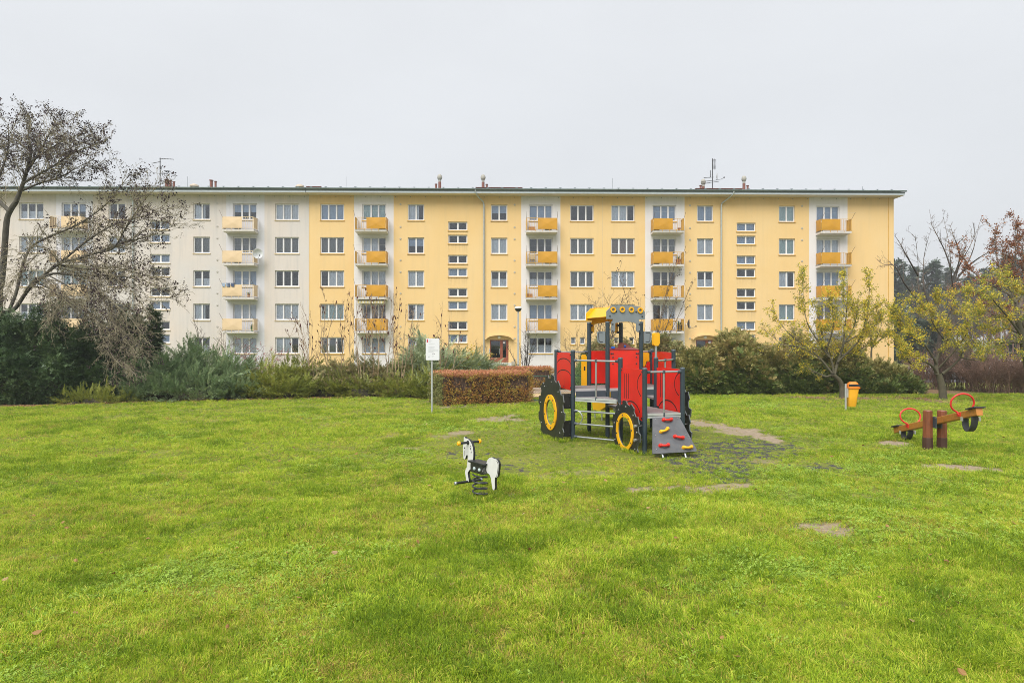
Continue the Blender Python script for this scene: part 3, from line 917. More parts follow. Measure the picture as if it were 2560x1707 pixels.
    MB().box(e0, e1 - .03, -ov + .071, DEPTH + ov - .1, WALLTOP + .001, 14.66).build("soffit", SOFFIT, roof)
    # snow guards along the eaves
    x = e0 + .4; guard = MB().box(-.10, .10, -.02, .02, .09, .13).box(-.02, .02, -.015, .015, 0, .09).mesh("snow_guard", GUTTER)
    while x < e1 - .3:
        add_obj("snow_guard", guard, roof, (x, -ov + .12, zt + .01)); x += 1.235
    for px, pxtop, ddx in pipes:
        s = S(px); d = MB()
        d.tube([(s + ddx, -ov - .05, 14.90), (s + ddx * .97, -ov - .03, 14.62), (s + ddx * .7, -ov * .62, 14.40), (s + ddx * .08, -.16, 14.02), (s, -.13, 13.75), (s, -.13, GROUND)], .065, 10)
        for z in (11.6, 9.2, 6.6, 4.0, 1.4): d.lathe([(.075, z), (.075, z + .06)], 10, (s, -.13, 0))
        d.build("downpipe", ZINC, o, smooth=True)
    for px, Yd, parts in chims:
        s = S(px)
        for ds, r_, h_, globe in parts:
            zb = zt + min(Yd + ov, 6) * tan - .1
            ch = MB().cyl((s + ds, Yd, zb), (s + ds, Yd, zb + h_), r_, 12).build("chimney_pipe", CHIM, roof, smooth=True)
            if globe:
                MB().lathe([(r_ * .95, 0), (r_ * .95, .18), (r_ * 1.5, .26), (r_ * 1.75, .40), (r_ * 1.5, .56), (r_ * .9, .66), (.03, .70)], 12, (s + ds, Yd, zb + h_)).build("ventilator_globe", GLOBE, ch, smooth=True)
            else:
                MB().lathe([(r_ * 1.1, 0), (r_ * 1.4, .03), (r_ * 1.4, .07), (.02, .09)], 12, (s + ds, Yd, zb + h_)).build("chimney_cap", CHIM, ch)
    for j in jobs:
        if j[0] == "balcony": add_balcony(o, colour, j[3], j[1], j[2], arms=j[4])
        else: add_window(o, j[0], j[1], j[2], sill if j[0] != "leaf" else None, j[3])
    # small round wall vents
    vm = MB().lathe([(.085, 0), (.085, -.03), (.05, -.04), (.01, -.04)], 10, ax='y').mesh("wall_vent", M("vent_grey" if colour == "yellow" else "vent_pale", (.42, .38, .30) if colour == "yellow" else (.42, .40, .37), .8))
    for c in cols:
        if c[0] == "double":
            sgn = 1 if c[-1] == "vr" else -1
            for r in range(5):
                zt_ = WTOP - r * FLOOR
                for dz in (.12, 1.95) if r else (.02, 1.95):
                    add_obj("wall_vent", vm, o, (S(c[1]) + sgn * 1.32, 0, zt_ - dz))
    hx = s0 + 1.0
    am = MB().lathe([(.035, 0), (.035, -.02), (.01, -.025)], 8, ax='y').mesh("anchor_cap", GUTTER)
    while hx < s1 - .3:
        add_obj("anchor_cap", am, o, (hx, 0, 14.46)); hx += 1.27
    for d in doors:
        dr = MB()
        dr.box(d - .80, d + .80, .14, .22, DZ1 - .09, DZ1); dr.box(d - .80, d - .71, .14, .22, DZ0, DZ1 - .09); dr.box(d + .71, d + .80, .14, .22, DZ0, DZ1 - .09)
        dr.box(d + .08, d + .22, .13, .22, DZ0, DZ1 - .09); dr.box(d - .71, d + .08, .15, .21, DZ0, DZ0 + .42); dr.box(d + .22, d + .71, .15, .21, DZ0, DZ0 + .42)
        dr.box(d + .60, d + .71, .15, .21, DZ0 + .42, DZ1 - .09); dr.box(d + .22, d + .30, .15, .21, DZ0 + .42, DZ1 - .09)
        do = dr.build("entrance_door", DOORW, o)
        MB().box(d - .71, d + .08, .17, .185, DZ0 + .42, DZ1 - .09).box(d + .30, d + .60, .17, .185, DZ0 + .42, DZ1 - .09).build("door_glass", GLASS, do)
        MB().tube([(d + .04, .13, 1.02), (d + .04, .07, 1.04), (d + .04, .07, 1.42), (d + .04, .13, 1.44)], .014, 8).build("door_handle", GALV, do)
        MB().box(d + .34, d + .52, .166, .169, 1.92, 2.06).build("door_notice", M("notice_paper", (.75, .68, .68), .8), do)
        MB().box(d - .86, d - .81, -.02, -.001, 1.1, 1.5).build("intercom", GALV, o)
        arc = []; arch = [(1.22 * math.cos(a), .44 * math.sin(a) ** .85 if math.sin(a) > 0 else 0) for a in [math.pi * i / 18 for i in range(19)]]
        inner = [(x * .93, max(0, z - .09)) for x, z in arch]
        k = MB()
        k.prism(arch + inner[::-1], (d, -.22, DZ1 + .02), (1, 0, 0), (0, 0, 1), .44)
        k.build("door_canopy", walls, o)
        MB().lathe([(.02, -.14), (.09, -.12), (.14, -.06), (.15, 0)], 14, (d, 0, DZ1 + .24), ax='y').build("wall_lamp", M("lamp_opal", (.78, .78, .76), .3), o, smooth=True)
        for i in range(6):
            z1_ = DZ0 - .17 * i - .02
            MB().box(d - 1.0, d + 1.05, -.9 - .30 * i, -.031 if i == 0 else -.6 - .30 * i - .002, GROUND, z1_).build("step", STEP, o)
        MB().box(d + 1.06, d + 1.30, -2.4, -.031, GROUND, .42).box(d - 1.25, d - 1.01, -2.4, -.031, GROUND, .42).build("stair_cheek", PLINTH, o)
    return o, roof

pale_cols = [("triple", -30), ("triple", 78), ("bay", 184, 140, 232, "R", 182, (1, 1)), ("double", 292, "door", "vl"), ("stair", 400), ("double", 504, "x", "vr"),
             ("bay", 612, 565.5, 661, "L", 606, (1, 1)), ("triple", 717.5)]
yel_cols = [("triple", 830.5), ("bay", 935.5, 885, 984, "R", 932, (1, 1)), ("double", 1040, "x", "vl"), ("stair", 1144.5), ("double", 1248, "door", "vr"),
            ("bay", 1352, 1303, 1401, "R", 1353, (1, 1)), ("triple", 1455, "small", (1433, 1456)), ("triple", 1557.5, "small", (1541, 1579)),
            ("bay", 1661, 1613, 1711.5, "L", 1664.5, (1, 1)), ("double", 1763, "door", "vl"), ("stair", 1865.5), ("double", 1967.5, "x", "vr"),
            ("bay", 2070, 2023, 2119, "L", 2077, (1, 1))]
G2 = [(0, .13, 1.05, 1), (-.33, .09, .80, 0)]; G2r = [(0, .13, 1.05, 1), (.33, .09, .80, 0)]
pale, pale_roof = make_block("pale_apartment_block", "long pale cream and grey apartment block with cream balconies, left of the yellow one", -53.0, S(772.6) - .012, pale_cols, W_PALE, SILL_P, "pale", W_BLUISH, -.002,
    [(334, 0, 0.0)], [(381, 2.4, [(0, .14, 1.1, 0), (.30, .12, 1.0, 0), (.62, .09, .9, 0)]), (497, 2.4, [(0, .13, 1.05, 0), (.38, .09, .95, 0)])])
yel, yel_roof = make_block("yellow_apartment_block", "long yellow apartment block with white strips and ochre balconies behind the playground", S(772.6) + .012, S(2234.6), yel_cols, W_YEL, SILL_Y, "yellow", W_WHITE, .40,
    [(1210, 0, -.72), (1802, 0, .78)], [(1093, 2.4, G2), (1206, 2.4, G2r), (1773, 2.4, [(0, .09, .8, 0), (.24, .13, .75, 1)]), (1886, 2.4, G2r)])
# lightning conductor at the gable and joint strips
MB().box(S(2221) - .02, S(2221) + .02, -.03, -.001, GROUND + .65, WALLTOP).build("conductor_strip", RAIL_Y, yel)
MB().box(S(1506) - .012, S(1506) + .012, -.012, -.001, GROUND + .65, WALLTOP).build("expansion_joint", SILL_P, yel)
for rf, px, h in ((pale_roof, 474, .95), (yel_roof, 868, 1.0), (yel_roof, 1529, 1.0), (yel_roof, 2150, .4)):
    MB().cyl((S(px), -.4, 15.0), (S(px), -.4, 15.05 + h), .012, 5).build("lightning_rod", GUTTER, rf)
for rf, px0, px1 in ((yel_roof, 1190, 1305), (yel_roof, 1742, 1857), (yel_roof, 765, 800)):
    MB().box(S(px0), S(px1), .2, 1.4, 15.05, 15.32).box(S(px0) - .05, S(px1) + .05, .1, 1.5, 15.321, 15.36).build("roof_hatch", CHIM, rf)
for rf, px in ((pale_roof, 483), (yel_roof, 748)):
    MB().lathe([(.22, -.2), (.22, .15), (.38, .2), (.34, .33), (.16, .42), (.02, .44)], 12, (S(px), .2, 15.1)).build("ventilator_hood", M("hood_beige", (.5, .42, .33), .7), rf, smooth=True)
# scalloped awning under a balcony
k = MB(); s = S(933); zt = WTOP - 3 * FLOOR
nst = 18
for i in range(nst):
    x0 = s - 1.15 + 2.3 * i / nst; x1 = x0 + 2.3 / nst
    k.add([(x0, -.05, zt + .42), (x1, -.05, zt + .42), (x1, -.75, zt + .20), (x0, -.75, zt + .20), (x1, -.76, zt + .04), ((x0 + x1) / 2, -.76, zt - .01), (x0, -.76, zt + .04)],
          [(0, 3, 2, 1), (3, 6, 5, 4, 2)], i % 2)
k.build("awning", [M("awning_yellow", (.66, .55, .25), .8), M("awning_white", (.72, .70, .62), .8)], yel)

# ---- loose things on roofs and balconies: placed in the frame of the block
BMAT = Matrix.Translation((0, B_Y, 0)) @ Matrix.Rotation(B_ROT, 4, 'Z')
def bpos(s, y, z): return BMAT @ Vector((s, y, z))
DARKM = M("aerial_metal", (.05, .05, .055), .5, metal=.2)
DISHM = M("dish_paint", (.62, .64, .66), .5)
def aerial(name, label, s, dish):
    o = thing(name, label, "aerial", bpos(s, .6, 15.1), B_ROT)
    H = 2.75 if not dish else 2.95
    MB().cyl((0, 0, 0), (0, 0, H), .036, 8).build("mast", DARKM, o)
    if not dish:
        y = MB().cyl((-.05, 0, H - .06), (1.15, 0, H - .12), .021, 6)
        for i in range(8): y.cyl((.15 + i * .13, -.16, H - .07 - i * .006), (.15 + i * .13, .16, H - .07 - i * .006), .011, 4)
        y.build("yagi", DARKM, o)
        y = MB().cyl((.05, 0, H - .32), (-.72, 0, H - .48), .02, 6)
        for i in range(6): y.cyl((-.1 - i * .11, -.12, H - .36 - i * .022), (-.1 - i * .11, .12, H - .36 - i * .022), .011, 4)
        y.build("yagi", DARKM, o)
        MB().tube([(-1.2, 0, H - .8), (-.75, 0, H - 1.18), (-.55, 0, H - 1.30), (0, 0, H - 1.34), (.6, 0, H - 1.36), (.72, 0, H - 1.24)], .021, 6).build("bracket", DARKM, o)
        k = MB()
        for i in range(6): k.cyl((-1.2 + i * .09, -.13, H - .8 - i * .075), (-1.2 + i * .09, .13, H - .8 - i * .075), .013, 4)
        for i in range(5): k.box(.4 + i * .09, .45 + i * .09, -.12, .12, H - 1.17 - .05 * (i % 2), H - 1.12)
        k.box(-.03, .10, -.05, .05, H - .95, H - .70)
        k.build("elements", DARKM, o)
    else:
        for i, (xa, xb, z, sl) in enumerate([(-.75, .12, 1.28, .05), (-.95, .35, .95, .12), (-.78, .55, .78, .18)]):
            y = MB().cyl((xa, 0, z), (xb, 0, z + sl), .02, 6)
            for j in range(6): y.cyl((xa + j * .1, -.14, z + .004 * j), (xa + j * .1, .14, z + .004 * j), .011, 4)
            y.build("yagi", DARKM, o)
        g = MB()
        for i in range(9): g.cyl((.05, 0, 2.05 + i * .10), (.30, 0, 2.05 + i * .10), .011, 4)
        g.cyl((.16, .02, 2.0), (.16, .02, 2.95), .02, 6).cyl((.05, 0, 2.0), (.05, 0, 2.9), .013, 5).cyl((.30, 0, 2.0), (.30, 0, 2.9), .013, 5)
        for i in range(7): g.cyl((-.24, 0, 1.35 + i * .08), (-.12, 0, 1.35 + i * .08), .012, 4)
        g.cyl((-.18, 0, 1.3), (-.18, 0, 1.95), .02, 6)
        g.build("grid_panel", DARKM, o)
        d = MB().lathe([(.02, .10), (.18, .07), (.32, .0), (.33, .01), (.18, .09), (.02, .12)], 18, ax='y').build("dish", DISHM, o, smooth=True, loc=(.42, -.05, 1.42))
        d.rotation_euler = (0, 0, R(70)); d.scale = (1, 1, 1)
        MB().tube([(.3, -.05, 1.1), (.7, -.12, 1.12), (.95, -.18, 1.25)], .02, 6).box(.92, 1.0, -.22, -.14, 1.22, 1.32).build("feed_arm", DARKM, o)
    return o
aerial("roof_aerial", "bare antenna mast with two side rods on the pale block's roof", S(391), False)
aerial("roof_aerial", "antenna mast with a grey dish on the yellow block's roof", S(1787), True)

def sat_dish(label, s, y, z, rot, m=DISHM):
    o = thing("satellite_dish", label, "satellite dish", bpos(s, y, z), B_ROT + rot)
    MB().lathe([(.02, .16), (.25, .11), (.42, .0), (.43, .012), (.25, .125), (.02, .175)], 22, (0, 0, 0), ax='y').build("reflector", m, o, smooth=True)
    MB().tube([(0, .02, -.40), (0, -.25, -.36), (0, -.52, -.22)], .014, 6).box(-.035, .035, -.60, -.50, -.26, -.16).build("feed_arm", DARKM, o)
    MB().tube([(0, .16, 0), (0, .30, 0), (0, .34, -.25)], .022, 6).build("bracket", GALV, o)
    return o
sat_dish("white satellite dish on the right end of a cream balcony, below the top one", S(655), -1.0, WTOP - FLOOR - 1.55, R(35))
sat_dish("dark edge-on satellite dish beside the lowest ochre balcony behind the cab tower", S(1717), -.75, WTOP - 3 * FLOOR - 1.72, R(70), DARKM)

# laundry: two pairs of jeans on the rail
JEAN = M("jeans_blue", (.06, .085, .16), .9, var=.3, scale=8); JEANL = M("cloth_light_blue", (.30, .38, .5), .9, var=.2)
for px, m, wd, lb in ((588, JEAN, .34, "dark blue jeans hung over a cream balcony rail"), (576, JEANL, .30, "light blue trousers hung over a cream balcony rail")):
    s = S(px); z = WTOP - 2 * FLOOR - 2.37 + 1.09
    k = MB()
    for x0 in (-wd, 0.02):
        k.prism([(x0, .03), (x0 + wd - .02, .03), (x0 + wd - .04, -.02), (x0 + wd - .05, -.30), (x0 + .05, -.26), (x0 + .02, -.02)], (0, 0, 0), (1, 0, 0), (0, 0, 1), .05)
    o = k.build("trousers", m); o.location = bpos(s, -1.0, z + .08); o.rotation_euler = (0, 0, B_ROT)
    tag(o, lb, "trousers")
# wicker chair on a balcony
o = thing("balcony_chair", "light wicker armchair on the second ochre balcony left of the tower", "chair", bpos(S(1330), -.55, WTOP - FLOOR - 2.34), B_ROT)
WICK = M("wicker", (.42, .34, .22), .8); 
k = MB(); k.box(-.25, .25, -.25, .25, .40, .45).build("seat", WICK, o)
k = MB(); k.tube([(-.25, .22, .45), (-.30, .26, .92), (-.15, .28, .98), (.15, .28, .98), (.30, .26, .92), (.25, .22, .45)], .02, 6).box(-.24, .24, .24, .26, .5, .92).build("backrest", WICK, o)
for x in (-.24, .24):
    MB().tube([(x, -.24, 0), (x, -.24, .64), (x, .22, .66)], .018, 6).build("armrest", WICK, o)
    for y in (.22,): MB().cyl((x, y, 0), (x, y, .42), .018, 6).build("leg", RUST, o)
# crates and flower pots
TERR = M("terracotta", (.32, .11, .06), .8); CRATEM = M("crate_orange", (.42, .17, .05), .7); POTG = M("plant_green", (.06, .13, .03), .7)
def pot(label, px, row, dy, m=TERR, plant=True, sc_=1.0):
    o = thing("flower_pot", label, "flower pot", bpos(S(px), dy, WTOP - row * FLOOR - 2.34), B_ROT)
    MB().lathe([(.09 * sc_, 0), (.13 * sc_, .24 * sc_), (.14 * sc_, .24 * sc_), (.14 * sc_, .28 * sc_)], 12).build("pot", m, o, smooth=True)
    if plant:
        k = MB(); rr = random.Random(px)
        for i in range(26):
            a = rr.uniform(0, 6.28); e = rr.uniform(.3, 1.4); L = rr.uniform(.15, .38) * sc_
            d = Vector((math.cos(a) * math.cos(e), math.sin(a) * math.cos(e), math.sin(e))); p = Vector((0, 0, .25 * sc_)); s_ = d.cross(Vector((0, 0, 1))) * .05
            k.add([p, p + d * L * .6 + s_, p + d * L, p + d * L * .6 - s_], [(0, 1, 2, 3)])
        k.build("plant", POTG, o)
pot("small terracotta pot behind the bars of the top ochre balcony behind the tower", 1693, 0, -.6, plant=False)
pot("leafy potted plant on an ochre balcony, second from the top, behind the tower", 1692, 1, -.5, sc_=1.7)
pot("dark round pot behind the bars of the lowest ochre balcony behind the tower", 1694, 3, -.55, m=M("pot_dark", (.04, .045, .04), .6), sc_=1.9)
pot("green pot on the lowest cream balcony", 637, 3, -.6, m=M("pot_green", (.05, .16, .05), .5), sc_=1.2)
pot("small plant in a pot on the third cream balcony from the top", 628, 2, -.6, sc_=1.0)
def crate(label, px, row):
    o = thing("crate", label, "crate", bpos(S(px), -.55, WTOP - row * FLOOR - 2.34), B_ROT)
    for z in (.02, .13, .24): MB().box(-.27, .27, -.19, -.175, z, z + .08).box(-.27, .27, .175, .19, z, z + .08).box(-.285, -.271, -.19, .19, z, z + .08).box(.271, .285, -.19, .19, z, z + .08).build("slat", CRATEM, o)
    MB().box(-.265, .265, -.17, .17, .001, .015).build("base", CRATEM, o)
crate("orange slatted crate on the third ochre balcony left of the tower", 1322, 2)
crate("dark orange crate on the top ochre balcony left of the tower", 1329, 0)

# ------------------------------------------------------------------ tractor-shaped climbing tower
POSTM = M("post_anthracite", (0.028, 0.044, 0.056), .42, var=.15, scale=3)
POSTC = M("post_cap_grey", (0.075, 0.10, 0.115), .5)
RED = M("board_red", (0.68, 0.020, 0.010), .38, var=.10, scale=3, dirt=(.44, .05, .03), dirt_amt=.45, coat=.1)
REDD = M("board_dark_red", (0.24, 0.012, 0.012), .45)
YEL = M("board_yellow", (0.82, 0.42, 0.008), .40, var=.06, scale=2)
BLK = M("board_black", (0.016, 0.018, 0.018), .45, var=.25, scale=6, dirt=(.05, .05, .045), dirt_amt=.4)
BLKE = M("board_edge", (0.12, 0.13, 0.13), .4)
GREY = M("board_grey", (0.20, 0.23, 0.25), .5, var=.08, scale=4)
DECK = M("deck_board", (0.21, 0.195, 0.195), .75, var=.2, scale=9, bump=.3, bscale=90, dirt=(.13, .11, .085), dirt_amt=.7)
ALU = M("aluminium", (0.60, 0.62, 0.63), .35, metal=.5, var=.06)
STEEL = M("steel_tube", (0.45, 0.48, 0.49), .32, metal=.7, var=.1)
CUP = M("fitting_dark", (0.05, 0.065, 0.08), .4)
BOLT = M("bolt_cap", (0.03, 0.03, 0.035), .3)
BOLTS = M("bolt_steel", (0.55, 0.55, 0.55), .3, metal=.7)
RAMPM = M("ramp_board", (0.10, 0.105, 0.115), .55, var=.2, scale=7, dirt=(.16, .14, .12), dirt_amt=.6)
BLUE = M("knob_blue", (0.02, 0.12, 0.55), .4)
GROOVE = M("groove_black", (0.012, 0.012, 0.012), .8)

tw = thing("climbing_tower", "red and dark grey tractor-shaped climbing tower with big black wheels and yellow rings", "climbing frame", (1.0, 14.74, 0), math.atan2(.29, .957))
def P(a, b, z): return (a, -b, z)          # along the axle, towards the bonnet, up
X_, Y_, Z_ = Vector((1, 0, 0)), Vector((0, -1, 0)), Vector((0, 0, 1))

POSTS = {"r0": (0, 0, 1.92), "r1": (.8, 0, 2.535), "r2": (1.6, 0, 2.535), "r3": (2.4, 0, 1.92),
         "m0": (0, .98, 1.92), "m1": (.8, .98, 2.53), "m2": (1.6, .98, 2.53), "m3": (2.4, .98, 1.92),
         "h0": (.675, 1.85, 1.777), "h1": (1.475, 1.85, 1.777), "f0": (.675, 2.86, 1.607), "f1": (1.475, 2.86, 1.607)}
for a, b, z in POSTS.values():
    p = MB().cyl(P(a, b, -.25), P(a, b, z - .03), .046, 16).build("post", POSTM, tw, smooth=True)
    MB().lathe([(.0475, z - .0295), (.0475, z - .012), (.038, z), (.01, z + .004)], 16, P(a, b, 0)).build("post_cap", POSTC, p, smooth=True)

def bolts(parent, pts, nrm, r=.017, m=BOLT):
    k = MB(); n = Vector(nrm)
    for p in pts:
        p = Vector(p); k.tube([p, p + n * .008, p + n * .014], [r, r, r * .5], 8)
    o = k.build("bolt_set", m, parent, smooth=True); kind(o, "stuff"); return o

def ribbon(k, pts, w_, n, off):
    """flat groove strip along pts (3D), lying on a face with normal n"""
    n = Vector(n); V = []
    P_ = [Vector(p) + n * off for p in pts]
    for i, p in enumerate(P_):
        d = (P_[min(i + 1, len(P_) - 1)] - P_[max(i - 1, 0)]).normalized(); s = d.cross(n) * (w_ / 2)
        V += [p - s, p + s]
    k.add(V, [(2 * i, 2 * i + 1, 2 * i + 3, 2 * i + 2) for i in range(len(P_) - 1)])

def arc2(cx, cz, rx, rz, a0, a1, n=14):
    return [(cx + rx * math.cos(R(a0 + (a1 - a0) * i / n)), cz + rz * math.sin(R(a0 + (a1 - a0) * i / n))) for i in range(n + 1)]

# decks
def deck(name_pts, z, th=.04):
    k = MB(); k.prism(name_pts, P(0, 0, z - th / 2), X_, Y_, th)
    return k.build("deck", DECK, tw)
g = .05
d1 = deck([(.0 + g, .02), (2.4 - g, .02), (2.4 - g, .96), (g, .96)], 1.10)
MB().box(g, 2.4 - g, -1.0, -.962, 1.02, 1.098).box(g, 2.4 - g, -.018, .02, 1.02, 1.098).build("deck_edge", ALU, d1)
MB().box(.06, .74, -1.02, -1.001, .90, 1.05).box(1.66, 2.34, -1.02, -1.001, .90, 1.05).box(.86, 1.54, -1.02, -1.001, .80, 1.04).build("riser", CUP, tw)
dl = deck([(.05, 1.03), (.74, 1.03), (.64, 1.80)], .93)
dr_ = deck([(1.66, 1.03), (2.35, 1.03), (1.51, 1.80)], .93)
def edge_beam(parent, a0, b0, a1, b1, z0, z1, th=.03):
    A, B = Vector(P(a0, b0, 0)), Vector(P(a1, b1, 0)); U = (B - A); L = U.length; U.normalize()
    k = MB(); k.prism([(0, z0), (L, z0), (L, z1), (0, z1)], A, U, Z_, th)
    k.prism([(0, (z0 + z1) / 2 - .004), (L, (z0 + z1) / 2 - .004), (L, (z0 + z1) / 2 + .004), (0, (z0 + z1) / 2 + .004)], A, U, Z_, th + .004, 1)
    return k.build("deck_edge", [ALU, CUP], parent)
edge_beam(dl, .04, 1.04, .62, 1.80, .845, .928); edge_beam(dr_, 1.53, 1.80, 2.36, 1.04, .845, .928)
dh = deck([(.73, 1.05), (1.42, 1.05), (1.42, 2.84), (.73, 2.84)], .755)
edge_beam(dh, .725, 2.86, 1.425, 2.86, .665, .752, .035)
for bb in (1.45, 2.2): MB().box(.72, 1.43, -bb - .03, -bb + .03, .655, .714).build("joist", ALU, dh)

# boards ------------------------------------------------------
def side_board(a, sgn):
    k = MB()
    top = [(.05 + .88 * i / 8, 1.845 + .02 * math.sin(math.pi * i / 8)) for i in range(9)]
    k.prism([(.05, 1.09), (.93, 1.06)] + top[::-1], P(a, 0, 0), Y_, Z_, .02)
    o = k.build("side_board", RED, tw)
    gr = MB(); nn = (sgn, 0, 0)
    for zc in (1.35, 1.60):
        ribbon(gr, [P(a, u, z) for u, z in arc2(.49, zc, .40, .13, 12, 168)], .02, nn, .0125)
    gr.build("groove", GROOVE, o)
    bolts(o, [P(a + sgn * .01, u, z) for u in (.10, .5, .88) for z in (1.12, 1.82) if u != .5 or z < 1.2], nn)
    return o
side_board(0, -1); side_board(2.4, 1)
k = MB(); k.prism([(.85, 1.14), (1.55, 1.14), (1.55, 1.884), (.85, 1.884)], P(0, 0, 0), X_, Z_, .02); back = k.build("back_board", RED, tw)
k = MB(); k.prism([(.85, 1.05), (1.55, 1.05), (1.55, 1.90), (.85, 1.90)], P(0, .98, 0), X_, Z_, .02); dash = k.build("dash_board", RED, tw)
bolts(dash, [P(x, .991, z) for x in (.88, .92, 1.48, 1.52) for z in (1.84,)] + [P(x, .991, z) for x in (.92, 1.48) for z in (1.76, 1.62)], (0, -1, 0))
k = MB(); k.prism([(.99, 1.905), (.99, 1.925), (.70, 1.965), (.70, 1.945)], P(1.2, 0, 0), Y_, Z_, .72); sh = k.build("dash_shelf", REDD, tw)
st = MB().lathe([(.02, 0), (.15, 0), (.155, .01), (.15, .02), (.02, .02)], 24).build("steering_wheel", M("wheel_brown", (.22, .045, .02), .45), tw, smooth=True)
st.location = P(1.36, .66, 1.965); st.rotation_euler = (R(38), 0, 0)
MB().lathe([(.025, .021), (.025, .05), (.01, .055)], 12).build("hub_cap", BLUE, st, smooth=True)
MB().cyl(P(1.36, .84, 1.90), P(1.36, .67, 1.96), .02, 8).build("steering_column", CUP, tw)
MB().lathe([(.045, 0), (.045, .03), (.03, .045), (.005, .045)], 14, P(.985, .86, 1.945)).build("knob", BLUE, tw, smooth=True)
# yellow uprights beside the slide and at the back
k = MB(); k.prism(circ(.03, 8, .67, 1.75) [0:0] + [(.60, 1.10), (.73, 1.10), (.73, 1.75), (.70, 1.80), (.63, 1.80), (.60, 1.77)], P(0, .02, 0), X_, Z_, .02); o = k.build("slide_cheek", YEL, tw)
MB().box(.655, .69, -.034, -.0305, 1.44, 1.53).build("groove", GROOVE, o)
k = MB(); k.prism([(2.06, 1.60), (2.12, 1.60), (2.16, 1.52), (2.22, 1.52), (2.26, 1.64), (2.33, 1.64), (2.33, 1.88), (2.06, 1.88)], P(0, 0, 0), X_, Z_, .02); k.build("slide_hood", YEL, tw)
k = MB(); k.prism([(2.14, 1.11), (2.34, 1.11), (2.34, 1.62), (2.27, 1.62), (2.23, 1.50), (2.14, 1.50)], P(0, .025, 0), X_, Z_, .02); k.build("slide_cheek", RED, tw)
# slide: bed with raised sides, curving out to the ground behind the tower
path = [(2.02, -.02, 1.09), (2.05, -.35, 1.05), (2.12, -.9, .78), (2.2, -1.5, .48), (2.28, -2.1, .30), (2.36, -2.75, .25)]
V = []; 
for a, b, z in path:
    for da, dz in ((-.27, .20), (-.25, .20), (-.23, 0), (.23, 0), (.25, .20), (.27, .20), (.25, -.025), (-.25, -.025)):
        V.append(P(a + da, b, z + dz))
k = MB(); n8 = 8
k.add(V, [(i * n8 + j, i * n8 + (j + 1) % n8, (i + 1) * n8 + (j + 1) % n8, (i + 1) * n8 + j) for i in range(len(path) - 1) for j in range(n8)] + [tuple(range(n8)), tuple((len(path) - 1) * n8 + j for j in range(n8))])
sl_ = k.build("slide", YEL, tw)
for da in (-.2, .2):
    for b in (-2.65, -2.2): MB().cyl(P(2.33 + da, b, -.1), P(2.33 + da, b, .24), .018, 8).build("leg", STEEL, sl_)

# bonnet boards
def bonnet(a, sgn):
    k = MB()
    top = [(1.90 + .91 * i / 8, 1.565 + .012 * math.sin(math.pi * i / 8)) for i in range(9)]
    k.prism([(1.90, .80), (2.05, .74), (2.81, .60)] + top[::-1], P(a, 0, 0), Y_, Z_, .02)
    o = k.build("bonnet_board", RED, tw)
    for nn in ((-1, 0, 0), (1, 0, 0)):
        gr = MB()
        for i in range(3): ribbon(gr, [P(a, 2.06 + i * .085, 1.47), P(a, 2.06 + i * .085, .98)], .018, nn, .0125)
        ribbon(gr, [P(a, u, z) for u, z in arc2(2.95, 1.28, .36, .26, 125, 235)], .02, nn, .0125)
        ribbon(gr, [P(a, u, z) for u, z in arc2(2.33, .62, .40, .32, 25, 155)], .024, nn, .0125)
        gr.build("groove", GROOVE, o)
    bolts(o, [P(a + sgn * .011, u, z) for u, z in ((1.94, 1.53), (2.78, 1.53), (2.76, .66), (1.95, .9))], (sgn, 0, 0))
bonnet(.675, -1); bonnet(1.475, 1)

# rails ------------------------------------------------------
def rail(A, B, name="guard_rail", r=.0195, cups=True):
    A, B = Vector(A), Vector(B); d = (B - A).normalized()
    k = MB(); k.cyl(A + d * .045, B - d * .045, r, 10)
    o = k.build(name, STEEL, tw, smooth=True)
    if cups:
        c = MB()
        for q, s_ in ((A, 1), (B, -1)):
            c.tube([q + d * s_ * .04, q + d * s_ * .075, q + d * s_ * .11], [.036, .033, .024], 10)
        c.build("fitting", CUP, o, smooth=True)
    return o
def upright(A, B, t, zt, zb):
    A, B = Vector(A), Vector(B); p = A + (B - A) * t
    k = MB(); k.cyl((p.x, p.y, zb), (p.x, p.y, zt), .0185, 10)
    o = k.build("rail_upright", STEEL, tw, smooth=True)
    MB().lathe([(.028, zt - .03), (.03, zt), (.028, zt + .03), (.005, zt + .035)], 10, (p.x, p.y, 0)).lathe([(.026, zb - .02), (.028, zb + .02), (.02, zb + .05)], 10, (p.x, p.y, 0)).build("fitting", CUP, o, smooth=True)
m0, h0, m3, h1, f0, f1 = [POSTS[x][:2] for x in ("m0", "h0", "m3", "h1", "f0", "f1")]
for A, B in ((m0, h0), (h1, m3)):
    rail(P(*A, 1.70), P(*B, 1.70)); upright(P(*A, 0), P(*B, 0), .5, 1.70, .90)
    for z in (.64, .374, .10): rail(P(*A, z), P(*B, z), "rung")
rail(P(*f0, 1.528), P(*f1, 1.528)); upright(P(*f0, 0), P(*f1, 0), .5, 1.528, .71)
rail(P(0, 0, 1.86), P(.8, 0, 1.86)); rail(P(1.6, 0, 1.86), P(2.4, 0, 1.86))
# hooped grip beside the rungs
d_ = (Vector(P(*h0, 0)) - Vector(P(*m0, 0))).normalized()
q = Vector(P(*m0, 0)) + d_ * .05
MB().tube([q + d_ * (.17 * math.sin(t)) + Vector((0, -.02, .51 + .15 * math.cos(t))) for t in [math.pi * i / 12 for i in range(13)]], .0135, 8).build("grip_hoop", STEEL, tw, smooth=True)

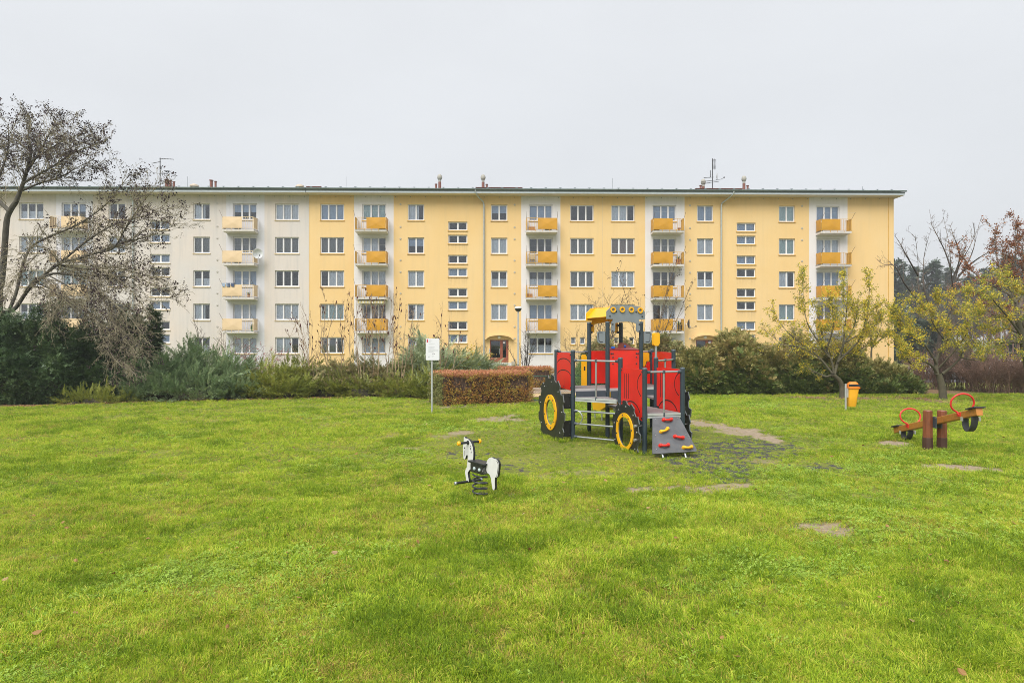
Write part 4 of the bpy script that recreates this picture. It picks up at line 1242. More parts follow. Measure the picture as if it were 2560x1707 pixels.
# wheels ------------------------------------------------------
def tyre_outline(Rb, Rt, n, cz, ph=0.0):
    pts = []
    for i in range(n):
        a = 2 * math.pi * i / n + ph; s_ = 2 * math.pi / n
        for f, r in ((0, Rb), (.10, Rt * .985), (.52, Rt), (.62, Rb), (.96, Rb)):
            an = a + s_ * f; pts.append((r * math.cos(an), cz + r * math.sin(an)))
    return pts
def wheel(a, b, cz, Rb, Rt, ro, ri, sgn, teeth, flat=-.02):
    out_ = [(u, max(v, flat)) for u, v in tyre_outline(Rb, Rt, teeth, cz, .3)]
    n = len(out_)
    angs = [math.atan2(v - cz, u) for u, v in out_]
    inn = [(ri * 1.02 * math.cos(t), cz + ri * 1.02 * math.sin(t)) for t in [2 * math.pi * (i // 5 + (0, .10, .52, .62, .96)[i % 5]) / teeth + .3 for i in range(n)]]
    k = MB(); k.annulus(out_, inn, P(a, b, 0), Y_, Z_, .022, 0, 1)
    w_ = k.build("wheel", [BLK, BLKE], tw)
    k = MB(); k.annulus(circ(ro, 40, 0, cz), circ(ri, 40, 0, cz), P(a + sgn * .024, b, 0), Y_, Z_, .022)
    k.build("rim_ring", YEL, w_)
    bolts(w_, [P(a + sgn * .036, b + (ro + ri) / 2 * math.cos(t), cz + (ro + ri) / 2 * math.sin(t)) for t in [2 * math.pi * i / 8 + .2 for i in range(8)]], (sgn, 0, 0), .014)
    bolts(w_, [P(a + sgn * .012, b + Rb * .90 * math.cos(t), cz + Rb * .90 * math.sin(t)) for t in [2 * math.pi * i / 9 + .1 for i in range(9)] if cz + Rb * .90 * math.sin(t) > .05], (sgn, 0, 0), .014, BOLTS)
    return w_
wheel(-.28, .42, .56, .74, .83, .385, .275, -1, 13); wheel(2.68, .42, .56, .74, .83, .385, .275, 1, 13)
wheel(.535, 2.36, .36, .54, .605, .36, .285, -1, 11); wheel(1.615, 2.36, .36, .54, .605, .36, .285, 1, 11)
for a0, a1 in ((-.268, -.03), (2.43, 2.668)):
    for z0, z1 in ((.68, 1.0), (.095, .43)):
        k = MB(); k.prism([(a0, z0), (a1, z0), (a1, z1), (a0, z1)], P(0, .94, 0), X_, Z_, .02); o = k.build("wheel_bracket", BLK, tw)
        bolts(o, [P(x, .952, z) for x in (a0 + .05, a1 - .04) for z in (z0 + .05, z1 - .05)], (0, -1, 0), .012)
for a, s_ in ((.675, -1), (1.475, 1)):
    for z in (.26, .52):
        k = MB(); A = Vector(P(a, 2.78, z)); k.cyl(A, A + Vector((s_ * .13, 0, 0)), .012, 8); k.tube([A + Vector((s_ * .15, -.02, 0)), A + Vector((s_ * .19, -.02, 0))], .03, 10)
        k.build("wheel_bracket", BOLTS, tw, smooth=True)

# cab roof ------------------------------------------------------
def q2(x, y): return (.8 + (x - 718) / 965.0, 2.1 + (954.6 - y) / 1073.0)
OUT = [(668, 262), (700, 225), (735, 195), (765, 150), (800, 135), (860, 128), (1020, 119), (1230, 122), (1360, 132), (1410, 142), (1450, 165), (1478, 195), (1515, 228), (1545, 265), (1545, 440), (1410, 442),
       (1410, 485), (1438, 498), (1438, 738), (1390, 740), (1360, 722), (1350, 690), (1350, 560), (1338, 535), (1230, 505), (1100, 490), (980, 505), (870, 530), (862, 560), (862, 700), (845, 732), (782, 738), (782, 500), (808, 485), (808, 440), (668, 440)]
OUT = [q2(*p) for p in OUT]
k = MB(); k.prism(OUT, P(0, 1.035, 0), X_, Z_, .022); fr_ = k.build("cab_front", GREY, tw)
for x, y in ((810, 228), (1017, 219), (1225, 221), (1430, 232)):
    u, z = q2(x, y); MB().annulus(circ(.062, 24, u, z), circ(.034, 24, u, z), P(0, 1.060, 0), X_, Z_, .026).build("roof_light", YEL, fr_)
bolts(fr_, [P(u, 1.047, z) for u, z in [q2(*p) for p in ((885, 264), (1338, 268), (740, 372), (1480, 372), (803, 555), (803, 715), (1412, 555), (1412, 715))]], (0, -1, 0))
k = MB(); k.prism(OUT, P(0, -.055, 0), X_, Z_, .022); rb_ = k.build("cab_rear", YEL, tw)
def roof_sheet(p0, p1):
    (u0, z0), (u1, z1) = p0, p1
    A = Vector((u0, 0, z0)); U = Vector((u1 - u0, 0, z1 - z0)); L = U.length; U.normalize()
    k = MB(); k.prism([(0, -.042), (L, -.042), (L, 1.022), (0, 1.022)], A, U, Y_, .018)
    return k.build("roof_board", YEL, tw)
roof_sheet((.765, 2.625), (.965, 2.845)); roof_sheet((1.43, 2.845), (1.635, 2.625)); roof_sheet((.985, 2.852), (1.41, 2.852))
c = MB()
for a in (.8, 1.6):
    s_ = 1 if a < 1 else -1
    for z in (2.47, 2.31):
        c.tube([P(a, -.02, z), P(a + s_ * .09, -.035, z)], [.03, .026], 10)
c.build("fitting", CUP, tw, smooth=True)
# mirrors
def mirror(pts, fr):
    k = MB(); k.prism([q2(*p) for p in pts], P(0, .98, 0), X_, Z_, .02); o = k.build("mirror", GREY, tw)
    k = MB(); ribbon(k, [P(u, .98, z) for u, z in [q2(*p) for p in fr]], .014, (0, -1, 0), .0125); k.build("groove", GROOVE, o)
    return o
mirror([(480, 760), (505, 728), (530, 722), (662, 722), (662, 1000), (535, 996), (500, 975), (486, 930)], [(600, 748), (520, 748), (512, 770), (520, 940), (545, 962), (605, 962)])
mirror([(1548, 722), (1700, 722), (1725, 742), (1728, 765), (1718, 950), (1700, 985), (1680, 997), (1548, 1000)], [(1590, 748), (1690, 748), (1698, 770), (1690, 940), (1672, 962), (1590, 962)])
for a, s_ in ((.63, -1), (1.77, 1)):
    pass
k = MB()
for x in (628, 1585): 
    u, z = q2(x, 755); k.add([P(u - .006, .965, z), P(u + .006, .965, z), P(u + .006, .965, z - .19), P(u - .006, .965, z - .19)], [(0, 1, 2, 3)])
# exhaust
ex_ = MB().cyl(P(1.475, 1.85, 1.776), P(1.475, 1.85, 2.03), .024, 12).build("exhaust_pipe", STEEL, tw, smooth=True)
k = MB(); k.prism([(-.045, 2.01), (.03, 2.01), (.066, 2.06), (.066, 2.25), (.045, 2.277), (-.045, 2.277), (-.066, 2.255), (-.066, 2.03)], P(1.475, 1.85, 0), X_, Z_, .085)
k.build("exhaust_cap", YEL, ex_, bevel=.018)

# climbing ramp ------------------------------------------------------
A = Vector(P(1.075, 2.90, .675)); Bv = Vector(P(1.03, 3.33, .085)); V_ = (A - Bv); L = V_.length; V_.normalize(); U_ = Vector((1, 0, 0))
k = MB(); k.prism([(-.45, 0), (.44, .0), (.46, .04), (.30, L), (-.26, L), (-.45, .03)], Bv, U_, V_, .022, 0, 1); rp = k.build("climbing_ramp", [RAMPM, BLKE], tw)
Nn = U_.cross(V_); Nn.normalize()
def hold(u, v, rot, m):
    c0 = Bv + U_ * u + V_ * v + Nn * .011
    du = U_ * math.cos(rot) + V_ * math.sin(rot); dv = V_ * math.cos(rot) - U_ * math.sin(rot)
    k = MB(); pts = []
    for i in range(13):
        t = -1 + 2 * i / 12
        pts.append(c0 + du * (t * .075) + dv * (.022 * abs(t) ** 2.2 - .01) + Nn * (.03 + .022 * (1 - abs(t) ** 3)))
    k.tube(pts, [.022 if abs(i - 6) < 5 else .026 for i in range(13)], 10)
    for s_ in (-1, 1):
        e = c0 + du * (s_ * .078) + dv * .012; k.tube([e, e + Nn * .035, e + Nn * .055, e + Nn * .062], [.034, .034, .024, .006], 12)
    k.build("climbing_hold", m, rp, smooth=True)
hold(.02, .655, 0, RED); hold(-.10, .44, .35, YEL); hold(.15, .285, -.22, RED); hold(-.19, .135, 0, RED); hold(.27, .07, 0, YEL)
bolts(rp, [Bv + U_ * u + V_ * v + Nn * .011 for u, v in ((-.22, .69), (.24, .69), (-.3, .36), (.33, .36), (-.36, .08), (.36, .30))], Nn, .008, BOLTS)
for u in (-.24, .22):
    p0 = Bv + U_ * u + V_ * .10 - Nn * .03; k = MB(); k.tube([Bv + U_ * u + V_ * L * .98 - Nn * .03, p0, Vector((p0.x + .02, p0.y - .11, -.12))], .017, 8); k.build("ramp_leg", ALU, rp, smooth=True)

# ------------------------------------------------------------------ spring horse
HC = Vector((-.435, 8.87, 0)); HH = Vector((-.6, .8, 0)); HN = Vector((-.8, -.6, 0))
hr = thing("spring_horse", "white board rocking horse on a black coil spring in the grass", "spring rider", tuple(HC), math.atan2(.8, -.6))
def hp(x, y):
    u = (1140 + x / 8.714 - CX) / FPX; w_ = (1080 + y / 8.714 - CY) / FPX
    t = (HC.x * HN.x + HC.y * HN.y) / (u * HN.x + HN.y)
    return ((t * u - HC.x) * HH.x + (t - HC.y) * HH.y, EYE - t * w_)
WHT = M("board_white", (0.66, 0.66, 0.65), .5, var=.05, scale=12, dirt=(.5, .5, .46), dirt_amt=.4)
HEAD = [(205, 95), (228, 128), (262, 134), (300, 155), (335, 198), (368, 260), (388, 330), (400, 430), (399, 520), (392, 600), (388, 660), (375, 720), (352, 785), (318, 815), (288, 860), (276, 900), (285, 960), (298, 1020), (298, 1075), (262, 1075), (246, 1050), (232, 950), (218, 870), (232, 808), (256, 760), (266, 690), (275, 600), (279, 520), (268, 488), (247, 500), (228, 560), (208, 588), (186, 572), (178, 480), (172, 370), (176, 300), (192, 230), (190, 160), (193, 110)]
REAR = [(795, 540), (742, 560), (710, 600), (690, 655), (672, 700), (670, 760), (680, 820), (700, 880), (742, 906), (765, 940), (785, 1010), (800, 1120), (814, 1215), (830, 1255), (856, 1255), (868, 1210), (868, 1080), (872, 985), (905, 985), (926, 960), (940, 880), (951, 760), (954, 690), (940, 630), (910, 590), (880, 575), (850, 572), (825, 552)]
TAIL = [(885, 640), (905, 610), (930, 640), (946, 700), (942, 780), (930, 880), (915, 955), (898, 972), (880, 965), (878, 900), (888, 800), (896, 720)]
def hx(o, V2): return [hp(*p) for p in V2]
UX, UZ = Vector((1, 0, 0)), Vector((0, 0, 1))       # local x = along the horse, local y = towards the viewer
k = MB(); k.prism(hx(0, HEAD), (0, 0, 0), UX, UZ, .034, 0, 1); hd = k.build("head_board", [WHT, BLK], hr)
k = MB(); k.prism(hx(0, REAR), (0, 0, 0), UX, UZ, .034, 0, 1); rr_ = k.build("rump_board", [WHT, BLK], hr)
k = MB(); k.prism(hx(0, TAIL), (0, .021, 0), UX, UZ, .008, 0, 1); k.build("tail_board", [WHT, BLK], rr_)
k = MB(); e = hp(212, 340)
k.prism(circ(.011, 12, e[0], e[1]), (0, .0185, 0), UX, UZ, .003)
for pts in ([(205, 400), (203, 450), (207, 515)], [(345, 290), (322, 318), (340, 340), (332, 372)], [(352, 330), (338, 365), (354, 395)], [(368, 420), (345, 440), (360, 462)]):
    ribbon(k, [Vector((hp(*p)[0], .0182, hp(*p)[1])) for p in pts], .007, (0, 1, 0), .0005)
k.build("face_marks", GROOVE, hd)
s0_, z0_ = hp(385, 660); s1_, z1_ = hp(690, 660)
zs_ = (z0_ + z1_) / 2
k = MB(); k.box(s1_ - .02, s0_ + .02, -.085, .085, zs_ - .012, zs_ + .014); k.build("seat", BLK, hr, bevel=.006)
k = MB(); k.box(s1_ + .03, s0_ - .02, -.07, .07, zs_ - .138, zs_ - .013); cl_ = k.build("clamp_block", M("clamp_black", (.02, .022, .018), .5, var=.4, scale=20), hr, bevel=.008)
for f in (.2, .62):
    x = s1_ + .03 + (s0_ - s1_ - .05) * f; MB().lathe([(.024, .0705), (.024, .082), (.012, .092), (.003, .092)], 14, (x, 0, zs_ - .08), ax='y').build("bolt", M("bolt_grey_cap", (.42, .5, .5), .4), cl_, smooth=True)
MB().lathe([(.045, .0), (.045, .012), (.028, .018), (.004, .02)], 18, (s1_ + .03, 0.02, zs_ - .085), ax='x').build("bolt", WHT, cl_, smooth=True).scale = (1, 1, 1)
e = hp(290, 222); hb = MB().cyl((e[0], -.16, e[1]), (e[0], .16, e[1]), .017, 12).build("handle_bar", BLK, hr, smooth=True)
for s_ in (-1, 1): MB().lathe([(.018, s_ * .155), (.031, s_ * .16), (.033, s_ * .18), (.022, s_ * .192), (.004, s_ * .192)], 14, (e[0], 0, e[1]), ax='y').build("grip_end", YEL, hb, smooth=True)
MB().lathe([(.028, .018), (.028, .03), (.02, .034)], 12, (e[0], 0, e[1]), ax='y').build("collar", BLK, hb, smooth=True)
e = hp(272, 1072); fb_ = MB().cyl((e[0], -.20, e[1]), (e[0], .20, e[1]), .018, 12).build("foot_bar", BLK, hr, smooth=True)
for s_ in (-1, 1): MB().lathe([(.019, s_ * .195), (.026, s_ * .2), (.026, s_ * .22), (.018, s_ * .228), (.004, s_ * .228)], 14, (e[0], 0, e[1]), ax='y').build("grip_end", STEEL, fb_, smooth=True)
turns = 4.2; ztop = zs_ - .145
zt_of = lambda f: ztop * (1 - f)
pts = []
for i in range(int(turns * 22) + 1):
    f = i / (turns * 22); a = 2 * math.pi * turns * f + 1.2; zz = ztop * (1 - f ** .88) - .01 if f < 1 else -.01
    pts.append((.098 * math.cos(a), .098 * math.sin(a), zz))
MB().tube(pts, .0115, 8).build("spring", M("spring_black", (.03, .033, .037), .35), hr, smooth=True)

# ------------------------------------------------------------------ see-saw
WOODB = M("beam_wood", (0.42, 0.17, 0.03), .42, var=.2, scale=3, stretch=(1, 8, 8), dirt=(.22, .09, .03), dirt_amt=.4, coat=.15)
WOODP = M("post_wood", (0.19, 0.058, 0.022), .5, var=.25, scale=5, stretch=(8, 8, 1), dirt=(.10, .03, .015), dirt_amt=.4)
WOODD = M("post_foot", (0.065, 0.028, 0.018), .6, var=.2)
REDT = M("ring_red", (0.62, 0.03, 0.025), .38)
RUBB = M("tyre_rubber", (0.035, 0.037, 0.04), .6, var=.3, scale=12)
ss_c = Vector((8.30, 12.84, 0))
ssw = thing("seesaw", "wooden seesaw with two red hoop handles, its far end resting on the grass", "seesaw", tuple(ss_c), 0)
for x in (8.16, 8.44):
    k = MB(); x0 = x - 8.30
    oc = circ(.086, 8, x0, 0, math.pi / 8); oc2 = circ(.092, 8, x0, 0, math.pi / 8)
    ps = MB().tube([(x0, 0, .22), (x0, 0, .735), (x0, 0, .75)], [.088, .084, .074], 8).build("post", WOODP, ssw)
    MB().tube([(x0, 0, -.2), (x0, 0, .215), (x0, 0, .2195)], [.094, .092, .09], 8).build("foot", WOODD, ps)
far, near = Vector((8.43, 14.35, .155)) - ss_c, Vector((8.235, 11.52, .865)) - ss_c
ax_ = (near - far); BL = ax_.length; ax_.normalize()
sx_ = ax_.cross(Vector((0, 0, 1))).normalized(); up_ = sx_.cross(ax_)
if up_.z < 0: sx_, up_ = -sx_, -up_
k = MB(); k.prism([(-.055, -.065), (.055, -.065), (.055, .065), (-.055, .065)], (far + near) / 2, sx_, up_, BL); bm_ = k.build("beam", WOODB, ssw, bevel=.012)
mid_ = far + ax_ * (BL * .52)
k = MB(); k.cyl((-.16, 0, mid_.z), (.16, 0, mid_.z), .02, 10); k.build("axle", STEEL, ssw)
k = MB()
for s_ in (-1, 1): k.box(s_ * .055 - .012, s_ * .055 + .012, -.13, .13, mid_.z - .11, mid_.z + .09)
k.build("bearing_plate", CUP, ssw)
for t, side in ((0, -1), (1, 1)):
    base = far + ax_ * (BL * (.04 if t == 0 else .965)) + up_ * .068
    k = MB(); k.prism([(-.10, -.13), (.10, -.13), (.10, .13), (-.10, .13)], base + up_ * .008, sx_, ax_, .022); k.build("seat", RUBB, ssw, bevel=.006)
    hc = far + ax_ * (BL * (.202 if t == 0 else .827)) + Vector((0, 0, .225))
    pts = [hc + sx_ * (.205 * math.cos(a)) + Vector((0, 0, 1)) * (.168 * math.sin(a)) + ax_ * (side * .03 * math.sin(a)) for a in [R(-68 + 316 * i / 28) for i in range(29)]]
    pts = [hc + sx_ * .062 + Vector((0, 0, -.21))] + pts + [hc - sx_ * .062 + Vector((0, 0, -.21))]
    k = MB(); k.tube(pts, .0165, 10); hp_ = k.build("hoop_handle", REDT, ssw, smooth=True)
    for p in (pts[0], pts[-1]): MB().box(-.008, .008, -.045, .045, -.03, .045).build("foot_plate", REDT, hp_, loc=tuple(p))
    tb = far + ax_ * (BL * (.15 if t == 0 else .90)) - up_ * .066
    dep = .185 if t == 0 else .25
    path_ = [(.145, .0), (.15, -.05)] + [(.15 * math.cos(a), -.05 - (dep - .05) * math.sin(a)) for a in [math.pi * i / 14 for i in range(1, 14)]] + [(-.15, -.05), (-.145, 0)]
    V = []
    c0 = tb + Vector((0, 0, -.05)); n_p = len(path_)
    for u, z in path_:
        p = tb + ax_ * u + Vector((0, 0, z)); rd = (p - c0).normalized()
        for w_, dd in ((-.055, 0), (.055, 0), (.055, -.02), (-.055, -.02)): V.append(p + sx_ * w_ + rd * dd)
    k = MB(); k.add(V, [(i * 4 + j, i * 4 + (j + 1) % 4, i * 4 + 4 + (j + 1) % 4, i * 4 + 4 + j) for i in range(n_p - 1) for j in range(4)] + [(0, 1, 2, 3), tuple((n_p - 1) * 4 + j for j in range(4))])
    tyb = k.build("tyre_bumper", RUBB, ssw, smooth=True)
    k = MB()
    for u in (.147, -.147): k.box(u - .004, u + .026 if u > 0 else u + .004, -.03, .03, -.06, .01)
    k.build("bracket", GALV, tyb, loc=tuple(tb))

# ------------------------------------------------------------------ litter bin on a post
bn = thing("litter_bin", "yellow litter bin with an orange lid hung on a grey post", "litter bin", (10.31, 20.2, 0), R(-12))
MB().cyl((0, 0, -.2), (0, 0, .79), .033, 12).build("post", GALV, bn, smooth=True)
BINY = M("bin_yellow", (.80, .39, .02), .42, var=.05); BINO = M("bin_orange", (.74, .20, .012), .42, var=.05)
def rr(w_, d, r, cx, cy, n=5):
    p = []
    for sx, sy, a0 in ((1, 1, 0), (-1, 1, 90), (-1, -1, 180), (1, -1, 270)):
        for i in range(n): a = R(a0 + 90 * i / (n - 1)); p.append((cx + sx * (w_ / 2 - r) + r * math.cos(a), cy + sy * (d / 2 - r) + r * math.sin(a)))
    return p
V = []; lv = [(.095, .205, .21, .165), (.11, .22, .225, .165), (.40, .25, .26, .185), (.655, .285, .29, .205)]
for z, w_, d, cx in lv: V += [(x, y, z) for x, y in rr(w_, d, .05, cx, 0)]
n = 20; k = MB(); k.add(V, [(i * n + j, i * n + (j + 1) % n, (i + 1) * n + (j + 1) % n, (i + 1) * n + j) for i in range(3) for j in range(n)] + [tuple(range(n - 1, -1, -1)), tuple(3 * n + j for j in range(n))])
k.build("bin_body", BINY, bn, smooth=True)
V = []; lv = [(.656, .335, .33, .212), (.70, .335, .33, .212), (.705, .30, .30, .20), (.80, .27, .28, .195), (.845, .20, .22, .205), (.86, .12, .14, .215)]
for z, w_, d, cx in lv: V += [(x, y, z) for x, y in rr(w_, d, .05, cx, 0)]
k = MB(); k.add(V, [(i * n + j, i * n + (j + 1) % n, (i + 1) * n + (j + 1) % n, (i + 1) * n + j) for i in range(5) for j in range(n)] + [tuple(range(n - 1, -1, -1)), tuple(5 * n + j for j in range(n))])
lid = k.build("lid", BINO, bn, smooth=True)
MB().box(.05, .36, -.152, -.1505, .72, .79).build("slot", BLK, lid)
MB().box(.03, .07, -.05, .05, .38, .66).build("bracket", GALV, bn)

# ------------------------------------------------------------------ notice board on a pole
sg = thing("notice_sign", "white notice board with a red tag on a grey pole at the lawn's edge", "sign", (-2.356, 19.26, 0), R(4))
MB().cyl((0, 0, -.3), (0, 0, 2.12), .03, 12).build("pole", GALV, sg, smooth=True)
BW, B0, B1 = .20, 1.552, 2.19
k = MB(); k.prism([(x, z + (B0 + B1) / 2) for x, z in rr(BW * 2, B1 - B0, .03, .02, 0)], (0, -.045, 0), (1, 0, 0), (0, 0, 1), .012); bd = k.build("board", M("sign_white", (.70, .71, .75), .4, var=.02), sg)
SGR = M("sign_red", (.50, .02, .03), .5); SGT = M("sign_print", (.42, .44, .47), .6); SGB = M("sign_emblem", (.03, .02, .03), .6)
def sx(x): return .02 - .20 + (x - 215) / 780 * .40
def sz(y): return B1 - (y - 165) / 1225 * (B1 - B0)
def plate(x0, x1, y0, y1, m, name): 
    k = MB(); k.add([(sx(x0), -.0525, sz(y1)), (sx(x1), -.0525, sz(y1)), (sx(x1), -.0525, sz(y0)), (sx(x0), -.0525, sz(y0))], [(0, 1, 2, 3)]); return k.build(name, m, bd)
plate(268, 338, 205, 395, SGR, "red_tag")
k = MB()
for x0, x1, y0, h in ((375, 545, 225, 10), (375, 520, 270, 10), (375, 560, 318, 10), (375, 490, 364, 14), (380, 740, 452, 12), (380, 640, 494, 12), (370, 740, 634, 8), (370, 740, 664, 8), (370, 700, 704, 8), (370, 760, 770, 8), (370, 930, 815, 8), (370, 900, 866, 8), (370, 650, 922, 12), (560, 680, 1150, 10), (560, 640, 1225, 10)):
    k.add([(sx(x0), -.0525, sz(y0 + h)), (sx(x1), -.0525, sz(y0 + h)), (sx(x1), -.0525, sz(y0)), (sx(x0), -.0525, sz(y0))], [(0, 1, 2, 3)])
k.build("print_lines", SGT, bd)
k = MB()
for pts in ([(600, 1055), (610, 1015), (640, 992), (650, 1040), (625, 1070)], [(675, 985), (705, 1010), (720, 1055), (695, 1060), (672, 1025)]):
    k.add([(sx(x), -.0526, sz(y)) for x, y in pts], [tuple(range(len(pts)))])
k.build("emblem", SGB, bd)
k = MB()
for x0, x1, y0, y1 in ((365, 475, 1125, 1140), (365, 430, 1200, 1250)): k.add([(sx(x0), -.0525, sz(y1)), (sx(x1), -.0525, sz(y1)), (sx(x1), -.0525, sz(y0)), (sx(x0), -.0525, sz(y0))], [(0, 1, 2, 3)])
k.build("print_lines", SGT, bd)
MB().box(-.05, .05, -.039, -.03, 1.7, 1.74).box(-.05, .05, -.039, -.03, 2.0, 2.04).build("clamp", GALV, sg)

# ------------------------------------------------------------------ street lamp by the entrance, far lamp pole
gzl = float(ground_z(.37, 41.0))
lx, ly, _ = at(1295.5, 853, 41.0)
lp = thing("street_lamp", "slim grey street lamp with a small white head beside the entrance", "street lamp", (lx, ly, gzl), 0)
hl = 4.30 - gzl
MB().tube([(0, 0, -.2), (0, 0, 1.15)], .10, 12).build("base", M("lamp_base", (.36, .42, .50), .5), lp, smooth=True)
MB().tube([(0, 0, 1.151), (0, 0, 1.3), (0, 0, hl - .32)], [.08, .062, .05], 10).build("pole", GALV, lp, smooth=True)
MB().lathe([(.06, hl - .34), (.16, hl - .28), (.22, hl - .16), (.21, hl - .13)], 16).build("lamp_shade", DARKM, lp, smooth=True)
MB().lathe([(.23, hl - .129), (.24, hl - .10), (.17, hl - .03), (.03, hl)], 16).build("lamp_cap", M("lamp_white", (.8, .8, .8), .4), lp, smooth=True)
lx, ly, _ = at(2503, 853, 62.0); gz2 = float(ground_z(lx, 62))
lp = thing("street_lamp", "thin far lamp post rising behind the parked cars", "street lamp", (lx, ly, gz2), 0)
MB().tube([(0, 0, -.2), (0, 0, 2.5), (0, 0, 5.2), (-.2, 0, 5.5), (-.7, 0, 5.6)], [.07, .06, .05, .045, .04], 8).build("pole", GALV, lp, smooth=True)
MB().box(-1.2, -.65, -.12, .12, 5.55, 5.66).build("lamp_head", DARKM, lp, bevel=.03)

# ------------------------------------------------------------------ sandpit, timber edge, wire fence behind the hedge
SAND = M("sand", (.52, .36, .19), .95, var=.12, scale=9)
TIMB = M("timber_grey", (.34, .27, .21), .8, var=.25, scale=4, stretch=(1, 9, 9))
RA = math.atan2(.29, .957)
def rw(u, v, o=(1.35, 25.9)): return (o[0] + u * math.cos(RA) - v * math.sin(RA), o[1] + u * math.sin(RA) + v * math.cos(RA))
V = [(*rw(u, v), float(ground_z(*rw(u, v))) + .03) for u, v in ((-2.2, -1.2), (3.2, -1.2), (3.2, 2.2), (-2.2, 2.2))]
kind(MB().add(V, [(0, 1, 2, 3)]).build("sand", SAND), "structure")
pit = thing("sandpit_edge", "low grey timber edging round the sand behind the clipped orange hedge", "sandpit edging", (*rw(0, 0), -.05), RA)
for v, zc in ((.25, .0), (.62, .12), (2.3, .0)):
    for u in (-2.0, .55):
        MB().box(u, u + 2.5, v, v + .16, zc, zc + .15).build("plank", TIMB, pit, bevel=.02)
FGR = M("fence_green", (.03, .11, .075), .5)
fn = thing("wire_fence", "low dark green wire mesh fence behind the orange hedge and the tower", "fence", (.55, 22.9, -.05), R(9))
nP = 3
for i in range(nP): MB().cyl((i * 1.6, 0, -.2), (i * 1.6, 0, .98), .022, 8).build("post", FGR, fn, smooth=True)
k = MB()
for z in (.10, .94): k.cyl((0, 0, z), (1.6 * (nP - 1), 0, z), .012, 5)
k.build("top_wire", FGR, fn)
segs = []
Lf = 1.6 * (nP - 1); st_ = .085
for i in range(int(Lf / st_) + 10):
    x0 = i * st_
    for s_ in (1, -1):
        xa, xb = x0, x0 - s_ * .84
        if max(xa, xb) > Lf or min(xa, xb) < 0: continue
        segs.append(((xa, 0.004 * s_, .10), (xb, 0.004 * s_, .94), .0022, .0022))
kind(seg_mesh("wire_mesh", segs, FGR, fn, 3), "stuff")

# ------------------------------------------------------------------ plants: spray and leaf shapes
def feather(n, L, side_len, ang, wid, droop, seed, flat=.15):
    """a leafy shoot along +X made of narrow side blades"""
    r = np.random.default_rng(seed); V, F = [], []
    def blade(x, y, z, dx, dy, dz, l, w_):
        d = np.array([dx, dy, dz]); d /= np.linalg.norm(d); s_ = np.cross(d, [0, 0, 1.0]); s_ /= np.linalg.norm(s_) + 1e-6
        p = np.array([x, y, z]); k = len(V)
        V.extend([tuple(p), tuple(p + d * l * .5 + s_ * w_), tuple(p + d * l), tuple(p + d * l * .5 - s_ * w_)]); F.append((k, k + 1, k + 2, k + 3))
    for i in range(n):
        f = (i + .6) / n; x = f * L; z = -droop * f * f * L + r.normal(0, .01) * L
        s_ = 1 if i % 2 else -1; a = ang * r.uniform(.6, 1.2); l = side_len * (1.05 - .65 * f) * r.uniform(.7, 1.25)
        blade(x, 0, z, math.cos(a), s_ * math.sin(a), r.normal(.1, flat), l, wid * l)
    blade(L * .75, 0, -droop * .55 * L, 1, 0, -droop, L * .35, wid * L * .25)
    return V, F

def leafset(n, L, W, spread, seed, hang=0.0, fold=.25):
    r = np.random.default_rng(seed); V, F = [], []
    for i in range(n):
        p = np.array([r.uniform(0, spread), r.normal(0, spread * .22), r.normal(0, spread * .22)])
        d = np.array([r.uniform(.1, 1), r.normal(0, .7), r.normal(-hang, .6)]); d /= np.linalg.norm(d)
        s_ = np.cross(d, r.normal(size=3)); s_ /= np.linalg.norm(s_); nn = np.cross(d, s_)
        l = L * r.uniform(.65, 1.2); w_ = W * l; k = len(V)
        V += [tuple(p), tuple(p + d * l * .45 + s_ * w_ + nn * l * fold * .3), tuple(p + d * l - nn * l * .1), tuple(p + d * l * .45 - s_ * w_ + nn * l * fold * .3), tuple(p + d * l * .5)]
        F += [(k, k + 4, k + 2, k + 1), (k, k + 3, k + 2, k + 4)]
    return V, F

BARK = M("bark_grey", (.14, .115, .085), .9, var=.3, scale=9, bump=.6, bscale=40)
BARKG = M("bark_mossy", (.085, .076, .046), .9, var=.3, scale=6, bump=.6, bscale=40)
BARKD = M("bark_dark", (.055, .045, .038), .9, var=.35, scale=6, bump=.6, bscale=30)
TWIG = M("twig_brown", (.13, .095, .065), .85, var=.3, scale=3)
TWIGO = M("twig_olive", (.27, .235, .155), .85, var=.3, scale=3)
TWIGR = M("twig_red_brown", (.22, .135, .10), .85, var=.3, scale=3)
TWIGS = M("twig_sumac", (.33, .24, .15), .85, var=.25, scale=3)
INNER = M("inner_shade_wood", (.045, .040, .022), .95, var=.4, scale=4)  # wood tone kept dark to paint deep shade between the shoots

F_YEW = FOL("yew_needles", [(0.030, 0.065, 0.027), (0.054, 0.101, 0.038), (0.088, 0.142, 0.051), (0.135, 0.176, 0.068)], transl=.12, pscale=.9, rough=.45, spec=.35)
F_BLUE = FOL("juniper_blue", [(.12, .195, .085), (.20, .29, .14), (.29, .37, .20), (.34, .38, .16)], transl=.15, pscale=.7)
F_GRN = FOL("juniper_green", [(0.123, 0.167, 0.038), (0.217, 0.254, 0.046), (0.319, 0.341, 0.065), (0.377, 0.341, 0.087)], transl=.18, pscale=.9)
F_BRN = FOL("juniper_brownish", [(0.138, 0.167, 0.058), (0.225, 0.239, 0.087), (0.334, 0.268, 0.131), (0.420, 0.275, 0.152)], transl=.15, pscale=1.0)
F_GREY = FOL("juniper_greygreen", [(0.161, 0.217, 0.105), (0.266, 0.329, 0.182), (0.364, 0.420, 0.252), (0.378, 0.392, 0.140)], transl=.15, pscale=.9)
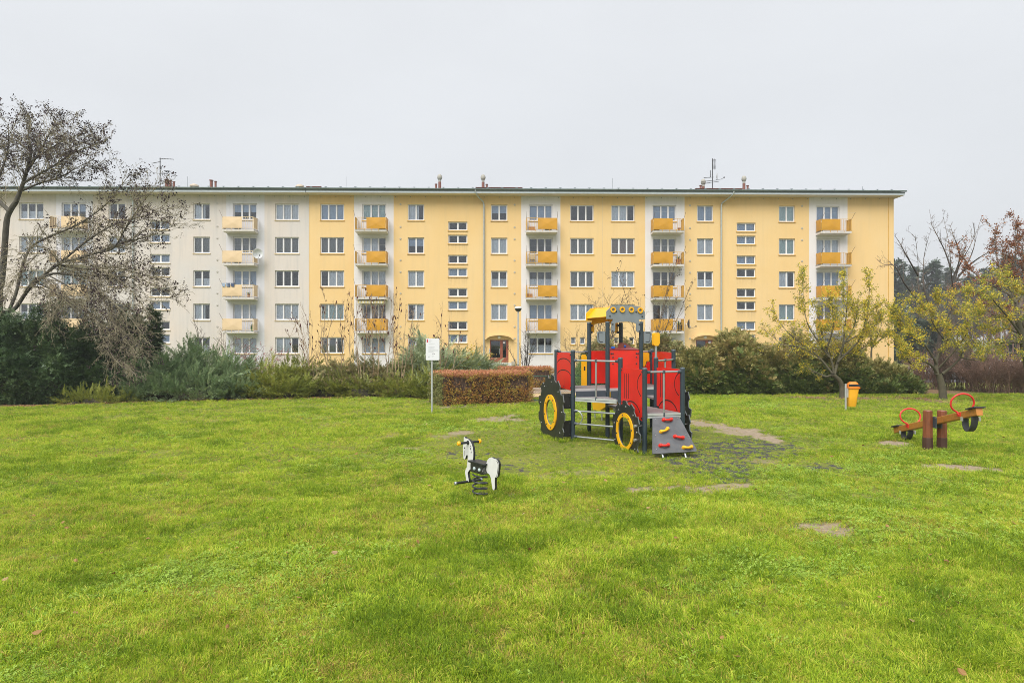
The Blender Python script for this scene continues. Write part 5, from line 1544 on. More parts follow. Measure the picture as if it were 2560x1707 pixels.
F_THU = FOL("thuja_olive", [(0.123, 0.138, 0.041), (0.225, 0.217, 0.065), (0.326, 0.283, 0.094), (0.413, 0.290, 0.131)], transl=.15, pscale=.75, wobble=.45)
F_THG = FOL("thuja_green", [(0.077, 0.119, 0.034), (0.133, 0.182, 0.045), (0.210, 0.238, 0.063)], transl=.15, pscale=.75)
F_PINE = FOL("pine_needles", [(0.042, 0.068, 0.048), (0.07, 0.10, 0.065), (0.10, 0.13, 0.08)], transl=.05, pscale=.15)
F_HTOP = FOL("hedge_top_leaf", [(.40, .155, .09), (.55, .25, .13), (.60, .34, .17)], transl=.3, pscale=1.5)
F_HSIDE = FOL("hedge_side_leaf", [(.12, .06, .03), (.27, .125, .045), (.47, .25, .065), (.36, .32, .06), (.56, .35, .10)], transl=.3, pscale=1.6, wobble=.6)
F_HEND = FOL("hedge_end_leaf", [(.14, .16, .05), (.22, .24, .08), (.30, .22, .08)], transl=.25, pscale=1.5)
F_APY = FOL("apple_leaf_yellow", [(.34, .35, .05), (.58, .52, .06), (.74, .58, .06), (.76, .47, .06)], transl=.35, pscale=.8, wobble=.7)
F_APG = FOL("apple_leaf_green", [(.11, .15, .045), (.20, .25, .06), (.33, .34, .06), (.48, .42, .06)], transl=.3, pscale=.8, wobble=.7)
F_DARKL = FOL("withered_leaf_dark", [(.024, .018, .022), (.045, .030, .032), (.085, .05, .048)], transl=.1, pscale=.5, wobble=.7)
F_REDL = FOL("withered_leaf_red", [(.15, .055, .038), (.28, .115, .06), (.38, .20, .095)], transl=.25, pscale=.5, wobble=.7)
F_YSP = FOL("yellow_sprig", [(.42, .40, .05), (.60, .48, .07), (.58, .36, .07)], transl=.35)
F_BOX = FOL("box_leaf", [(.10, .17, .05), (.17, .26, .08), (.24, .32, .12)], transl=.25)

S_JUN = [("j1", feather(30, .44, .13, .55, .085, .10, 1, .35)), ("j2", feather(26, .38, .12, .65, .09, .25, 2, .4)), ("j3", feather(32, .50, .13, .5, .08, .03, 3, .35))]
S_YEW = [("y1", feather(18, .26, .085, .95, .16, .25, 4)), ("y2", feather(16, .22, .09, .9, .17, .35, 5))]
S_THU = [("t1", feather(14, .26, .16, .7, .16, .25, 6, .25)), ("t2", feather(12, .22, .15, .75, .17, .4, 7, .35)), ("t3", feather(14, .30, .15, .6, .15, .1, 8, .3))]
_vc = {}
def var_of(kindname, mat):
    key = (kindname, mat.name)
    if key not in _vc:
        lib = {"jun": S_JUN, "yew": S_YEW, "thu": S_THU,
               "leaf": [("l1", leafset(5, .052, .32, .13, 11)), ("l2", leafset(4, .058, .34, .12, 12))],
               "hedge": [("h1", leafset(6, .038, .36, .10, 13)), ("h2", leafset(5, .042, .36, .10, 14))],
               "dark": [("d1", leafset(5, .075, .30, .16, 15, .7)), ("d2", leafset(4, .08, .26, .14, 16, .9))],
               "big": [("b1", feather(16, 1.5, .7, .7, .22, .3, 17, .35)), ("b2", feather(14, 1.3, .7, .8, .24, .5, 18, .4))]}[kindname]
        _vc[key] = [source("%s_%s" % (mat.name, nm), V, F, mat) for nm, (V, F) in lib]
    return _vc[key]

def gz(x, y): return float(ground_z(x, y))

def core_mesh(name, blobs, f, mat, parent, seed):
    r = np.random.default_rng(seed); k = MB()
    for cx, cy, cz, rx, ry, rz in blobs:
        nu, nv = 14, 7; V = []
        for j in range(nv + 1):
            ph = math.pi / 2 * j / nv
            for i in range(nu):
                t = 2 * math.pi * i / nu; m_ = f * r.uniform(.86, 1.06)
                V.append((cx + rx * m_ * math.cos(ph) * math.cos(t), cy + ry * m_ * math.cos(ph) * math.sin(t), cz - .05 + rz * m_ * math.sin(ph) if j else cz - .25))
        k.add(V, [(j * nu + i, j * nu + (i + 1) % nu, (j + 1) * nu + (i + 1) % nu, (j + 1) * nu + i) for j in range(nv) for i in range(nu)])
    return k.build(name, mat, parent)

def blob(px, pyt, hw, Y, ry, z0=None):
    x, _, zt = at(px, pyt, Y); zg = gz(x, Y) if z0 is None else z0
    return (x, Y, zg, hw * Y / FPX, ry, zt - zg)

def bush(name, label, cat, blobs, kindname, mats, dens, size, up=.35, horiz=1.0, jitter=.45, shell=.16, seed=1, group=None, core=.66, matpick=None, lean=(0, 0), lumpy=1.0):
    """evergreen shrub: leafy shoots set over the lumpy surface of its crown, on a solid dark core that paints shade into the gaps"""
    r = np.random.default_rng(seed)
    c0 = np.array([np.mean([b[0] for b in blobs]), np.mean([b[1] for b in blobs]), min(b[2] for b in blobs)])
    o = thing(name, label, cat, tuple(c0), 0, group)
    loc = [(b[0] - c0[0], b[1] - c0[1], b[2] - c0[2], *b[3:]) for b in blobs]
    sh_ = size * (.16 if kindname == 'jun' else .16 if kindname != 'leaf' else .04)
    loc = [(a, b, c, max(d - sh_, d * .6), max(e - sh_, e * .6), max(f - sh_ * .9, f * .6)) for a, b, c, d, e, f in loc]
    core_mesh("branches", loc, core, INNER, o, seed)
    PP, DD = [], []
    for bi, (cx, cy, cz, rx, ry, rz) in enumerate(loc):
        area = 2 * math.pi * ((rx * ry) ** 1.6 / 3 + (rx * rz) ** 1.6 / 3 + (ry * rz) ** 1.6 / 3) ** (1 / 1.6)
        n = int(area * dens * (1.35 if kindname == 'jun' else 1.7))
        v = r.normal(size=(n, 3)); v[:, 2] = np.abs(v[:, 2]) * 1.0; v /= np.linalg.norm(v, axis=1, keepdims=True)
        e1 = v[:, 0] * rx + v[:, 2] * rz * .7 + cx; e2 = v[:, 1] * ry - v[:, 2] * rz * .7 + cy
        lump = 1 + .46 * (fbm(e1, e2, 1.7, seed + bi, 2) - .5) * 2 * lumpy + .10 * (vnoise(e1, e2, 5, seed) - .5)
        rad = lump * (1 - shell * r.uniform(0, 1.6, n) ** 1.5)
        p = v * np.array([rx, ry, rz]) * rad[:, None]
        nn = v / np.array([rx, ry, rz]); nn /= np.linalg.norm(nn, axis=1, keepdims=True)
        keep = np.ones(n, bool)
        q = p + np.array([cx, cy, cz])
        for bj, (ax, ay, az, sx_b, sy_b, sz_b) in enumerate(loc):
            if bj != bi: keep &= (((q[:, 0] - ax) / sx_b) ** 2 + ((q[:, 1] - ay) / sy_b) ** 2 + ((q[:, 2] - az) / sz_b) ** 2) > .55
        d = nn * np.array([horiz, horiz, .45 if kindname == 'jun' else .6]) + np.array([lean[0], lean[1], up]) + r.normal(0, jitter, (n, 3))
        q, d = q[keep], d[keep]
        if kindname == 'jun' and len(q):
            nb_ = max(8, len(q) // 13); q, d = q[:nb_], d[:nb_]
            d = d / np.linalg.norm(d, axis=1, keepdims=True)
            side = np.cross(d, [0, 0, 1.0]); side /= np.linalg.norm(side, axis=1, keepdims=True) + 1e-6
            bl = size * r.uniform(.35, .95, nb_)
            q2, d2 = [], []
            for k_ in range(13):
                t_ = r.uniform(-.35, .75, nb_); s_ = r.uniform(-1, 1, nb_) * (.42 - .32 * np.clip(t_, 0, 1))
                q2.append(q + d * (t_ * bl)[:, None] + side * (s_ * bl)[:, None] + np.stack([0 * t_, 0 * t_, -.16 * bl * np.clip(t_, 0, 1) ** 2 + r.normal(0, .025, nb_)], 1))
                d2.append(d * 1.0 + side * (s_ * 1.1)[:, None] + r.normal(0, .16, (nb_, 3)) + np.array([0, 0, .08]))
            q, d = np.concatenate(q2), np.concatenate(d2)
        PP.append(q); DD.append(d)
    Pn, Dn = np.concatenate(PP), np.concatenate(DD)
    Pn[:, 2] = np.maximum(Pn[:, 2], .02)
    ms = mats if isinstance(mats, (list, tuple)) else [mats]
    if len(ms) == 1: pick = np.zeros(len(Pn), int)
    else:
        zt = max(b[2] + b[5] for b in loc); h = np.clip(Pn[:, 2] / zt, 0, 1) + r.normal(0, .22, len(Pn)) + .5 * (fbm(Pn[:, 0], Pn[:, 1] + Pn[:, 2], .9, seed + 5, 2) - .5)
        pick = (h > (matpick or .5)).astype(int)
    for i, m in enumerate(ms):
        s_ = pick == i; n = int(s_.sum())
        if not n: continue
        vs_ = var_of(kindname, m)
        kind(scatter("foliage", Pn[s_], eul_from_dirs(Dn[s_], r.normal(0, .5, n)), r.uniform(.6, 1.2, n) * size * (1.0 if kindname == 'jun' else .85), r.integers(0, len(vs_), n), vs_, o), "stuff")
    return o

# ------------------------------------------------------------------ branching wood
class Tree:
    def __init__(s, seed, base):
        s.r = random.Random(seed); s.base = Vector(base); s.segs = []; s.tips = []; s.nl = -1
    def limb(s, pts, r0, r1, cfg=None, lvl=0, f0=.15, dens=1.0):
        s.nl += 1; P_ = [Vector(p) - s.base for p in pts]; n = len(P_) - 1; L = sum((P_[i + 1] - P_[i]).length for i in range(n)); acc = 0
        # smooth the hand-placed points
        Q = []
        for i in range(n):
            p0, p1, p2, p3 = P_[max(i - 1, 0)], P_[i], P_[i + 1], P_[min(i + 2, n)]
            for j in range(4):
                t = j / 4; Q.append(.5 * ((2 * p1) + (p2 - p0) * t + (2 * p0 - 5 * p1 + 4 * p2 - p3) * t * t + (3 * p1 - p0 - 3 * p2 + p3) * t ** 3))
        Q.append(P_[-1]); m = len(Q) - 1
        for i in range(m):
            ra = r0 + (r1 - r0) * (i / m) ** .8; rb = r0 + (r1 - r0) * ((i + 1) / m) ** .8
            s.segs.append((Q[i], Q[i + 1], ra, rb, lvl, s.nl))
            if cfg and i / m >= f0:
                d = (Q[i + 1] - Q[i]); sl = d.length; d.normalize()
                k = cfg["per_m"] * sl * dens; k = int(k) + (s.r.random() < k - int(k))
                for _ in range(k):
                    s.grow(Q[i] + d * sl * s.r.random(), s.turn(d, s.r.gauss(cfg["ang"], .22)), cfg["len"] * s.r.uniform(.5, 1.25) * (1 - .4 * i / m), max(.004, min(rb * .6, cfg["r"])), 1, cfg)
        s.tips.append((Q[-1], (Q[-1] - Q[-2]).normalized(), 9))
    def turn(s, d, a):
        p = d.orthogonal().normalized(); p.rotate(Matrix.Rotation(s.r.uniform(0, 6.283), 3, d))
        return (d * math.cos(a) + p * math.sin(a)).normalized()
    def grow(s, p, d, L, r_, lvl, cfg):
        n = cfg["n"][lvl - 1]; st_ = L / n; last = lvl >= cfg["levels"]
        for i in range(n):
            d = (d + Vector((s.r.gauss(0, 1), s.r.gauss(0, 1), s.r.gauss(0, 1))) * cfg["wob"] + Vector((0, 0, cfg["trop"]))).normalized()
            q = p + d * st_; ra = r_ * (1 - .75 * i / n); rb = max(cfg.get("rmin", .0045), r_ * (1 - .75 * (i + 1) / n))
            s.segs.append((p, q, max(ra, rb), rb, lvl, 1))
            if last or i >= n - 1: s.tips.append((q, d.copy(), lvl))
            if not last:
                k = cfg["kids"][lvl - 1]; k = int(k) + (s.r.random() < k - int(k))
                for _ in range(k):
                    s.grow(p + (q - p) * s.r.random(), s.turn(d, s.r.gauss(cfg["ang"], .25)), L * cfg["ratio"] * s.r.uniform(.5, 1.2) * (1 - .35 * i / n), max(.0035, rb * .6), lvl + 1, cfg)
            p = q
    def build(s, o, trunk_mat, twig_mat, thick=.02):
        a = [g[:4] for g in s.segs if g[2] >= thick and g[4] == 0 and g[5] == 0 and trunk_mat is not twig_mat]
        c = [g[:4] for g in s.segs if g[2] >= thick and not (g[4] == 0 and g[5] == 0 and trunk_mat is not twig_mat)]
        b = [g[:4] for g in s.segs if g[2] < thick]
        if a: seg_mesh("trunk", a, trunk_mat, o, 8)
        if c: kind(seg_mesh("limbs", c, trunk_mat, o, 7), "stuff")
        if b: kind(seg_mesh("twigs", b, twig_mat, o, 3), "stuff")
    def leaves(s, o, kindname, mat, prob, size, seed, test=None, up=.1):
        r = np.random.default_rng(seed)
        T = [(p, d) for p, d, l in s.tips if (r.uniform() < prob if test is None else r.uniform() < prob * test(p + s.base))]
        if not T: return
        reps = 1
        P_ = np.array([p for p, d in T], float); D = np.array([d for p, d in T], float) + r.normal(0, .6, (len(T), 3)); D[:, 2] += up
        n = len(P_); vs_ = var_of(kindname, mat)
        kind(scatter("leaves", P_ + r.normal(0, .03, P_.shape), eul_from_dirs(D, r.uniform(0, 6.28, n)), r.uniform(.7, 1.3, n) * size, r.integers(0, len(vs_), n), vs_, o), "stuff")

# ------------------------------------------------------------------ left: yew mass, junipers
bush("yew_bush", "very dark green yew bush at the left edge of the lawn, under the leaning tree", "bush",
     [blob(-60, 775, 190, 24.0, 1.9), blob(70, 770, 130, 24.3, 1.8), blob(-10, 880, 150, 22.9, 1.2), blob(130, 900, 90, 22.9, .9)], "yew", F_YEW, 330, 1.25, up=.1, jitter=.6, seed=21)
bush("yew_bush", "very dark yew bush overhung by drooping bare twigs, beside the blue-green juniper", "bush",
     [blob(215, 800, 120, 24.6, 1.7), blob(330, 790, 70, 25.4, 1.3), blob(385, 770, 26, 25.6, .6), blob(250, 900, 100, 23.9, 1.0)], "yew", F_YEW, 330, 1.25, up=.1, jitter=.6, seed=22)
bush("juniper", "small low olive juniper at the foot of the dark yews", "bush",
     [blob(240, 978, 70, 22.6, .6), blob(300, 985, 50, 22.9, .5), blob(185, 990, 40, 22.3, .4)], "jun", F_GRN, 230, .6, up=.3, seed=23)
bush("juniper", "large blue-green spreading juniper right of the dark yews", "bush",
     [blob(470, 880, 95, 25.3, 1.5), blob(400, 905, 90, 24.6, 1.3), blob(560, 905, 90, 25.2, 1.3), blob(380, 955, 75, 23.9, .8), blob(480, 940, 110, 24.0, 1.0), blob(600, 955, 70, 24.6, .8)], "jun", F_BLUE, 190, 1.0, up=.22, horiz=.9, lean=(.25, -.15), jitter=.38, seed=24)
bush("juniper", "bright olive-green low juniper in front of the pale block's joint", "bush",
     [blob(690, 925, 75, 25.4, 1.1), blob(760, 915, 60, 26.2, 1.2), blob(640, 950, 60, 25.1, .8), blob(730, 958, 80, 24.8, .8), blob(600, 975, 40, 24.7, .5)], "jun", F_GRN, 215, .9, up=.08, lean=(.2, -.1), jitter=.4, seed=25)
bush("juniper", "brownish juniper under the tall bare sumac stems", "bush",
     [blob(850, 905, 95, 26.2, 1.2), blob(960, 895, 90, 26.5, 1.3), blob(810, 950, 70, 25.3, .8), blob(900, 950, 80, 25.4, .8), blob(995, 945, 60, 25.4, .8)], "jun", [F_GRN, F_BRN], 215, .8, up=.08, jitter=.5, seed=26, matpick=.45)
bush("juniper", "mixed green juniper directly left of the notice board pole", "bush",
     [blob(1050, 880, 60, 27.5, 1.2), blob(1075, 930, 55, 26.0, .9), blob(1020, 965, 60, 25.0, .6), blob(1080, 968, 40, 25.0, .6)], "jun", [F_GRN, F_GREY], 215, .85, up=.08, jitter=.42, seed=27, matpick=.6)
bush("juniper", "flat grey-green juniper spreading behind the clipped orange hedge", "bush",
     [blob(1075, 868, 75, 30.5, 1.4), blob(1160, 893, 75, 29.5, 1.3), blob(1222, 918, 48, 29.0, 1.0), blob(1120, 900, 60, 28.4, 1.0)], "jun", [F_GRN, F_GREY], 170, 1.1, up=.08, lean=(.35, 0), jitter=.35, seed=28, matpick=.3)

# ------------------------------------------------------------------ clipped hedge
def hedge(name, label, O, ang, W, D, H, n_side, seed, ends=True):
    r = np.random.default_rng(seed)
    o = thing(name, label, "hedge", (O[0], O[1], gz(*O)), ang)
    k = MB(); nx_, nz_ = 24, 8
    k.box(.12, W - .12, .12, D - .12, -.1, H - .10); k.build("branches", M("hedge_wood", (.075, .045, .032), .95, var=.4, scale=14), o)
    segs = []
    for _ in range(int(W * D * 120)):
        x, y = r.uniform(.03, W - .03), r.uniform(.03, D * .4 if r.uniform() < .7 else D - .03); z = r.uniform(0, H * .6)
        d = np.array([r.normal(0, .25), r.normal(-.1, .25), 1]); d /= np.linalg.norm(d); L = r.uniform(.3, .6)
        e = np.array([x, y, z]) + d * L
        e = np.clip(e, [.0, .0, 0], [W, D, H]); segs.append(((x, y, z), tuple(e), .006, .003))
    kind(seg_mesh("twigs", segs, TWIGR, o, 3), "stuff")
    def put(P_, Nn, mat, sz):
        n = len(P_); vs_ = var_of("hedge", mat)
        D_ = np.tile(np.array(Nn, float), (n, 1)) + r.normal(0, .6, (n, 3))
        kind(scatter("leaves", P_, eul_from_dirs(D_, r.uniform(0, 6.28, n)), r.uniform(.7, 1.3, n) * sz, r.integers(0, 2, n), vs_, o), "stuff")
    n = int(W * D * 700); x, y = r.uniform(0, W, n), r.uniform(0, D, n)
    put(np.stack([x, y, H - .05 + (fbm(x, y, 2.2, seed) - .5) * .09 + r.normal(0, .022, n)], 1), (0, -.1, 1), F_HTOP, .95)
    n = int(W * H * n_side); x, z = r.uniform(0, W, n), H * r.uniform(0, 1, n) ** .95
    gap = fbm(x, z, 1.6, seed + 3, 3)
    bare = smooth(.44, .58, gap) * smooth(.40, .62, z / H) * smooth(1.0, .86, z / H)
    s_ = r.uniform(size=n) > bare * .93
    put(np.stack([x, .04 + (fbm(x, z, 1.4, seed + 7) - .5) * .16 + r.normal(0, .025, n), z], 1)[s_], (0, -1, .3), F_HSIDE, 1.0)
    for xe, nn, m in ((.02, (-1, 0, .3), F_HEND), (W - .02, (1, 0, .3), F_HSIDE)):
        n = int(D * H * n_side * .7); y, z = r.uniform(0, D, n), r.uniform(0, H, n)
        put(np.stack([xe + r.normal(0, .025, n), y, z], 1), nn, m, 1.0)
    return o
hedge("hedge", "clipped block hedge with orange and red autumn leaves beside the notice board", (-2.26, 21.45), math.atan2(1.1, 2.92), 3.15, 1.75, 1.04, 620, 31)
hedge("hedge", "low orange hedge row further back, behind the wire fence by the tower", (-.4, 27.4), RA, 2.25, .9, .98, 420, 32)

# ------------------------------------------------------------------ right: thuja mounds
TH = [("rounded olive thuja bush just right of the climbing tower", [blob(1755, 868, 75, 27.6, 1.5), blob(1735, 905, 62, 26.9, 1.1), blob(1775, 930, 50, 26.7, .8)]),
      ("tall olive thuja with brown tips, left of the yellow-leaved apple tree", [blob(1835, 838, 85, 28.4, 1.6), blob(1860, 880, 80, 27.3, 1.3), blob(1905, 935, 60, 26.7, .8)]),
      ("broad brown-tipped thuja behind the leaning apple trunk", [blob(1960, 848, 90, 28.6, 1.6), blob(1985, 900, 85, 27.4, 1.2), blob(2000, 945, 60, 26.8, .8)]),
      ("dark thuja behind the litter bin", [blob(2090, 862, 90, 28.6, 1.6), blob(2110, 905, 80, 27.6, 1.2), blob(2140, 945, 60, 26.9, .8)]),
      ("lower brownish thuja at the right end of the evergreen row", [blob(2200, 905, 85, 28.2, 1.4), blob(2250, 930, 62, 27.4, 1.0), blob(2205, 948, 60, 26.9, .8)])]
for i, (lb, bl) in enumerate(TH):
    bush("thuja_bush", lb, "bush", bl, "thu", [F_THG, F_THU], 260, 1.35, up=.25, jitter=.55, seed=41 + i, group="evergreen thuja row at the lawn's edge", matpick=.42, shell=.2)
bush("thuja_bush", "reddish brown evergreen bush right behind the tower's yellow exhaust cap", "bush", [blob(1655, 838, 50, 31.5, 1.3), blob(1690, 870, 35, 30.6, 1.0), blob(1615, 850, 45, 32.0, 1.2)], "thu", [F_THU, F_BRN], 230, 1.3, up=.25, jitter=.55, seed=48, matpick=.6)
bush("thuja_bush", "olive evergreen bush seen through the tower's cab posts", "bush", [blob(1500, 862, 55, 33.0, 1.2), blob(1560, 868, 45, 33.5, 1.1), blob(1470, 880, 35, 32.5, 1.0)], "thu", [F_THG, F_BRN], 220, 1.3, up=.25, jitter=.55, seed=49, matpick=.5)
bush("box_bush", "small bright green box bush seen between the tower's left posts", "bush", [blob(1452, 912, 24, 29.0, .6), blob(1440, 940, 26, 28.6, .5)], "leaf", F_BOX, 700, .8, up=.4, jitter=.6, seed=50)

# ------------------------------------------------------------------ left tree, leaning over the yews
def c2(x, y, Y): return at(x / 1.96, 240 + y / 1.96, Y)
CF = dict(per_m=7.2, ang=.75, len=1.15, r=.018, n=[5, 4, 3], kids=[.95, .7, 0], levels=3, ratio=.52, wob=.13, trop=.035)
CFD = dict(CF, trop=-.11, per_m=7.0, len=1.1, wob=.16)
CFT = dict(CF, per_m=6.5, len=1.25, trop=.05, kids=[1.3, 1.0, 0])
bx_, by_, _ = at(15, 1000, 25.6)
t = Tree(61, (bx_, by_, gz(bx_, by_)))
t.limb([(bx_ - .1, by_, 0), c2(-5, 1010, 25.6), c2(8, 900, 25.6), c2(20, 780, 25.6), c2(32, 620, 25.5), c2(48, 566, 25.4), c2(78, 520, 25.3)], .135, .09)
t.limb([c2(78, 520, 25.3), c2(112, 430, 25.2), c2(137, 340, 25.1), c2(152, 270, 25.0), c2(140, 190, 25.0), c2(150, 110, 25.0)], .09, .015, CFT, 0, .1, 1.3)
t.limb([c2(48, 566, 25.4), c2(10, 530, 25.6), c2(-40, 470, 25.8), c2(-120, 380, 25.9)], .10, .03, CFT)
t.limb([c2(-120, 380, 25.9), c2(-100, 280, 25.8), c2(-60, 180, 25.6), c2(-40, 90, 25.4)], .07, .02, CFT, 0, 0, 1.2)
t.limb([c2(-40, 470, 25.8), c2(10, 360, 26.2), c2(40, 250, 26.5), c2(40, 130, 26.6)], .06, .015, CFT, 0, .1, 1.2)
t.limb([c2(112, 430, 25.2), c2(180, 390, 25.0), c2(260, 345, 24.8), c2(340, 290, 24.6), c2(430, 250, 24.5), c2(500, 235, 24.4)], .05, .012, CFT, 0, .1, 1.4)
t.limb([c2(128, 380, 25.1), c2(190, 280, 25.5), c2(240, 190, 25.8), c2(275, 110, 26)], .05, .012, CFT, 0, .1, 1.4)
t.limb([c2(140, 330, 25.1), c2(230, 270, 24.7), c2(320, 215, 24.4), c2(400, 190, 24.2)], .04, .012, CFT, 0, .1, 1.4)
t.limb([c2(95, 470, 25.3), c2(190, 430, 25.8), c2(290, 400, 26.1), c2(380, 350, 26.3), c2(460, 310, 26.4)], .045, .012, CFT, 0, .1, 1.3)
t.limb([c2(30, 1060, 25.4), c2(75, 1040, 25.3), c2(130, 960, 25.0), c2(190, 900, 24.8), c2(290, 822, 24.5), c2(380, 796, 24.3), c2(470, 770, 24.2), c2(556, 745, 24.0), c2(612, 655, 23.9), c2(665, 570, 23.8), c2(725, 490, 23.7), c2(800, 420, 23.6)], .085, .01, CF, 0, .25, 1.5)
t.limb([c2(40, 1060, 25.5), c2(80, 960, 25.6), c2(105, 850, 25.7), c2(150, 745, 25.6), c2(240, 690, 25.4), c2(340, 650, 25.3), c2(430, 600, 25.2), c2(520, 530, 25.1), c2(600, 430, 25.0), c2(650, 360, 25)], .07, .01, CF, 0, .3, 1.5)
t.limb([c2(290, 822, 24.5), c2(420, 715, 24.7), c2(560, 630, 24.8), c2(700, 590, 24.9), c2(860, 540, 25.0)], .05, .01, CF, 0, .15, 1.5)
t.limb([c2(470, 770, 24.2), c2(600, 720, 24.4), c2(720, 690, 24.5), c2(880, 625, 24.6)], .045, .01, CF, 0, .1, 1.5)
t.limb([c2(180, 905, 24.8), c2(260, 870, 24.2), c2(400, 880, 23.9), c2(560, 880, 23.7), c2(720, 910, 23.6), c2(860, 985, 23.5)], .055, .01, CF, 0, .2, 1.7)
t.limb([c2(300, 830, 24.5), c2(430, 850, 24.9), c2(560, 840, 25.1), c2(680, 870, 25.3), c2(800, 900, 25.4)], .045, .01, CF, 0, .2, 1.6)
for pts in ([(150, 930), (220, 950), (262, 1040), (250, 1120)], [(290, 840), (420, 890), (530, 990), (640, 1090), (710, 1190)], [(380, 800), (500, 850), (630, 940), (720, 1060)], [(190, 920), (330, 990), (450, 1080), (510, 1200), (570, 1300), (650, 1355)],
            [(240, 880), (380, 960), (520, 1060), (620, 1200), (690, 1280)], [(120, 960), (180, 900), (270, 960), (360, 1040)], [(180, 780), (130, 830), (60, 900), (30, 960)], [(300, 830), (240, 760), (160, 740), (90, 800)], [(350, 830), (470, 930), (560, 1110), (640, 1230)]):
    t.limb([c2(x, y, 24.2 - .45 * i) for i, (x, y) in enumerate(pts)], .026, .006, CFD, 0, .1, 1.9)
BARKL = M("bark_dark_grey", (.075, .068, .052), .9, var=.35, scale=6, bump=.6, bscale=30)
o = thing("leaning_tree", "large bare-branched tree with withered dark leaves leaning over the yews on the left", "tree", tuple(t.base))
t.build(o, BARKL, TWIGO, .022)
def dark_where(p):
    px = p.x / p.y * FPX + CX; py = CY - (p.z - EYE) / p.y * FPX
    return (1.0 if py < 470 else .8 if px > 200 else .35) * (.35 if py > 780 else .6 if py > 660 else 1)
t.leaves(o, "dark", F_DARKL, .13, 1.0, 62, dark_where, up=-.5)

# sumac clumps
CFS = dict(per_m=3.0, ang=.5, len=.75, r=.009, n=[4, 3], kids=[1.0, 0], levels=2, ratio=.6, wob=.10, trop=.13)
CONE_V, CONE_F = [], []
def spindle():
    V, F = [], []; prof = [(.004, 0), (.028, .05), (.034, .10), (.022, .17), (.004, .22)]; n = 6
    for r_, x in prof:
        for k in range(n): a = 2 * math.pi * k / n; V.append((x, r_ * math.cos(a), r_ * math.sin(a)))
    for i in range(4):
        for k in range(n): F.append((i * n + k, i * n + (k + 1) % n, (i + 1) * n + (k + 1) % n, (i + 1) * n + k))
    return V, F
SPIN = source("sumac_cone", *spindle(), M("sumac_seed_head", (.075, .022, .018), .9, var=.4, scale=30))
def sumac(label, stems, Y, seed, cones=.8, group="bare sumac clumps in the juniper bed"):
    r = random.Random(seed); x0 = sum(s[0] for s in stems) / len(stems); bx, by, _ = at(x0, 950, Y)
    t = Tree(seed, (bx, by, gz(bx, by)))
    for px0, px1, pyt in stems:
        dy = r.uniform(-.7, .7)
        a = at(px0, 960, Y + dy * .6); b = at(px1, pyt, Y + dy); a = (a[0], a[1], gz(a[0], a[1]) - .1)
        mid = [tuple(a[i] + (b[i] - a[i]) * f + (r.gauss(0, .07) if i < 2 else 0) for i in range(3)) for f in (.3, .6)]
        t.limb([a, *mid, b], .021, .007, CFS, 0, .4, 1.0)
    o = thing("sumac_shrub", label, "shrub", tuple(t.base), 0, group)
    t.build(o, TWIGS, TWIGS, .0125)
    tp = [(p, d) for p, d, l in t.tips if l == 9 or (l == 2 and r.random() < .09) or (l == 1 and r.random() < .4)]
    tp = [x for x in tp if r.random() < cones and x[0].z > 1.3]
    n = len(tp); D = np.array([d for p, d in tp]) + np.array([0, 0, .5])
    kind(scatter("seed_heads", np.array([p for p, d in tp]), eul_from_dirs(D, np.zeros(n)), np.random.default_rng(seed).uniform(.35, .7, n), np.zeros(n, int), [SPIN], o), "stuff")
    return o
sumac("leaning bare shrub with few seed heads in front of the pale block's last windows", [(790, 742, 795), (785, 735, 800), (795, 765, 790), (780, 750, 820), (800, 720, 830)], 26.0, 71, .8)
sumac("bare sumac stems in front of the yellow block's first window column", [(800, 815, 755), (815, 840, 760), (830, 800, 770), (845, 868, 752), (860, 850, 775), (870, 880, 750), (790, 780, 800)], 26.2, 72)
sumac("dense bare sumac clump full of dark seed heads below the left ochre balconies", [(905, 892, 748), (912, 915, 742), (925, 940, 752), (935, 960, 760), (950, 905, 770), (960, 985, 765), (900, 880, 765), (945, 925, 750), (970, 955, 770)], 26.0, 73, .95)
sumac("bare sumac stems with upright seed heads left of the notice board", [(985, 978, 755), (990, 1000, 752), (1005, 1015, 765), (1015, 1050, 790), (1000, 1035, 775), (982, 990, 745)], 25.6, 74, .9)
sumac("thin bare sumac stem with hanging seed heads right of the notice board", [(1100, 1104, 792), (1110, 1120, 815), (1112, 1150, 835), (1105, 1092, 810)], 26.5, 75, .9)

# small bare shrubs and saplings
def shrub(name, label, px, py, Y, n, h, spread, seed, mat=TWIG, cfg=None, r0=.012, group=None, leaf=None, cat="shrub", wide=.15, dens=1.0):
    r = random.Random(seed); bx, by, _ = at(px, py, Y); t = Tree(seed, (bx, by, gz(bx, by)))
    cfg = cfg or dict(per_m=4, ang=.6, len=h * .35, r=.007, n=[4, 3], kids=[.6, 0], levels=2, ratio=.55, wob=.13, trop=.06)
    for i in range(n):
        a = r.uniform(0, 6.283); s_ = spread * math.sqrt(r.random()); hh = h * r.uniform(.65, 1.05)
        p0 = (bx + wide * math.cos(a) * r.random(), by + wide * math.sin(a) * r.random(), t.base.z - .1)
        p3 = (bx + s_ * math.cos(a), by + s_ * math.sin(a), t.base.z + hh)
        m = lambda f, up: tuple(p0[k] + (p3[k] - p0[k]) * (f ** (1.3 if k < 2 else .9)) + r.gauss(0, .04) for k in range(3))
        t.limb([p0, m(.35, 0), m(.7, 0), p3], r0, r0 * .35, cfg, 0, .2, dens)
    o = thing(name, label, cat, tuple(t.base), 0, group)
    t.build(o, mat, mat, max(.012, r0 * .75))
    if leaf: t.leaves(o, leaf[0], leaf[1], leaf[2], leaf[3], seed + 1)
    return o
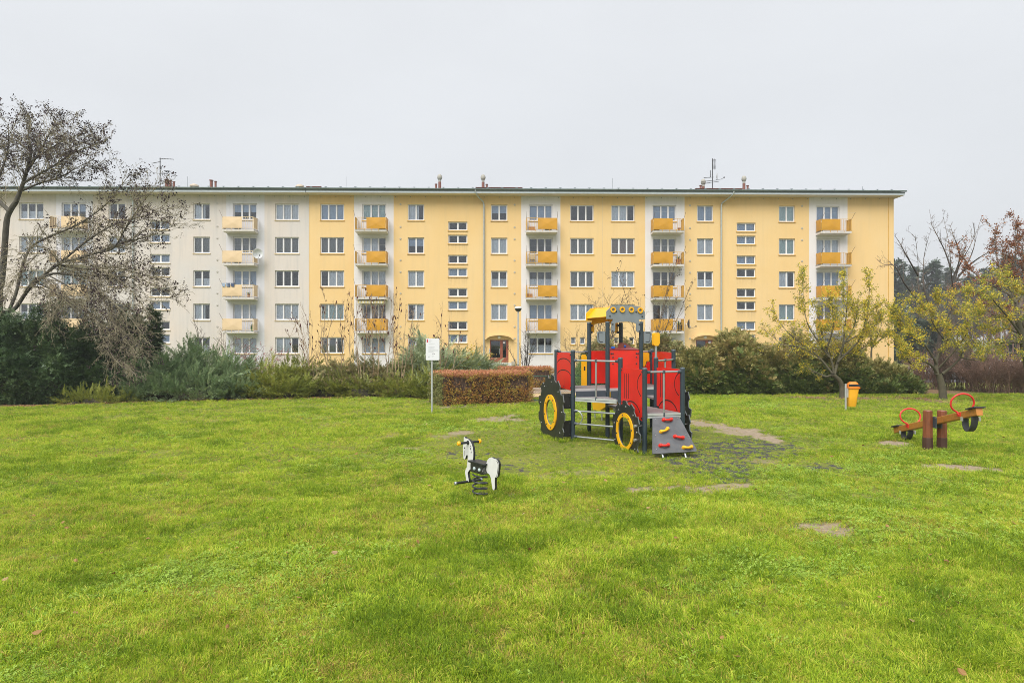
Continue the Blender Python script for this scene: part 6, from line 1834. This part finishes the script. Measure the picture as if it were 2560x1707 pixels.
shrub("bare_sapling", "thin bare sapling rising from the blue-green juniper", 505, 960, 26.8, 2, 3.1, .25, 81, TWIG, dict(per_m=5, ang=.65, len=.9, r=.008, n=[5, 3], kids=[.7, 0], levels=2, ratio=.5, wob=.1, trop=.08), .02)
shrub("bare_shrub", "fine-twigged shrub with a few yellow leaves behind the blue-green juniper", 545, 950, 28.0, 10, 2.4, 1.2, 82, TWIG, leaf=("leaf", F_APG, .10, .8))
shrub("rose_shrub", "arching shrub dotted with red hips in front of the pale block", 655, 935, 30.0, 26, 1.9, 1.5, 83, TWIGR, dict(per_m=5, ang=.7, len=.6, r=.006, n=[5, 3], kids=[.7, 0], levels=2, ratio=.55, wob=.14, trop=-.06), .010, leaf=("hedge", FOL("rose_hip", [(.30, .03, .03), (.40, .06, .05), (.25, .05, .06)], transl=.1), .22, .8))
shrub("yellow_shrub", "yellow-leaved sprig shrub in the junipers behind the orange hedge", 1175, 915, 29.6, 12, 1.5, 1.1, 84, TWIG, leaf=("leaf", F_YSP, .55, 1.6), wide=.3)
shrub("bare_shrub", "small bare shrub left of the red entrance door", 1198, 925, 50.0, 9, 2.7, .9, 85, TWIG)
shrub("bare_shrub", "gnarled bare shrub between the street lamp and the white strip", 1312, 925, 44.0, 9, 3.5, 1.5, 86, BARKD, dict(per_m=3, ang=.6, len=1.0, r=.014, n=[4, 3], kids=[.7, 0], levels=2, ratio=.55, wob=.2, trop=.08), .035)
shrub("bare_tree", "small fine-twigged tree showing above the tower's cab roof", 1507, 940, 46.0, 6, 5.9, 2.1, 87, TWIG, dict(per_m=3.6, ang=.6, len=1.7, r=.02, n=[5, 4, 3], kids=[.8, .7, 0], levels=3, ratio=.5, wob=.12, trop=.03), .05, cat="tree", dens=1.1)
shrub("bare_shrub", "tangled bare shrub seen under the tower's cab roof", 1450, 935, 38.0, 12, 3.1, 1.8, 88, TWIG, wide=.5)
shrub("bare_tree", "tall thin twiggy tree with few dark leaves before the white balcony strip behind the tower", 1622, 930, 40.0, 7, 7.0, 2.6, 89, TWIG, dict(per_m=2.4, ang=.5, len=1.6, r=.014, n=[5, 4], kids=[.55, 0], levels=2, ratio=.5, wob=.08, trop=.06), .032, cat="tree", leaf=("dark", F_DARKL, .10, 1.1), wide=.5)

# ------------------------------------------------------------------ right: apple trees and what stands behind
def c7(x, y, Y): return at(1640 + x / 3.36, 640 + y / 3.36, Y)
def c8(x, y, Y): return at(2180 + x / 2.958, 500 + y / 2.958, Y)
CA = dict(per_m=4.2, ang=.7, len=.75, r=.014, n=[5, 4, 3], kids=[.9, .75, 0], levels=3, ratio=.5, wob=.16, trop=.06)
bx_, by_ = gpt(2105, 992); t = Tree(91, (bx_, by_, gz(bx_, by_)))
t.limb([(bx_, by_, -.1), c7(1562, 1100, by_), c7(1538, 1040, by_ - .05), c7(1488, 995, by_ - .1)], .11, .07)
for pts, r0 in (([(1488, 995), (1430, 1012), (1380, 992), (1310, 960), (1230, 925)], .05), ([(1495, 1000), (1480, 900), (1440, 800), (1400, 690), (1380, 560), (1330, 420)], .05), ([(1500, 990), (1530, 880), (1570, 760), (1580, 640), (1600, 480), (1608, 300), (1600, 140)], .06),
                ([(1480, 985), (1380, 860), (1260, 760), (1150, 680), (1050, 570), (975, 420)], .045), ([(1525, 890), (1640, 780), (1715, 690), (1755, 560), (1785, 400), (1795, 190)], .045), ([(1455, 850), (1350, 700), (1270, 560), (1240, 380), (1225, 120)], .035),
                ([(1600, 720), (1740, 640), (1860, 560), (1905, 400)], .035), ([(1430, 790), (1480, 640), (1490, 500), (1470, 380)], .035), ([(1300, 800), (1180, 760), (1060, 740), (960, 660), (880, 600)], .025), ([(1570, 750), (1660, 600), (1690, 450), (1700, 330)], .03), ([(1560, 830), (1690, 800), (1800, 720), (1850, 690)], .03)):
    dd = random.Random(len(pts) + pts[-1][0]).uniform(-1.1, 1.1)
    t.limb([c7(x, y, by_ + dd * i / len(pts)) for i, (x, y) in enumerate(pts)], r0, .008, CA, 0, .15, 1.15)
o = thing("apple_tree", "apple tree with yellow leaves and a leaning trunk beside the litter bin", "tree", tuple(t.base))
t.build(o, BARKG, TWIGO, .018)
def apA(p):
    px = p.x / p.y * FPX + CX; return 1.0 if px > 2000 else .35
t.leaves(o, "leaf", F_APY, .58, 1.0, 92, apA); t.leaves(o, "leaf", F_APG, .42, .92, 93, apA)

bx_, by_ = gpt(2357, 998); t = Tree(94, (bx_, by_, gz(bx_, by_)))
t.limb([(bx_, by_, -.1), c8(524, 1440, by_), c8(518, 1380, by_), c8(503, 1320, by_), c8(492, 1285, by_)], .15, .10)
for pts, r0 in (([(480, 1290), (474, 1200), (500, 1130), (548, 1060), (575, 960), (590, 850), (600, 700)], .085), ([(480, 1280), (440, 1222), (380, 1195), (290, 1210), (258, 1160), (200, 1085)], .06), ([(520, 1285), (600, 1222), (650, 1172), (680, 1120), (790, 1075)], .055),
                ([(495, 1240), (560, 1170), (640, 1080), (720, 950), (760, 820)], .04), ([(350, 1197), (270, 1130), (200, 1040), (120, 985)], .035), ([(478, 1210), (400, 1085), (310, 1020), (250, 945), (210, 800)], .045), ([(560, 1060), (480, 960), (420, 850), (350, 740)], .035),
                ([(575, 960), (660, 880), (700, 780), (720, 690)], .03), ([(400, 1090), (440, 950), (470, 820), (480, 720)], .03), ([(310, 1020), (200, 900), (170, 800)], .025), ([(660, 1165), (760, 1180), (850, 1130), (930, 1120)], .025)):
    dd = random.Random(len(pts) + pts[-1][0]).uniform(-1.2, 1.2)
    t.limb([c8(x, y, by_ + dd * i / len(pts)) for i, (x, y) in enumerate(pts)], r0, .008, CA, 0, .2, 1.25)
o = thing("apple_tree", "apple tree with a stout straight trunk and spreading yellow-green crown behind the seesaw", "tree", tuple(t.base))
t.build(o, BARKG, TWIGO, .018)
t.leaves(o, "leaf", F_APY, .58, 1.0, 95); t.leaves(o, "leaf", F_APG, .46, .95, 96)

bx_, by_ = (2610 - CX) / FPX * 22.5, 22.5; t = Tree(97, (bx_, by_, gz(bx_, by_)))
t.limb([(bx_, by_, -.1), c8(1170, 1300, 22.5), c8(1135, 1150, 22.4), c8(1105, 1000, 22.3), c8(1075, 880, 22.2)], .15, .08)
for pts, r0 in (([(1105, 1000), (1000, 860), (900, 745), (845, 670)], .05), ([(1075, 880), (1060, 760), (1010, 650), (960, 550)], .05), ([(1120, 1060), (970, 1050), (870, 1090), (800, 1130)], .04), ([(1090, 930), (1160, 800), (1180, 660)], .05), ([(1000, 860), (920, 860), (840, 830), (780, 850)], .03),
                ([(1140, 1160), (1030, 1130), (940, 1170)], .03), ([(1060, 760), (1120, 680), (1140, 590)], .03), ([(1110, 1000), (1020, 960), (930, 950), (850, 930)], .03), ([(1120, 1060), (1240, 950), (1330, 800)], .05), ([(1130, 1100), (1250, 1050), (1380, 1000)], .05)):
    dd = random.Random(len(pts) + pts[-1][0]).uniform(-1.0, 1.0)
    t.limb([c8(x, y, 22.3 + dd * i / len(pts)) for i, (x, y) in enumerate(pts)], r0, .008, CA, 0, .1, 1.4)
o = thing("apple_tree", "yellow-green leaved tree cut by the right edge of the picture", "tree", tuple(t.base))
t.build(o, BARKG, TWIGO, .018)
t.leaves(o, "leaf", F_APY, .36, .98, 98); t.leaves(o, "leaf", F_APG, .45, .98, 99)

bx_, by_ = (2590 - CX) / FPX * 27.5, 27.5; t = Tree(101, (bx_, by_, gz(bx_, by_)))
t.limb([(bx_, by_, -.1), c8(1170, 1050, 27.5), c8(1100, 850, 27.4), c8(1020, 700, 27.3)], .14, .07)
for pts in ([(1020, 700), (960, 560), (920, 400), (900, 200)], [(1060, 770), (1050, 560), (1060, 350), (1055, 140)], [(1020, 700), (900, 640), (780, 560), (700, 470), (660, 350)], [(1060, 780), (930, 760), (800, 700), (680, 640)], [(1100, 850), (960, 850), (820, 820)], [(1090, 800), (1130, 600), (1110, 400), (1130, 230)], [(1000, 660), (990, 500), (1010, 360)], [(1100, 860), (1240, 650), (1300, 400)]):
    t.limb([c8(x, y, 27.3 + .1 * i) for i, (x, y) in enumerate(pts)], .04, .008, dict(CA, len=.8), 0, .05, 1.35)
o = thing("crabapple_tree", "tree with small dark red withered leaves rising at the right edge", "tree", tuple(t.base))
t.build(o, BARK, TWIG, .018)
t.leaves(o, "leaf", F_REDL, .42, 1.3, 102)

CB = dict(per_m=2.0, ang=.5, len=1.0, r=.016, n=[5, 4, 3], kids=[.7, .5, 0], levels=3, ratio=.5, wob=.08, trop=.04)
bx_, by_ = (2345 - CX) / FPX * 31.0, 31.0; t = Tree(104, (bx_, by_, gz(bx_, by_)))
t.limb([(bx_, by_, gz(bx_, by_) - .1), c8(490, 1150, 31), c8(510, 950, 31)], .13, .09)
for pts in ([(510, 950), (600, 760), (588, 560), (572, 350), (528, 130)], [(500, 980), (430, 820), (350, 700), (342, 560), (340, 450), (318, 250)], [(430, 820), (385, 640), (382, 440), (425, 250)], [(350, 760), (235, 610), (170, 490), (95, 480), (45, 450)], [(590, 700), (640, 500), (720, 350), (790, 200)],
            [(588, 520), (540, 380), (480, 260), (430, 165)], [(600, 620), (700, 480), (760, 320), (750, 170)], [(340, 560), (260, 420), (200, 310), (165, 260)], [(590, 600), (650, 420), (600, 260), (575, 180)], [(640, 560), (760, 450), (880, 380), (940, 370)]):
    t.limb([c8(x, y, 31 + random.Random(x + y).uniform(-.8, .8)) for x, y in pts], .045, .006, CB, 0, .12, 1.15)
o = thing("bare_tree", "tall leafless tree with upswept branches behind the stout apple tree", "tree", tuple(t.base))
t.build(o, BARKD, TWIG, .022)

bx_, by_ = (2180 - CX) / FPX * 29.5, 29.5; t = Tree(107, (bx_, by_, gz(bx_, by_)))
for pts in ([(1810, 900), (1812, 770), (1850, 690), (1885, 610), (1900, 480)], [(1812, 770), (1800, 660), (1760, 560), (1740, 450)], [(1815, 760), (1900, 690), (1960, 640), (2000, 560)]):
    t.limb([c7(x, y, 29.5) for x, y in pts], .05, .008, CA, 0, .2, 1.2)
o = thing("apple_tree", "small crooked apple tree against the yellow gable corner", "tree", tuple(t.base))
t.build(o, BARKG, TWIGO, .018); t.leaves(o, "leaf", F_APY, .3, 1.2, 108); t.leaves(o, "leaf", F_APG, .4, 1.2, 109)

CH = dict(per_m=6, ang=.45, len=.5, r=.006, n=[4, 3], kids=[.7, 0], levels=2, ratio=.6, wob=.16, trop=.05)
for i, (px, Y, n_, h, sp, lb) in enumerate([(2475, 27.5, 230, 1.45, 1.6, "dense red-brown twiggy shrub left of the white parked car"), (2575, 27.0, 230, 1.45, 1.6, "dense brown twiggy shrub in front of the white parked car"),
                                            (2400, 28.5, 110, 1.9, 1.2, "bare twiggy shrub just right of the stout apple trunk"), (2322, 29.5, 130, 1.5, 1.1, "low reddish twiggy shrub between the evergreens and the stout apple trunk")]):
    shrub("twiggy_shrub", lb, px, 985, Y, n_, h, sp, 111 + i, TWIGR if i != 2 else TWIG, CH, .010, "bare shrubs by the car park", wide=.9)
# ------------------------------------------------------------------ far trees
def conifer(label, px, pyt, Y, hw, seed, group="hazy conifers beyond the car park", low=.25):
    r = np.random.default_rng(seed); x, _, zt = at(px, pyt, Y); zg = gz(x, Y)
    H = zt - zg; W_ = hw * Y / FPX
    o = thing("conifer_tree", label, "tree", (x, Y, zg), 0, group)
    MB().tube([(0, 0, -.2), (.2, 0, H * .5), (0, 0, H * .97)], [.42, .28, .06], 8).build("trunk", BARKD, o, smooth=True)
    PP, DD = [], []
    nt_ = int(9 + H * .5)
    for i in range(nt_):
        f = low + (1 - low) * (i / nt_) ** .9; rad = W_ * (1.06 - f) ** .62 * r.uniform(.7, 1.15) / (1 - low * .5)
        for b in range(int(5 + 4 * (1 - f))):
            a = r.uniform(0, 6.283); L = rad * r.uniform(.6, 1.15)
            m = int(5 + L * 3.6)
            tt = r.uniform(.25, 1, m)
            p = np.stack([np.cos(a) * L * tt + r.normal(0, .3, m), np.sin(a) * L * tt + r.normal(0, .3, m), f * H + .10 * L * tt + r.normal(0, .28, m)], 1)
            PP.append(p); DD.append(np.stack([np.cos(a) + r.normal(0, .5, m), np.sin(a) + r.normal(0, .5, m), r.normal(.35, .4, m)], 1))
    P_, D = np.concatenate(PP), np.concatenate(DD); n = len(P_); vs_ = var_of("big", F_PINE)
    kind(scatter("crown", P_, eul_from_dirs(D, r.uniform(-1, 1, n)), r.uniform(.7, 1.3, n) * .95, r.integers(0, 2, n), vs_, o), "stuff")
    return o
for i, (px, pyt, Y, hw, lb) in enumerate([(2238, 650, 150, 36, "hazy conifer half hidden by the yellow gable"), (2280, 668, 160, 26, "hazy conifer second from the yellow gable"), (2330, 652, 150, 34, "hazy pointed conifer behind the leafless tree"),
        (2378, 676, 165, 30, "hazy conifer just right of the leafless tree's stem"), (2425, 690, 158, 30, "lower hazy conifer between the leafless and the red-leaved trees"), (2472, 672, 165, 30, "hazy conifer left of the red-leaved tree"), (2525, 640, 150, 40, "broad hazy conifer behind the red-leaved tree"), (2580, 625, 155, 40, "hazy conifer at the right edge of the picture"),
        (2205, 660, 170, 34, "hazy conifer behind the gable, only its edge showing")]):
    conifer(lb, px, pyt, Y, hw, 131 + i)
for i, (px, pyt, Y, hw, lb) in enumerate([(2268, 800, 84, 34, "dark squat evergreen beyond the car park, next to the gable"), (2330, 812, 88, 38, "dark squat evergreen beyond the car park behind the stout apple tree"), (2545, 845, 80, 40, "dark green evergreen behind the white parked car")]):
    conifer(lb, px, pyt, Y, hw, 151 + i, "dark evergreens along the car park", low=.04)
CFAR = dict(per_m=1.6, ang=.55, len=2.6, r=.05, n=[4, 4, 3], kids=[1.1, .9, 0], levels=3, ratio=.5, wob=.12, trop=.05)
for i, (px, Y, h, sp, lb) in enumerate([(2400, 74, 9.0, 4.0, "greyish brown bare tree beyond the car park, behind the stout apple tree"), (2465, 70, 8.0, 4.0, "greyish brown bare tree beyond the car park, left of the far lamp post"), (2350, 92, 11.0, 4.5, "bare tree in front of the pointed conifer"), (2540, 72, 9.0, 4.2, "brown bare tree beyond the car park at the right edge")]):
    shrub("bare_tree", lb, px, 900, Y, 12, h, sp, 161 + i, TWIGR if i % 2 else TWIG, CFAR, .09, "bare trees beyond the car park", cat="tree", wide=1.2)

# ------------------------------------------------------------------ car park
ASPH = M("asphalt", (.055, .055, .058), .9, var=.15, scale=20)
zc = -.70
kind(MB().add([(22, 45, zc), (90, 45, zc), (90, 66, zc), (22, 66, zc)], [(0, 1, 2, 3)]).build("car_park", ASPH), "structure")
TYREM = M("car_tyre", (.02, .02, .02), .8); RIMM = M("car_rim", (.5, .5, .52), .35, metal=.8); CGL = M("car_glass", (.03, .035, .04), .08, var=.05, spec=.8); HL = M("headlight", (.7, .7, .72), .15); TL = M("tail_light", (.5, .02, .02), .25); TRIM = M("car_trim", (.02, .02, .022), .6)
def car(label, x, y, rot, paint, estate=False):
    o = thing("parked_car", label, "car", (x, y, zc + .004), rot, "cars parked beyond the shrubs")
    L = 2.15; Wd = .86
    prof = [(-L, .32), (-L - .02, .62), (-L + .06, .86), (-L + .5, .96), (-.95, 1.02), (L - .5 if estate else L - .85, 1.04), (L - .08, .98), (L, .70), (L - .02, .34), (L - .35, .24), (-L + .35, .24)]
    V = []; n = len(prof)
    for yy, f in ((-Wd, .97), (-Wd + .12, 1.0), (Wd - .12, 1.0), (Wd, .97)):
        for u, z in prof: V.append((u * (.965 if abs(yy) == Wd else 1), yy, .24 + (z - .24) * f))
    k = MB(); k.add(V, [(j * n + i, j * n + (i + 1) % n, (j + 1) * n + (i + 1) % n, (j + 1) * n + i) for j in range(3) for i in range(n)] + [tuple(range(n)), tuple(range(4 * n - 1, 3 * n - 1, -1))])
    body = k.build("body", paint, o, bevel=.03)
    back = L - .18 if estate else L - .75
    cab = [(-1.05, 1.0), (-.38, 1.44), (.5, 1.50), (1.15 if not estate else 1.6, 1.44), (back, 1.02)]
    V = []; n = len(cab)
    for yy, f in ((-Wd + .05, 0), (-Wd + .20, 1), (Wd - .20, 1), (Wd - .05, 0)):
        for u, z in cab:
            top = z > 1.1
            V.append((u, yy if not top else (abs(yy) - (.0 if f else .12)) * (1 if yy > 0 else -1), z))
    k = MB(); k.add(V, [(j * n + i, j * n + (i + 1) % n, (j + 1) * n + (i + 1) % n, (j + 1) * n + i) for j in range(3) for i in range(n)] + [tuple(range(n)), tuple(range(4 * n - 1, 3 * n - 1, -1))])
    k.build("roof", paint, o, bevel=.03)
    for s_ in (-1, 1):
        def sp(u, z): return (u, s_ * (Wd - .035 - .125 * max(0, (z - 1.02) / .45)), z)
        for us in ([(-.88, 1.06), (-.36, 1.38), (.10, 1.41), (.10, 1.06)], [(.18, 1.06), (.18, 1.415), (.85, 1.41), (1.02, 1.06)] if not estate else [(.18, 1.06), (.18, 1.415), (.95, 1.42), (.95, 1.06)], [(1.08, 1.06), (.95, 1.38), (1.1, 1.36), (1.28, 1.06)] if not estate else [(1.02, 1.06), (1.02, 1.42), (1.5, 1.38), (1.8, 1.06)]):
            k = MB(); k.add([sp(u, z) for u, z in us], [tuple(range(len(us)))]); k.build("side_window", CGL, o)
        for u in (-1.32, 1.32):
            wh = MB().lathe([(.18, -.10), (.30, -.10), (.32, -.07), (.32, .07), (.30, .10), (.18, .10)], 20, (u, s_ * (Wd - .08), .32), ax='y').build("wheel", TYREM, o, smooth=True)
            MB().lathe([(.02, 0), (.19, .0), (.19, .02), (.02, .03)] if s_ > 0 else [(.02, -.03), (.19, -.02), (.19, 0), (.02, 0)], 16, (u, s_ * (Wd + .025), .32), ax='y').build("rim", RIMM, wh)
        MB().box(-L - .01, -L + .22, s_ * .62 - .16, s_ * .62 + .16, .66, .80).build("headlight", HL, o, bevel=.03)
        MB().box(L - .12, L + .01, s_ * .68 - .12, s_ * .68 + .12, .70, .95).build("tail_light", TL, o, bevel=.02)
        MB().box(-.78, -.62, s_ * .97 - .08, s_ * .97 + .08, 1.02, 1.14).build("wing_mirror", paint, o, bevel=.02)
    k = MB(); k.add([(-1.0, -Wd + .14, 1.045), (-1.0, Wd - .14, 1.045), (-.42, Wd - .24, 1.425), (-.42, -Wd + .24, 1.425)], [(3, 2, 1, 0)]); k.build("windscreen", CGL, o, loc=(-.012, 0, .012))
    k = MB(); b2 = 1.18 if not estate else 1.63; k.add([(back - .02, -Wd + .16, 1.07), (back - .02, Wd - .16, 1.07), (b2, Wd - .24, 1.41), (b2, -Wd + .24, 1.41)], [(0, 1, 2, 3)]); k.build("rear_window", CGL, o, loc=(.012, 0, .012))
    return o
CW = M("car_paint_white", (.72, .73, .75), .25, var=.03, coat=.6); CS = M("car_paint_silver", (.42, .44, .46), .28, metal=.4, var=.04, coat=.6); CD = M("car_paint_dark", (.05, .055, .07), .25, var=.05, coat=.6)
def cx_(px, Y): return (px - CX) / FPX * Y
car("white estate car parked beyond the brown twiggy shrub at the right edge", cx_(2530, 46.5), 46.5, R(4), CW, True)
car("silver car parked between the stout apple tree and the white estate car", cx_(2405, 49), 49, R(183), CS)
car("white car parked close to the yellow gable, mostly behind the stout apple tree", cx_(2322, 51), 51, R(78), CW)
car("dark car parked behind the far lamp post", cx_(2460, 56), 56, R(-6), CD)

# ------------------------------------------------------------------ damp November air
hz = bpy.data.materials.new("damp_air"); hz.use_nodes = True
ht = hz.node_tree; ht.nodes.clear()
ho = ht.nodes.new("ShaderNodeOutputMaterial"); hv = ht.nodes.new("ShaderNodeVolumePrincipled")
hv.inputs["Color"].default_value = (.90, .93, .97, 1); hv.inputs["Density"].default_value = 0.00085; hv.inputs["Anisotropy"].default_value = 0.15
ht.links.new(hv.outputs[0], ho.inputs["Volume"])
haze = MB().box(-720, 720, -320, 1520, -2.6, 32).build("haze", hz)
kind(haze, "stuff")
